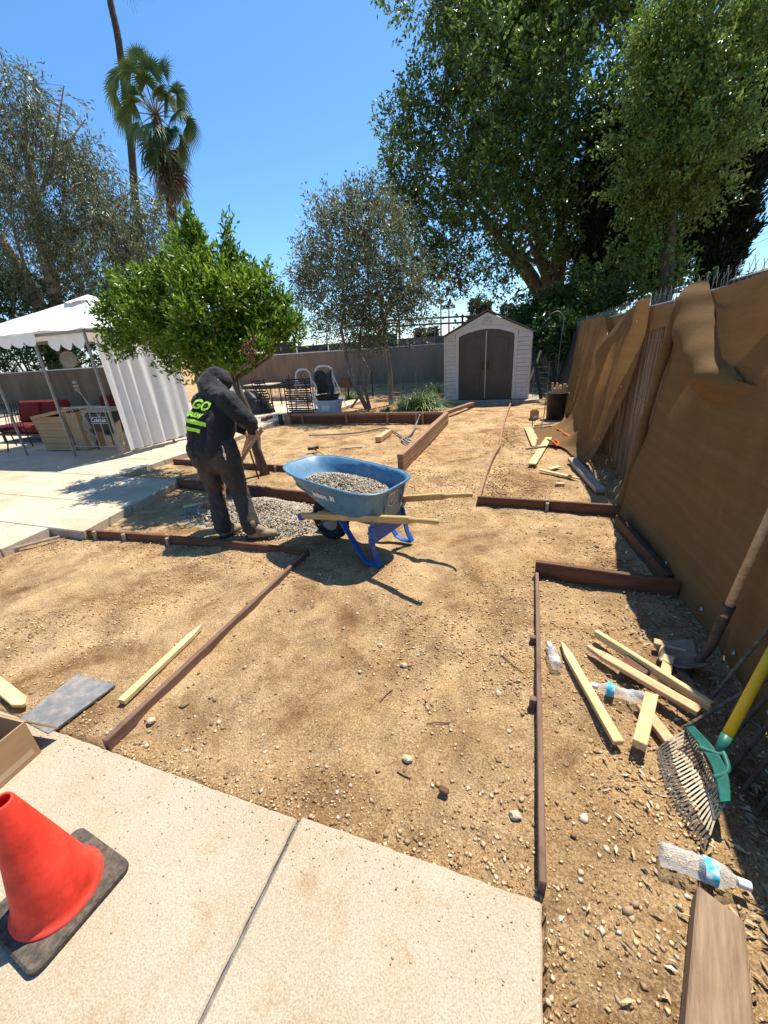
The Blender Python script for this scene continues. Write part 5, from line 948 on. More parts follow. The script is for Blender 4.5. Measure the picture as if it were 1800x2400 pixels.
o = stones('gravel_stones', np.array(P), rng.uniform(.006, .0125, len(P)), 'gravel', flat=.8, tint=np.clip(rng.normal(.6, .22, len(P)), 0, 1)); o.parent = gl; o.location = -org(gl)

# ================================================================== WORKER
def cap(mb, p0, r0, p1, r1, n=14):
    p0, p1 = Vector(p0), Vector(p1); d = (p1 - p0); L = d.length; d = d.normalized() if L > 1e-6 else Vector((0, 0, 1)); pts = []; rad = []
    for i in range(5): a = R(88 - 22 * i); pts.append(p0 - d * r0 * math.sin(a)); rad.append(max(.0008, r0 * math.cos(a)))
    for i in range(5): a = R(22 * i); pts.append(p1 + d * r1 * math.sin(a)); rad.append(max(.0008, r1 * math.cos(a)))
    mb.tube(pts, rad, n)
def chain(mb, pts):
    for a, b in zip(pts[:-1], pts[1:]): cap(mb, a[:3], a[3], b[:3], b[3])
def organic(mb, name, material, parent, voxel, smooth=6, disp=0.0, dscale=0.12):
    o = mb.build(name, material, parent); m = o.modifiers.new('remesh', 'REMESH'); m.mode = 'VOXEL'; m.voxel_size = voxel; m.use_smooth_shade = True
    s = o.modifiers.new('smooth', 'SMOOTH'); s.factor = .6; s.iterations = smooth
    if disp:
        tx = bpy.data.textures.new(name + '_folds', 'CLOUDS'); tx.noise_scale = dscale; tx.noise_depth = 2; d = o.modifiers.new('folds', 'DISPLACE'); d.texture = tx; d.strength = disp; d.mid_level = .5; d.texture_coords = 'GLOBAL'
    return o
wk = thing('person', (-2.55, 2.8, 0), 'worker in black hooded sweatshirt and jeans bending over a long handled tool', 'person')
hand = Vector((-2.39, 3.05, 0.925)); ht = AY(612, 1004, 3.06); e = G(498, 1188, .09); hd = (e - ht).normalized(); hm = ht + hd * .27
mb = MB()
chain(mb, [(-2.68, 2.88, .80, .13), (-2.70, 2.95, 1.0, .13), (-2.69, 3.05, 1.2, .12), (-2.72, 3.10, 1.30, .055), (-2.77, 3.16, 1.375, .06)])
cap(mb, (-2.785, 3.165, 1.375), .085, (-2.775, 3.185, 1.435), .092); cap(mb, (-2.745, 3.24, 1.37), .02, (-2.735, 3.255, 1.36), .016)
for s in (-1, 1): cap(mb, (-2.78 + .075 * s, 3.17 - .05 * s, 1.40), .018, (-2.78 + .09 * s, 3.17 - .055 * s, 1.41), .014)
chain(mb, [(-2.55, 3.02, 1.24, .07), (-2.36, 3.01, 1.08, .05), (-2.365, 3.05, .985, .032), (hand.x, hand.y, hand.z + .01, .030)])
chain(mb, [(-2.84, 3.08, 1.22, .07), (-2.84, 3.30, 1.06, .055), (-2.62, 3.30, .90, .034), (-2.58, 3.26, .86, .030)])
for s, x0, kn, an in ((-1, -2.77, (-2.765, 2.88, .42), (-2.68, 2.76, .10)), (1, -2.58, (-2.525, 2.90, .43), (-2.375, 2.80, .10))): chain(mb, [(x0, 2.88, .78, .10), (*kn, .075), (*an, .05)])
# right hand: palm, four fingers round the handle, thumb on top
hc = ht.lerp(hm, .22); pn = hd.cross(Vector((0.2, -.6, .8))).normalized(); po = pn.cross(hd).normalized()
cap(mb, hc + po * .028 - hd * .02, .022, hc + po * .028 + hd * .03, .021)
cap(mb, (-2.365, 3.05, .985), .028, hc + po * .03, .024)
for k in range(4):
    c = hc + hd * (-.03 + .021 * k); r_ = .0098 - .0006 * k; q = [c + po * .034, c + pn * .030 + po * .012, c + pn * .026 - po * .016, c - po * .029 + pn * .004]
    for a, b in zip(q[:-1], q[1:]): cap(mb, a, r_, b, r_ * .95, 8)
q = [hc + po * .02 - hd * .03 - pn * .014, hc - pn * .026 - hd * .038 + po * .004, hc - pn * .012 - hd * .042 - po * .022]
for a, b in zip(q[:-1], q[1:]): cap(mb, a, .0115, b, .010, 8)
lc = ht.lerp(hm, 1.75); 
cap(mb, (-2.58, 3.26, .86), .028, lc + Vector((0, .03, .02)), .024)
for k in range(4):
    c = lc + hd * (-.03 + .021 * k); q = [c + po * .034, c + pn * .030, c + pn * .02 - po * .024]
    for a, b in zip(q[:-1], q[1:]): cap(mb, a, .0098, b, .0095, 8)
cap(mb, lc + po * .02, .011, lc - pn * .03 - po * .01, .010, 8)
body = organic(mb, 'body', 'skin', wk, .0055, 2)
mb = MB()
for x, s in ((-2.82, 1), (-2.60, 1), (-2.71, 1)): chain(mb, [(x, 2.87, .855, .122), (x - .005, 2.89, .93, .120), (x - .012, 2.95, 1.05, .132), (x * .5 - 1.36, 3.03, 1.19, .122)])
chain(mb, [(-2.82, 2.865, .83, .136), (-2.60, 2.865, .83, .136)])
chain(mb, [(-2.87, 3.06, 1.22, .100), (-2.70, 3.05, 1.26, .11), (-2.55, 3.01, 1.25, .098)])
chain(mb, [(-2.52, 2.99, 1.24, .098), (-2.41, 2.99, 1.12, .080), (-2.345, 3.01, 1.06, .070), (-2.355, 3.04, 1.00, .052), (-2.365, 3.05, .975, .048)])
chain(mb, [(-2.86, 3.07, 1.21, .11), (-2.86, 3.29, 1.06, .088), (-2.66, 3.30, .93, .058)])
chain(mb, [(-2.74, 3.06, 1.31, .10), (-2.79, 3.14, 1.385, .112), (-2.775, 3.185, 1.42, .115), (-2.755, 3.23, 1.40, .105)]); cap(mb, (-2.70, 3.05, 1.31), .07, (-2.66, 3.10, 1.32), .06)
hood = organic(mb, 'hoodie', 'black_cloth', wk, .010, 3, .026, .085)
mb = MB()
for x in (-2.79, -2.575, -2.68): chain(mb, [(x, 2.875, .84, .128), (x, 2.865, .74, .132)])
chain(mb, [(-2.785, 2.865, .74, .130), (-2.775, 2.865, .60, .104), (-2.765, 2.86, .42, .078), (-2.735, 2.82, .30, .077), (-2.685, 2.765, .16, .080), (-2.675, 2.755, .12, .082)])
chain(mb, [(-2.565, 2.87, .74, .132), (-2.545, 2.885, .60, .106), (-2.520, 2.90, .44, .082), (-2.47, 2.86, .30, .079), (-2.395, 2.805, .16, .082), (-2.385, 2.80, .115, .085)])
organic(mb, 'jeans', 'denim', wk, .009, 3, .026, .06)
for nm, hl, td in (('boot', Vector((-2.68, 2.725, 0)), Vector((.28, .96, 0))), ('boot', Vector((-2.395, 2.775, 0)), Vector((.86, .42, 0)))):
    td.normalize(); sd = Vector((-td.y, td.x, 0)); mb = MB()
    for s in (-1, 1): chain(mb, [(*(hl + td * .01 + sd * s * .012 + Vector((0, 0, .055))), .038), (*(hl + td * .13 + sd * s * .016 + Vector((0, 0, .050))), .036), (*(hl + td * .215 + sd * s * .014 + Vector((0, 0, .042))), .033)])
    chain(mb, [(*(hl + td * .12 + Vector((0, 0, .075))), .040), (*(hl + td * .035 + Vector((0, 0, .115))), .055), (*(hl + td * .03 + Vector((0, 0, .16))), .056)])
    b = organic(mb, 'boot', 'boot', wk, .007, 4, .004, .03); mb = MB(); out = []
    for i in range(24):
        a = 2 * math.pi * i / 24; c = hl + td * (.105 + .155 * math.cos(a)) + sd * math.sin(a) * (.053 + .004 * math.cos(a)); out.append((c.x, c.y))
    mb.prism(out, .004, .028).build('sole', 'sole', b, bevel=.004)
# printed back
bn = Vector((-.62, -.72, .28)).normalized(); xr = Vector((0, 0, 1)).cross(bn).normalized(); Mb = local_frame(xr, bn)
def bm_(u, v, dx=0): m = Mb.copy(); m.translation = AY(u, v, 2.82) + bn * .10; return m
patch('print_stripe', .235, .036, bm_(448, 988), 'hivis', hood, hood, 22, 6, .008); patch('print_stripe', .235, .032, bm_(446, 1005), 'hivis', hood, hood, 22, 6, .008)
text_obj('print_lettering', 'GO', .11, bm_(440, 946), 'hivis', hood, hood, bold=.004, off=.012, sx=.95); text_obj('print_lettering', 'CREW', .058, bm_(440, 971), 'hivis', hood, hood, bold=.003, off=.012)
# keys on the belt
k0 = AY(521, 1045, 2.735); MB().tube(curve_pts([k0, k0 + Vector((.015, -.01, -.03)), k0 + Vector((.01, -.01, -.06))], 4), .004, 6).build('key_clip', 'bolt', wk); MB().box(k0 + Vector((.016, -.014, -.075)), (.022, .006, .03)).build('key', 'bolt', wk); MB().box(k0 + Vector((.020, -.016, -.10)), (.010, .004, .035)).build('key', 'bolt', wk)
# the tool in his hands
tl = thing('long_handled_shovel', ht, 'shovel with wooden handle held by the worker', 'shovel', 'shovels'); 
MB().tube([ht - hd * .02, ht + (e - ht) * .5, e], [.017, .018, .018], 10).build('handle', 'handle', tl, smooth=True)
def shovel_blade(tip0, d, n, L, W, parent, material):
    d = Vector(d).normalized(); n = Vector(n).normalized(); s = d.cross(n).normalized()
    def f(a, b): w = W * (1 - .75 * max(0, (a - .55) / .45) ** 2.2) * (.82 + .18 * min(1, a * 4)); x = (b - .5) * 2; return Vector(tip0) + d * L * (a - .12 * x * x * (a > .0) * 0) + s * w * .5 * x + n * (.045 * x * x * (1 - .4 * a))
    return MB().grid(f, 14, 10).build('blade', material, parent, smooth=True, solid=.004)
shovel_blade(e, hd + Vector((-.1, .1, 0)), Vector((0.3, .5, .8)), .28, .21, tl, 'shovel_steel')
# ================================================================== NEAR OBJECTS, LEFT
t = thing('traffic_cone', (-1.325, 0.315, 0.022), 'orange traffic cone on black rubber base at lower left', 'traffic cone'); z0 = 0.022
Mc = Matrix.Translation((-1.325, .315, 0)) @ Matrix.Rotation(R(-6), 4, 'Z'); pts = []
for cx, cy, a0 in ((.5, .5, 0), (-.5, .5, 90), (-.5, -.5, 180), (.5, -.5, 270)):
    for k in range(6): a = R(a0 + 18 * k); q = Mc @ Vector((cx * .235 + .03 * math.cos(a), cy * .235 + .03 * math.sin(a), 0)); pts.append((q.x, q.y))
MB().prism(pts, z0, z0 + .026).build('base', 'cone_base', t, bevel=.006)
Mz = Matrix.Translation((-1.325, .315, z0 + .026)); MB().lathe([(.124, -.002), (.124, .006), (.116, .012), (.112, .016), (.108, .03), (.030, .436), (.027, .442), (.022, .440), (.0235, .425), (.098, .03)], 48, Mz).build('cone', 'cone', t, smooth=True)
# open cardboard box
bx = thing('cardboard_box', (-2.2, .45, .022), 'open brown cardboard box at the left edge above the cone', 'box'); c_ = 'cardboard'
Mbx = Matrix.Translation((-1.955, .645, .024)) @ Matrix.Rotation(R(4), 4, 'Z')
def BL(x, y, z): return Mbx @ Vector((x, y, z))
def panel(pts, th=.006): return MB().add([BL(*p) for p in pts], [tuple(range(len(pts)))])
for nm, pts in (('side', [(0, 0, 0), (0, -.42, 0), (0, -.42, .185), (0, 0, .185)]), ('side', [(0, 0, 0), (-.50, 0, 0), (-.50, 0, .185), (0, 0, .185)]), ('side', [(-.5, 0, 0), (-.5, -.42, 0), (-.5, -.42, .185), (-.5, 0, .185)]), ('side', [(0, -.42, 0), (-.5, -.42, 0), (-.5, -.42, .185), (0, -.42, .185)]), ('bottom', [(0, 0, .004), (-.5, 0, .004), (-.5, -.42, .004), (0, -.42, .004)]), ('flap', [(.0, .006, .184), (-.48, .006, .184), (-.44, .06, .06), (.02, .085, .05)]), ('flap', [(.004, -.42, .186), (.004, -.01, .186), (.075, -.02, .05), (.075, -.38, .05)]) ):
    if nm == 'flap' and pts[0][0] > 0: continue
    panel(pts).build(nm, c_, bx, solid=.006)
panel([(.0035, -.02, .02), (.0035, -.42, .02), (.0035, -.42, .05), (.0035, -.02, .05)]).build('tape', 'cardboard_lt', bx)
mb = MB()
for k in range(3): mb.tube([BL(-.12 - .1 * k, -.1, .05), BL(-.14 - .1 * k, -.3, .06)], .03, 8)
mb.build('contents', 'black_plastic', bx)
# rubber slate
q = [G(u, v, .02) for u, v in ((182, 1580), (271, 1606), (114, 1722), (46, 1686))]; o = MB().prism([(p.x, p.y) for p in reversed(q)], .012, .026).build('rubber_mat', 'rubber_mat', at=(q[0].x, q[0].y, .012), bevel=.002); props(o, 'grey rectangular rubber mat lying on the soil beside the path', 'mat')
plank('wooden_stake', G(285, 1645, .03), G(472, 1468, .03), .042, .024, 'pine', point=.10, label='long pointed pine stake lying along the left edging board', cat='stake', group='loose wooden stakes')
a = G(-60, 1560, .04); b = G(57, 1653, .035); plank('wooden_stake', a, b, .062, .022, 'pine', point=.05, label='pointed pine stake end poking in from the left edge', cat='stake', group='loose wooden stakes')
a = G(8, 1292, .025); b = G(140, 1258, .03); o = MB().tube([a, b], .014, 10).build('pipe', 'greywood', at=a); props(o, 'pale grey pipe lying against the patio corner', 'pipe')
a = G(430, 1188, .03); b = G(476, 1180, .05); plank('wood_scrap', a, b, .05, .02, 'pine', point=.06, label='pale pointed wood scrap on the shaded gravel behind the worker', cat='wood scrap')
a = AY(600, 1062, 5.2); b = AY(603, 1018, 5.2); plank('wooden_stake', (a.x, a.y, -.05), (b.x, b.y, b.z), .10, .03, 'pine_red', up=(0, 1, 0), label='short reddish stake standing by the citrus trunk', cat='stake', group='loose wooden stakes')
a = AY(583, 1048, 4.35); o = MB().tube([a, G(608, 1128)], .011, 8).build('iron_rod', 'iron', at=G(608, 1128)); props(o, 'black iron rod leaning on the citrus trunk', 'rod', 'iron rods')

# ================================================================== NEAR OBJECTS, RIGHT
def stake(p, q, z0_, z1_, w, h, m, lb, point=.07, up=(0, 0, 1), nm='wooden_stake'): return plank(nm, G(*p, z0_), G(*q, z1_), w, h, m, point=point, label=lb, cat='stake', group='loose wooden stakes', up=up)
stake((1450, 1742), (1316, 1508), .03, .03, .042, .026, 'pine', 'leftmost pale stake beside the crushed bottles, pointed at its far end', .09)
stake((1640, 1668), (1376, 1516), .085, .045, .050, .026, 'pine_red', 'orange toned stake lying across the pile in the middle', .10)
stake((1668, 1656), (1396, 1484), .085, .06, .026, .045, 'pine', 'thin pale stake on edge at the back of the pile', 0)
stake((1498, 1748), (1526, 1632), .05, .07, .050, .045, 'pine', 'short thick offcut with its end grain facing the camera', 0)
stake((1572, 1742), (1500, 1650), .03, .03, .048, .026, 'pine_red', 'stake under the pile ending beside the rake tines', 0)
stake((1532, 1506), (1606, 1524), .05, .05, .045, .030, 'pine_red', 'short orange offcut next to the leaning shovel blade', 0)
stake((1552, 1612), (1568, 1540), .035, .04, .045, .028, 'pine', 'small pale offcut sticking out behind the pile', 0)
stake((1462, 1550), (1520, 1580), .045, .045, .075, .05, 'redwood', 'dark red block wedged under the stakes', 0)
plank('steel_strap', G(1572, 1532, .04), G(1625, 1622, .04), .045, .004, 'shovel_steel', bevel=0, label='punched rusty steel strap lying behind the stakes', cat='strap'); 
g = G(1594, 1572, .047); MB().box(g, (.03, .022, .002), Matrix.Rotation(R(30), 3, 'Z')).build('sticker', 'paper', bpy.data.objects['steel_strap']) if False else None
# crushed bottles
def bottle(p, q, L, r_, lb, crush=.25, twist=.5, label_pos=.62, seed=1, lab=True):
    p, q = Vector(p), Vector(q); ax_ = (q - p).normalized(); t = thing('plastic_bottle', p, lb, 'bottle', 'discarded plastic bottles'); m = frame(p, q); st = random.getstate(); random.seed(seed)
    prof = [(0, .55), (.015, .9), (.05, 1), (.09, .96), (.13, 1), (.20, .94), (.26, 1), (.33, .93), (.40, 1), (.47, .95), (.55, 1), (.62, 1), (.70, .98), (.76, .9), (.82, .70), (.88, .45), (.92, .36), (.95, .36)]; n = 28; mb = MB(); ph = random.uniform(0, 6)
    def R_(s, a): c = crush * math.exp(-((s - .38) / .22) ** 2); return r_ * (1 - c * (.5 + .5 * math.cos(2 * (a - ph - twist * s * 4))) + .045 * math.sin(a * 5 + s * 31) * (s < .72))
    def pt(s, k, a, extra=0): rr = R_(s, a) * k + extra; bend = .10 * crush * L * math.sin(s * math.pi); return p + m @ Vector((s * L, rr * math.cos(a), rr * math.sin(a) + bend * .3))
    for s, k in prof: mb.v += [tuple(pt(s, k, 2 * math.pi * j / n)) for j in range(n)]
    for i in range(len(prof) - 1):
        for j in range(n): mb.f.append((i * n + j, i * n + (j + 1) % n, (i + 1) * n + (j + 1) % n, (i + 1) * n + j))
    mb.f.append(tuple(reversed(range(n)))); mb.build('body', 'clear', t, smooth=True)
    if lab:
        lp = [label_pos - .075, label_pos - .02, label_pos + .03, label_pos + .08]; mb = MB()
        for s in lp: mb.v += [tuple(pt(s, 1, 2 * math.pi * j / n, .0012)) for j in range(n)]
        for i in range(3):
            for j in range(n): mb.f.append((i * n + j, i * n + (j + 1) % n, (i + 1) * n + (j + 1) % n, (i + 1) * n + j))
        mb.build('paper_label', 'blue_label', t, smooth=True)
    M4 = m.to_4x4() @ Matrix.Rotation(R(90), 4, 'Y'); M4.translation = p + m @ Vector((L * .935, 0, 0)); MB().lathe([(0.0, .03), (.0125, .03), (.0135, .026), (.0135, 0), (.0115, -.002)], 18, M4).build('cap', 'white_paint', t, smooth=True); random.setstate(st)
bottle(G(1546, 1998, .035), G(1722, 2064, .036), .215, .034, 'clear bottle with blue label lying nearest the camera', .12, .3, .60, 3)
bottle(G(1512, 1640, .05), G(1390, 1606, .035), .205, .032, 'crushed clear bottle with blue label between the stakes', .45, .9, .66, 5)
bottle(G(1306, 1562, .035), G(1284, 1500, .04), .15, .030, 'small crumpled clear bottle beside the edging strip', .6, 1.2, .6, 9, False)
# rough timber at the lower right
q = [(.563, .905), (.655, .850), (.53, .40), (.375, .40)]; o = MB().prism([(p[0], p[1]) for p in reversed(q)], 0.0, .088).build('timber', 'timber', at=(.5, .6, 0), bevel=.006)
o.matrix_world = Matrix.Translation((.5, .6, 0)) @ Matrix.Rotation(R(74), 4, 'Z'); o.data.transform(Matrix.Rotation(R(-74), 4, 'Z')); props(o, 'thick rough sawn timber with skewed end at lower right', 'timber')
# leaf rake
rk = thing('leaf_rake', (.72, 1.3, 0), 'spring tine rake with green head and yellow handle lying at right', 'rake'); g0, g1 = G(1615, 1703, .15), G(1700, 1882, .10); d0, d1 = G(1607, 1712, .085), G(1674, 1922, .05); t0_, t1_ = G(1540, 1762, .005), G(1652, 1990, .005)
for k in range(24):
    q = k / 23; a = g0.lerp(g1, q); b = d0.lerp(d1, q); c = t0_.lerp(t1_, q) + Vector((-.03 * math.sin(q * math.pi), 0, 0)); b2_ = b.lerp(c, .62) + Vector((0, 0, .018)); mb = MB(); pp = [a, b, b2_, b.lerp(c, .76) + Vector((-.008, 0, .006)), c]
    for x, y in zip(pp[:-1], pp[1:]): mb.beam(x, y + (y - x).normalized() * .002, .0058, .0022, (0.2, 0, 1))
    mb.build('tine', 'tine', rk)
def bar(p0, p1, bow, w, h, up, n=16):
    mb = MB(); up = Vector(up).normalized(); d = (p1 - p0).normalized(); sd = up.cross(d).normalized(); up = d.cross(sd)
    for i in range(n + 1):
        q = i / n; c = p0.lerp(p1, q) + bow * math.sin(q * math.pi); ww = w * (0.72 + 0.28 * math.sin(q * math.pi))
        for y, z in ((-.5, -.5), (.5, -.5), (.5, .5), (-.5, .5)): mb.v.append(tuple(c + sd * y * ww + up * z * h))
    for i in range(n):
        for j in range(4): mb.f.append((i * 4 + j, (i + 1) * 4 + j, (i + 1) * 4 + (j + 1) % 4, i * 4 + (j + 1) % 4))
    mb.f += [(3, 2, 1, 0), tuple(n * 4 + j for j in range(4))]; return mb
bar(g0, g1, Vector((.03, 0, .008)), .042, .018, (-.5, 0, .8)).build('head_bar', 'green_steel', rk, bevel=.004)
hb = bar(d0, d1, Vector((.012, 0, .006)), .013, .010, (0, 0, 1))
hb.build('spacer_bar', 'black_plastic', rk)
hs = G(1690, 1752, .16); he = Vector((.985, 1.66, .58)); hdir = (he - hs).normalized()
for q in (.3, .7): MB().tube(curve_pts([g0.lerp(g1, q), g0.lerp(g1, q * .5 + .25) + Vector((.05, 0, .02)), hs], 5), .009, 8).build('yoke', 'green_steel', rk, smooth=True)
MB().tube([hs - hdir * .03, hs + hdir * .05], [.016, .02], 12).build('ferrule', 'green_steel', rk, smooth=True); MB().tube([hs + hdir * .045, he], .0175, 14).build('handle', 'yellow', rk, smooth=True)
# shovel leaning on the cloth
sh = thing('round_point_shovel', (.85, 1.95, 0), 'worn shovel with wooden handle leaning on the shade cloth at right', 'shovel', 'shovels'); s0 = Vector((.90, 1.965, .10)); s1 = Vector((.928, 1.955, .37)); s2 = Vector((1.01, 2.02, .90)); s3 = s1 + (s2 - s1) * 1.8; s3.x = min(s3.x, 1.03)
MB().tube([s1 - (s2 - s1).normalized() * .03, s2, s3], .0185, 12).build('handle', 'handle', sh, smooth=True)
MB().tube(curve_pts([(.868, 1.95, .055), (.895, 1.962, .09), (.915, 1.965, .16), (.92, 1.96, .26), s1 + (s2 - s1).normalized() * .03], 5), [.0165 + .00045 * i for i in range(21)], 12).build('socket', 'rusty', sh, smooth=True)
shovel_blade((.90, 1.985, .06), Vector((-.55, -.10, -.10)), Vector((.1, .0, 1)), .19, .19, sh, 'shovel_steel')
# rebar
def rebar(a, b, lb):
    a, b = Vector(a), Vector(b); L = (b - a).length; n = int(L / .012); o = MB().tube([a.lerp(b, i / n) for i in range(n + 1)], [.0068 + .0016 * (i % 2) for i in range(n + 1)], 8).build('rebar', 'rebar', at=a); props(o, lb, 'rebar', 'rebar rods')
rebar(G(1598, 1708, .03), Vector((1.0, 1.68, .25)) + Vector((.05, .02, .035)) * 0.6, 'nearer ribbed rebar rod resting across the stakes'); rebar(G(1655, 1652, .03), (1.035, 1.84, .38), 'farther ribbed rebar rod leaning on the cloth')
# iron bars panel at the right edge
ip = thing('metal_grille', (.95, 1.4, 0), 'rusty iron bar grille leaning at the right edge', 'grille')
for k in range(6): y = 1.50 - .075 * k; MB().tube([(.80 + .012 * k, y - .05, .02), (1.05, y + .16, .34)], .008, 8).build('bar', 'rusty', ip)
MB().tube([(.86, 1.50, .10), (.93, 1.07, .10)], .006, 6).build('cross_bar', 'rusty', ip); MB().tube([(1.0, 1.63, .27), (1.04, 1.22, .27)], .006, 6).build('cross_bar', 'rusty', ip)
mb = MB().tube(curve_pts([(.76, 1.17, .012), (.83, 1.13, .02), (.90, 1.12, .02), (.98, 1.10, .03)], 6), .006, 6); o = mb.build('branch', 'twig', at=(.8, 1.1, 0)); props(o, 'dark dry branch beside the rake head', 'branch')

# ================================================================== SCRAP BY THE FENCE
def scrap(p, q, w, h, m, lb, z=.02, nm='scrap_board', point=0, up=(0, 0, 1)): return plank(nm, G(*p, z), G(*q, z), w, h, m, label=lb, cat='board', group='scrap boards by the fence', point=point, up=up)
scrap((1258, 1046), (1238, 1002), .14, .02, 'pine_red', 'wide tan board, farthest left of the scrap boards'); scrap((1247, 1088), (1286, 1026), .10, .022, 'pine', 'pale board crossing under the thin batten', .035)
scrap((1232, 1052), (1280, 1046), .028, .028, 'greywood', 'thin grey batten lying across the two boards', .06); scrap((1246, 1004), (1308, 997), .03, .03, 'greywood', 'thin batten near the cardboard box'); scrap((1252, 998), (1300, 991), .03, .02, 'redwood_lt', 'reddish batten just behind the box shadow')
scrap((1266, 1101), (1358, 1122), .05, .02, 'pine', 'long thin pointed pale strip nearest the cross board', point=.15); scrap((1286, 1099), (1311, 1093), .07, .016, 'pine', 'small square pale offcut'); scrap((1302, 1134), (1323, 1135), .05, .03, 'pine_red', 'short block lying alone near the cross board'); scrap((1340, 1076), (1408, 1150), .10, .05, 'greywood', 'heavy grey board half in the fence shadow', .05)
# bucket of stakes
bk = thing('bucket', (.505, 9.05, 0), 'tall black bucket by the fence holding stakes', 'bucket'); Mk = Matrix.Translation((.505, 9.05, 0)); MB().lathe([(.0, .005), (.165, .005), (.172, .02), (.195, .50), (.208, .505), (.208, .53), (.192, .53), (.16, .03)], 28, Mk).build('tub', 'black_plastic', bk, smooth=True)
for s in (-1, 1): MB().box((.505 + s * .215, 9.05, .50), (.03, .05, .03)).build('handle_lug', 'metal_grey', bk, bevel=.004)
for k in range(15):
    a = random.uniform(0, 6.283); r_ = random.uniform(.02, .13); x, y = .505 + r_ * math.cos(a), 9.05 + r_ * math.sin(a); plank('stake', (x, y, .05), (x + (x - .505) * .5 + random.uniform(-.03, .03), y, random.uniform(.60, .72)), .035, .035, 'pine_red', None, up=(0, 1, 0), label='orange toned stake standing in the black bucket', cat='stake', group='stakes in the bucket', point=0.0)
b_ = thing('cardboard_box', (.10, 9.02, 0), 'small cardboard box with white label near the black bucket', 'box')
MB().box((.10, 9.02, .095), (.17, .17, .19)).build('carton', 'cardboard', b_, bevel=.003); MB().add([(.03, 8.933, .19), (.17, 8.933, .19), (.16, 8.87, .225), (.04, 8.87, .225)], [(0, 1, 2, 3)]).build('flap', 'cardboard_lt', b_, solid=.004); MB().box((.125, 8.932, .06), (.08, .004, .06)).build('label', 'paper', b_)
ws = thing('wire_stand', (.2, 8.1, 0), 'bent black wire stand in front of the black bucket', 'stand'); MB().tube(curve_pts([G(1247, 1000, .01), G(1250, 982, .15), G(1262, 980, .15), G(1270, 984, .12)], 4), .008, 6).build('wire', 'iron', ws); MB().tube([G(1266, 1012, .01), (G(1272, 985).x, 8.4, .2), (.30, 8.8, .62)], .009, 6).build('wire', 'iron', ws)
lp = thing('lopper', (.45, 7.6, .05), 'orange handled loppers on the trailing cloth', 'tool'); a, b = G(1304, 1004, .06), G(1350, 1030, .10)
MB().tube([a, a.lerp(b, .5)], .011, 8).build('handle', 'orange_tool', lp); MB().tube([a + Vector((.02, -.06, 0)), a.lerp(b, .55)], .011, 8).build('handle', 'orange_tool', lp); MB().beam(a.lerp(b, .45), b, .07, .03).build('jaw', 'orange_tool', lp, bevel=.006); MB().beam(b, b + (b - a) * .25, .05, .008).build('blade', 'metal_grey', lp)
pl = thing('pliers', G(1300, 1036, .05), 'small orange handled pliers left of the loppers', 'tool')
for du in (0, 10): MB().tube(curve_pts([G(1290 + du, 1032, .05), G(1298 + du, 1036, .06), G(1306, 1045, .05)], 4), .012, 7).build('handle', 'orange_tool', pl)
MB().beam(G(1290, 1034, .05), G(1284, 1030, .05), .03, .015).build('jaw', 'iron', pl)
o = MB().grid(lambda a, b: Vector((.12 + .46 * a + .02 * math.sin(b * 7), 6.55 + 1.35 * b + .1 * math.sin(a * 4), .018 + .012 * math.sin(a * 11) * math.sin(b * 9) + .012)), 24, 24).build('ground_cloth', 'cloth', smooth=True); props(o, 'flat tan cloth scrap on the soil under the orange tools', 'cloth')
# dark odds and ends right of the shed
def lean(p, q, y0, y1, w, m, lb, nm='leaning_post', cat='post'): a = AY(*p, y0); a.z = max(0.0, a.z); return plank(nm, a, AY(*q, y1), w, w * .7, m, label=lb, cat=cat, up=(0, 1, 0))
lean((1268, 935), (1248, 815), 11.6, 11.9, .085, 'black_plastic', 'black post leaning against the right side of the shed'); lean((1242, 890), (1268, 822), 12.4, 12.8, .05, 'greywood', 'pale pole slanting behind the black post')
r_ = thing('wire_rack', (.25, 12.2, 0), 'black wire rack in the shade right of the shed', 'rack')
for k in range(6): MB().tube([(.05, 12.2, .12 + .14 * k), (.42, 12.2, .12 + .14 * k)], .008, 6).build('shelf_bar', 'iron', r_)
for x in (.05, .42): MB().tube([(x, 12.2, 0), (x, 12.2, .95)], .01, 6).build('upright', 'metal_grey', r_)
o = MB().tube(curve_pts([(.66, 12.6, 0), (.66, 12.6, 1.3), (.68, 12.6, 1.95), (.55, 12.6, 2.16), (.36, 12.6, 2.12), (.26, 12.6, 1.96), (.20, 12.6, 2.0)], 8), .009, 6).build('shepherd_hook', 'metal_grey', at=(.66, 12.6, 0)); props(o, 'curved shepherd hook above the fence corner', 'hook')

# ================================================================== MIDDLE BED
q = [G(u, v, .03) for u, v in ((725, 1020), (790, 1018), (850, 1012), (900, 1003), (930, 1015), (955, 1035), (975, 1042))]; h1 = curve_pts(q, 6); o = MB().tube(h1, .016, 8).build('garden_hose', 'hose', at=q[0], smooth=True); props(o, 'grey garden hose snaking across the middle bed', 'hose', 'hoses')
q = [G(984, 972, .26), G(975, 995, .10), G(962, 1018, .04), G(942, 1030, .03), G(960, 1042, .03), G(972, 1038, .04), G(950, 1026, .05)]; o = MB().tube(curve_pts(q, 6), .016, 8).build('garden_hose', 'hose', at=q[0], smooth=True); props(o, 'grey hose end looped over the redwood wall', 'hose', 'hoses')
plank('timber_block', G(886, 1030, .05), G(912, 1012, .05), .11, .09, 'pine_red', label='short square timber offcut in the middle bed', cat='timber'); plank('batten', G(795, 1052, .02), G(850, 1047, .02), .035, .02, 'greywood', label='thin grey batten lying in the middle bed', cat='board')
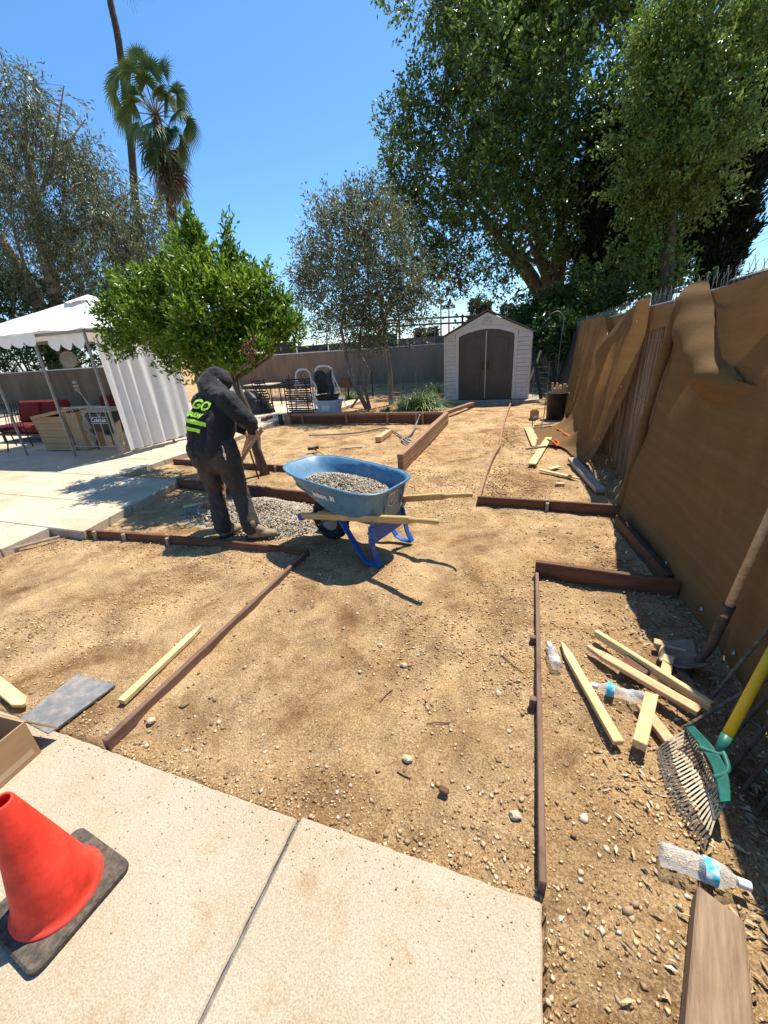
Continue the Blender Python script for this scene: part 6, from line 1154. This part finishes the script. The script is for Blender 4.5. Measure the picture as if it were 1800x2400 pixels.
hm_ = thing('sledge_hammer', G(732, 1052, .05), 'sledge hammer with yellow handle behind the wheelbarrow', 'hammer'); a, b = G(734, 1050, .07), G(795, 1085, .05); MB().tube([a, b], .017, 8).build('handle', 'yellow', hm_); d = (b - a).normalized(); s = Vector((-d.y, d.x, 0)); MB().tube([a - s * .09, a - s * .05, a + s * .05, a + s * .09], [.035, .03, .03, .035], 8).build('head', 'iron', hm_); MB().tube([a - d * .02, a + d * .2], .019, 8).build('grip_tape', 'black_plastic', hm_)
for k, (u, v) in enumerate(((620, 985), (632, 980))):
    g = G(u, v, .1); o = MB().box((g.x, g.y, PATIO_Z + .04), (.16, .09, .075), Matrix.Rotation(.4 + k, 3, 'Z')).build('brick', 'roof_red', at=(g.x, g.y, PATIO_Z), bevel=.006); props(o, ['left', 'right'][k] + ' of two small red bricks on the patio edge', 'brick', 'loose bricks')

# ================================================================== GAZEBO
PZ = PATIO_Z; GA = (-6.77, 5.05); GBk = (-6.75, 8.4); GD = (-10.15, 4.85); GE = (-10.15, 8.4); gz = thing('gazebo', (-8.4, 6.6, PZ), 'white canvas gazebo with grey metal frame and curtains on the patio', 'gazebo')
EVZ = 2.13
for x, y in (GA, (-7.9, 4.98), (-9.11, 4.89), GD, GBk, (-7.9, 8.4), (-9.11, 8.4), GE, (-6.76, 6.2), (-6.76, 7.2)):
    MB().box((x, y, (PZ + EVZ) / 2), (.036, .036, EVZ - PZ)).build('post', 'metal_grey', gz, bevel=.004); 
for a, b in ((GA, GD), (GA, GBk), (GBk, GE), (GD, GE)): MB().beam((*a, EVZ), (*b, EVZ), .04, .045).build('eave_rail', 'metal_grey', gz)
apex = Vector((-8.42, 6.6, 2.88))
for c in (GA, GBk, GD, GE): MB().beam((*c, EVZ), apex, .03, .03).build('rafter', 'metal_grey', gz)
cor = [Vector((*GA, EVZ + .04)) + Vector((.06, -.05, 0)), Vector((*GBk, EVZ + .04)) + Vector((.06, .05, 0)), Vector((*GE, EVZ + .04)) + Vector((-.06, .05, 0)), Vector((*GD, EVZ + .04)) + Vector((-.06, -.06, 0))]
for i in range(4):
    a, b = cor[i], cor[(i + 1) % 4]
    def f(s, q): p = a.lerp(b, s).lerp(apex + (a.lerp(b, s) - apex) * .16, q); p = p + Vector((0, 0, -.10 * math.sin(q * math.pi) * math.sin(s * math.pi) + .022 * math.sin(s * 19 + q * 7) * (1 - q) + .02 * nz(s * 6, q * 5, i))); return p
    MB().grid(f, 36, 14).build('canopy_panel', 'canvas', gz, smooth=True)
def f(s, q): a = s * 2 * math.pi; r_ = .36 * q + .02; return apex + Vector((math.cos(a) * r_ * 1.1, math.sin(a) * r_ * 1.1, .03 - .15 * q + .02 * math.sin(a * 5) * q))
MB().grid(f, 28, 5).build('vent_cap', 'canvas', gz, smooth=True)
def valance(p0, p1, n, drop, seed):
    p0, p1 = Vector(p0), Vector(p1); d = (p1 - p0).normalized(); s = Vector((d.y, -d.x, 0))
    def f(a, q): sc_l = .6 + .4 * abs(math.sin(a * n * math.pi)) ** .7; return p0.lerp(p1, a) + Vector((0, 0, .03 - drop * q * sc_l + .015 * nz(a * 14, q * 2, seed))) + s * (.02 + .012 * math.sin(a * n * 2 * math.pi + seed) * q)
    MB().grid(f, n * 10, 6).build('valance', 'canvas', gz, smooth=True)
valance((*GD, EVZ + .02), (-7.75, 4.95, EVZ + .02), 8, .22, 1); valance((*GE, EVZ + .02), (-6.7, 8.45, EVZ + .02), 10, .22, 4); valance((-6.72, 7.0, EVZ + .02), (-6.72, 8.4, EVZ + .02), 5, .2, 3)
valance((-7.65, 5.06, EVZ - .03), (-6.85, 5.10, EVZ - .03), 3, .26, 2)
def curtain(x0, y0, x1, y1, zt, zb, amp, waves, m, flare=0.0):
    p0, p1 = Vector((x0, y0, 0)), Vector((x1, y1, 0)); d = (p1 - p0).normalized(); s = Vector((d.y, -d.x, 0))
    def f(a, q): w = amp * (math.sin(a * waves * 2 * math.pi + 2.2 * math.sin(a * 5.3)) * (.5 + 1.6 * nz(a * 5, 2, 3)) + .4 * math.sin(a * waves * 4.1 + 1 + q) + 1.2 * nz(a * 6, q * 1.5, 7)) * (.4 + .7 * q) + flare * q; p = p0.lerp(p1, a); return Vector((p.x, p.y, zt + (zb - zt) * q)) + s * w
    MB().grid(f, 150, 8).build('curtain', m, gz, smooth=True)
curtain(-6.72, 5.14, -6.68, 6.75, EVZ - .08, .17, .045, 7, 'curtain', .05); curtain(-6.9, 7.3, -6.8, 7.95, EVZ - .06, .35, .05, 4, 'curtain_pink', .0); curtain(-6.78, 8.05, -6.75, 8.42, EVZ - .06, .25, .04, 3, 'curtain', 0)
rl = [(-7.88, 5.0), (-6.79, 5.06)]
for z in (.26, .95): MB().beam((*rl[0], z), (*rl[1], z), .022, .022).build('rail', 'metal_grey', gz)
for k in range(6): q = (k + .5) / 6; x, y = rl[0][0] + (rl[1][0] - rl[0][0]) * q, rl[0][1] + .06 * q; MB().tube([(x, y, .26), (x, y, .95)], .008, 6).build('baluster', 'metal_grey', gz)
for q in (.16, .84):
    x = rl[0][0] + 1.09 * q; pts = [(x + .05 * math.sin(a * .7) * (1 if a < 9 else 1), 5.02, .86 + .07 * math.cos(a * .35) - .006 * a) for a in range(0, 18)]; MB().tube(pts, .006, 5).build('scroll', 'metal_grey', gz)
for k in range(5):
    a = .4 + k * .55; x = -7.34; pts = curve_pts([(x, 5.0, .28), (x - .10 + .05 * k, 5.0, .45), (x + .06 - .05 * k, 5.0, .62), (x - .08 + .045 * k, 5.0, .90)], 5); MB().tube(pts, .007, 5).build('vine_ornament', 'metal_grey', gz)
for k in range(3): x = -7.15 + .05 * k; MB().tube(curve_pts([(x, 5.0, .95), (x - .05 - .05 * k, 5.0, 1.12), (x - .14 - .05 * k, 5.0, 1.22 + .06 * k)], 4), .006, 5).build('finial_stem', 'metal_grey', gz); MB().lathe([(0, -.035), (.035, -.015), (.04, .01), (0, .035)], 10, Matrix.Translation((x - .14 - .05 * k, 5.0, 1.25 + .06 * k))).build('finial', 'metal_grey', gz)
hd_ = thing('hanging_disc', (-9.05, 6.1, 1.85), 'round metal disc hanging inside the gazebo', 'disc'); M4 = Matrix.Translation((-8.85, 6.1, 1.75)) @ Matrix.Rotation(R(80), 4, 'X') @ Matrix.Rotation(R(20), 4, 'Y'); MB().lathe([(0, .02), (.13, .015), (.15, 0), (.155, .02), (.165, .02), (.165, -.01), (0, -.01)], 28, M4).build('disc', 'metal_grey', hd_, smooth=True); MB().tube([(-8.85, 6.1, 1.9), (-8.75, 6.1, 2.4)], .004, 4).build('cord', 'rusty', hd_)
# stack of cartons
gA, gB = G(112, 1056, PZ), G(178, 1056, PZ); ang = math.atan2(gB.y - gA.y, gB.x - gA.x)
for k in range(5):
    zc = PZ + .075 + .132 * k; c = Vector(((gA.x + gB.x) / 2, gA.y + .25, 0)); t = thing('carton', (c.x, c.y, zc - .066), ['bottom', 'second', 'middle', 'fourth', 'top'][k] + ' tan carton with white label, counting up the stack under the gazebo', 'carton', 'cartons under the gazebo'); w = .78 + random.uniform(-.02, .02)
    MB().box((c.x - .02 * k, c.y, zc), (w, .48, .128), Matrix.Rotation(ang, 3, 'Z')).build('body', 'cardboard', t, bevel=.004)
    MB().box((c.x - .22 - .02 * k, c.y - .243, zc + .01), (.24, .004, .06), Matrix.Rotation(ang, 3, 'Z')).build('label', 'paper', t); MB().lathe([(0, .002), (.018, .002), (.018, 0)], 12, Matrix.Translation((c.x - .31 - .02 * k, c.y - .247, zc + .01)) @ Matrix.Rotation(R(90), 4, 'X')).build('mark', 'ink', t)
    for j in range(3): MB().box((c.x - .24 + .05 * j - .02 * k, c.y - .2465, zc + .012), (.03, .002, .014)).build('mark', 'ink', t)
c = Vector(((gA.x + gB.x) / 2, gA.y + .25, 0)); o = MB().box((c.x + .05, c.y, .80), (.95, .55, .06), Matrix.Rotation(R(-8), 3, 'Y') @ Matrix.Rotation(.1, 3, 'Z')).build('flat_panel', 'cardboard', at=(c.x, c.y, .76), bevel=.004); props(o, 'tilted brown panel lying on top of the carton stack', 'panel')
o = MB().box((c.x + .45, c.y + .05, .45), (.42, .4, .72)).build('brown_carton', 'cardboard', at=(c.x + .45, c.y, PZ), bevel=.006); props(o, 'tall brown carton beside the stack behind the iron railing', 'carton')
co = thing('camp_stove_case', (-7.75, 5.75, PZ), 'black folding stove case behind the gazebo railing', 'case'); MB().box((-7.62, 5.62, .62), (.62, .40, .36)).build('case', 'black_plastic', co, bevel=.02); MB().box((-7.62, 5.60, .83), (.66, .44, .06)).build('lid', 'metal_grey', co, bevel=.012)
for x in (-7.9, -7.34):
    for y in (5.45, 5.78): MB().tube([(x, y, PZ), (x, y, .46)], .012, 6).build('leg', 'iron', co)
M4 = local_frame((1, 0, 0), (0, -1, 0)); M4.translation = (-7.60, 5.412, .66); text_obj('brand_lettering', 'Coleman', .105, M4, 'paper', co, bold=.003); 
for dz, w, in ((.055, .44), (-.06, .44)): MB().box((-7.60, 5.414, .66 + dz), (w, .004, .008)).build('brand_border', 'paper', co)
a, b = G(282, 1058, PZ), G(236, 1002, PZ); plank('leaning_board', (-6.98, 5.2, PZ + .01), (-7.28, 5.5, .60), .20, .018, 'pine_red', up=(0, -1, .3), label='brown board leaning inside the gazebo railing', cat='board')
def sofa(x0, x1, y, lb):
    t = thing('sofa', ((x0 + x1) / 2, y, PZ), lb, 'sofa', 'red sofas'); cx = (x0 + x1) / 2; w = x1 - x0
    MB().box((cx, y, PZ + .18), (w, .75, .05)).build('frame', 'iron', t); 
    for sx in (-1, 1):
        for sy in (-1, 1): MB().tube([(cx + sx * (w / 2 - .05), y + sy * .32, PZ), (cx + sx * (w / 2 - .05), y + sy * .32, PZ + .18)], .018, 6).build('leg', 'iron', t)
        MB().tube(curve_pts([(cx + sx * w / 2, y - .36, PZ + .2), (cx + sx * w / 2, y - .36, PZ + .52), (cx + sx * w / 2, y + .3, PZ + .55)], 5), .018, 6).build('arm', 'iron', t)
    n = max(1, round(w / .75))
    for k in range(n):
        xx = x0 + w * (k + .5) / n; MB().box((xx, y - .03, PZ + .30), (w / n - .03, .68, .17)).build('seat_cushion', 'red_fabric', t, bevel=.04, smooth=False); MB().box((xx, y + .27, PZ + .60), (w / n - .03, .18, .52), Matrix.Rotation(R(-14), 3, 'X')).build('back_cushion', 'red_fabric', t, bevel=.05)
sofa(-11.7, -10.0, 6.25, 'dark red cushioned sofa at the left under the gazebo'); sofa(-10.05, -9.3, 7.1, 'smaller dark red seat farther back under the gazebo')
ch = thing('iron_chair', (-10.35, 5.35, PZ), 'ornate black iron chair at the far left edge', 'chair')
for k in range(7): MB().tube([(-10.62 + .09 * k, 5.55, PZ + .42), (-10.62 + .09 * k, 5.62, PZ + .92)], .008, 5).build('back_rod', 'iron', ch)
for z, y in ((.92, 5.62), (.70, 5.59)): MB().tube([(-10.64, y, PZ + z), (-10.06, y, PZ + z)], .012, 6).build('back_rail', 'iron', ch)
for k in range(7): MB().beam((-10.62 + .09 * k, 5.12, PZ + .42), (-10.62 + .09 * k, 5.55, PZ + .42), .02, .012).build('seat_slat', 'iron', ch)
for x in (-10.62, -10.08):
    for y in (5.14, 5.54): MB().tube(curve_pts([(x, y, PZ + .42), (x * 1.0, y + .02, PZ + .2), (x, y + (.04 if y > 5.3 else -.04), PZ)], 4), .013, 6).build('leg', 'iron', ch)

# ================================================================== CLUTTER BEHIND THE PLANTER
def slat_rack(x0, x1, y, z0_, z1_, n, lb, tiltx=0.0, nm='slatted_rack'):
    t = thing(nm, ((x0 + x1) / 2, y, z0_), lb, 'rack', 'black slatted racks')
    for k in range(n):
        q = (k + .5) / n; z = z0_ + (z1_ - z0_) * q; dx = tiltx * q + random.uniform(-.006, .006); MB().beam((x0 + dx, y + .05 * (k % 2), z), (x1 + dx, y + .05 * (k % 2), z), .05, (z1_ - z0_) / n * .55).build('slat', 'iron', t)
    for x in (x0 + .03, x1 - .03):
        for dy in (-.1, .14): MB().tube([(x, y + dy, z0_), (x + tiltx, y + dy, z1_)], .014, 6).build('upright', 'iron', t)
slat_rack(-6.12, -5.42, 9.55, PZ, .98, 16, 'upright stack of black slatted racks left of the white bin'); slat_rack(-7.05, -6.75, 9.75, PZ, .98, 13, 'narrow leaning black slatted rack by the patio edge', -.22)
bn_ = thing('storage_bin', (-4.85, 9.5, PZ), 'translucent white storage bin with black tray on top', 'bin'); MB().add([(-5.06, 9.3, PZ), (-4.62, 9.3, PZ), (-4.62, 9.65, PZ), (-5.06, 9.65, PZ), (-5.12, 9.26, .40), (-4.56, 9.26, .40), (-4.56, 9.69, .40), (-5.12, 9.69, .40)], [(3, 2, 1, 0), (0, 1, 5, 4), (1, 2, 6, 5), (2, 3, 7, 6), (3, 0, 4, 7), (4, 5, 6, 7)]).build('tub', 'bin', bn_, bevel=.015)
MB().box((-4.84, 9.47, .415), (.62, .48, .04)).build('lid', 'bin', bn_, bevel=.01); MB().box((-4.84, 9.255, .25), (.22, .004, .14)).build('paper_label', 'blue_label' if False else 'paper', bn_)
o = MB().add([(-5.05, 9.3, .44), (-4.65, 9.3, .44), (-4.65, 9.6, .44), (-5.05, 9.6, .44), (-5.1, 9.27, .56), (-4.6, 9.27, .56), (-4.6, 9.63, .56), (-5.1, 9.63, .56)], [(3, 2, 1, 0), (0, 1, 5, 4), (1, 2, 6, 5), (2, 3, 7, 6), (3, 0, 4, 7)]).build('plastic_tray', 'black_plastic', at=(-4.85, 9.45, .44), solid=.012); props(o, 'black plastic tray standing on the white bin', 'tray')
def ladder(u0, u1, vt, y, lb, zb=PZ):
    a, b = AY(u0, 900, y), AY(u1, 900, y); zt = AY((u0 + u1) / 2, vt, y).z; t = thing('step_ladder', ((a.x + b.x) / 2, y, zb), lb, 'ladder', 'white step ladders'); w = b.x - a.x
    pts = [(a.x - .08, y - .1, zb), (a.x, y, zt - .18), (a.x + .06, y, zt - .05), (a.x + w * .3, y, zt), (b.x - w * .3, y, zt), (b.x - .06, y, zt - .05), (b.x, y, zt - .18), (b.x + .08, y - .1, zb)]
    MB().tube(curve_pts([Vector(p) for p in pts], 5), .022, 8).build('hoop', 'white_paint', t, smooth=True)
    for k in range(3): MB().box(((a.x + b.x) / 2, y - .05, zb + .22 + .24 * k), (w + .06, .14, .03)).build('step', 'white_paint', t, bevel=.004)
    for x, s in ((a.x, 1), (b.x, -1)): MB().tube([(x, y, zt - .2), (x - s * .05, y + .55, zb)], .016, 6).build('rear_leg', 'white_paint', t)
    for s in (-1, 1): MB().tube([((a.x + b.x) / 2, y, zt - .01), ((a.x + b.x) / 2 + s * w * .35, y + .02, zt - .42)], .007, 5).build('strap', 'roof_red', t)
ladder(696, 730, 866, 10.2, 'left white hoop topped step ladder behind the slatted racks'); ladder(742, 782, 858, 10.5, 'right white hoop topped step ladder behind the white bin')
pts = [(-8.1, 9.9), (-7.0, 9.6)]
def f(a, b): r_ = 1 - b; an = a * 2 * math.pi; x = -7.55 + (.62 * r_ ** .8 + .05 * math.sin(an * 3)) * math.cos(an) * (1.2 if math.cos(an) > 0 else .8); y = 9.85 + .3 * r_ ** .8 * math.sin(an); return (x, y, PZ + .62 * (1 - r_ ** 1.6) + .03 * math.sin(an * 4) * r_ * (1 - r_) * 4)
o = MB().grid(f, 40, 12).build('tarp_bundle', 'tarp', at=(-7.55, 9.85, PZ), smooth=True); props(o, 'black tarp bundle slumped on the patio behind the worker', 'tarp')
o = MB().grid(lambda a, b: ((-5.45 + .55 * a) + .03 * math.sin(b * 7), 10.0 + .1 * math.sin(a * 5), PZ + .45 + .55 * b + .05 * math.sin(a * 8) * b), 14, 10).build('tarp_cover', 'tarp', at=(-5.2, 10, PZ), smooth=True, solid=.02); props(o, 'black cover hung on the right step ladder', 'tarp')
tb_ = thing('patio_table', (-8.0, 11.2, 0), 'pale topped patio table behind the black tarp', 'table'); MB().box((-8.0, 11.2, .74), (1.0, .6, .03)).build('table_top', 'patio', tb_, bevel=.005)
for x in (-8.45, -7.55):
    for y in (10.95, 11.45): MB().tube([(x, y, 0), (x, y, .73)], .02, 6).build('leg', 'iron', tb_)
for k in range(9):
    bm = bmesh.new(); bmesh.ops.create_icosphere(bm, subdivisions=2, radius=random.uniform(.16, .28)); 
    for vv in bm.verts: vv.co = Vector((vv.co.x * 1.2, vv.co.y, vv.co.z * .75)) * (1 + .25 * nz(vv.co.x * 9, vv.co.y * 9 + k, k))
    me = bpy.data.meshes.new('boulder'); bm.to_mesh(me); bm.free(); o = link('boulder', me, 'wall', smooth=True); o.location = (-10.6 + .46 * k + random.uniform(-.1, .1), 12.6 + random.uniform(-.25, .25), .12); props(o, ['leftmost', 'second', 'third', 'fourth', 'fifth', 'sixth', 'seventh', 'eighth', 'rightmost'][k] + ' grey boulder, counting from the left, in the row behind the black racks', 'boulder', 'boulders in a row')
fe = thing('picket_fence', (-8.5, 13.3, 0), 'low black iron picket fence in front of the back wall', 'fence')
for k in range(46): x = -11.4 + .135 * k; MB().tube([(x, 13.3, 0), (x, 13.3, .62 + (.08 if k % 2 else 0)), (x, 13.3, .70 + (.08 if k % 2 else 0))], [.008, .008, .002], 5).build('picket', 'iron', fe)
for z in (.12, .52): MB().tube([(-11.5, 13.3, z), (-5.1, 13.3, z)], .009, 5).build('rail', 'iron', fe)
for x in (-11.5, -8.3, -5.1): MB().tube([(x, 13.3, 0), (x, 13.3, .86)], .02, 6).build('post', 'iron', fe)
bh = thing('bird_house', (-5.6, 12.4, 0), 'small dark peaked lantern box behind the white bin', 'lantern'); MB().box((-5.6, 12.4, .62), (.3, .3, .3)).build('box', 'darkwood', bh); MB().add([(-5.8, 12.2, .77), (-5.4, 12.2, .77), (-5.4, 12.6, .77), (-5.8, 12.6, .77), (-5.6, 12.4, .98)], [(0, 1, 4), (1, 2, 4), (2, 3, 4), (3, 0, 4)]).build('roof', 'iron', bh); MB().tube([(-5.6, 12.4, 0), (-5.6, 12.4, .48)], .03, 6).build('post', 'iron', bh)
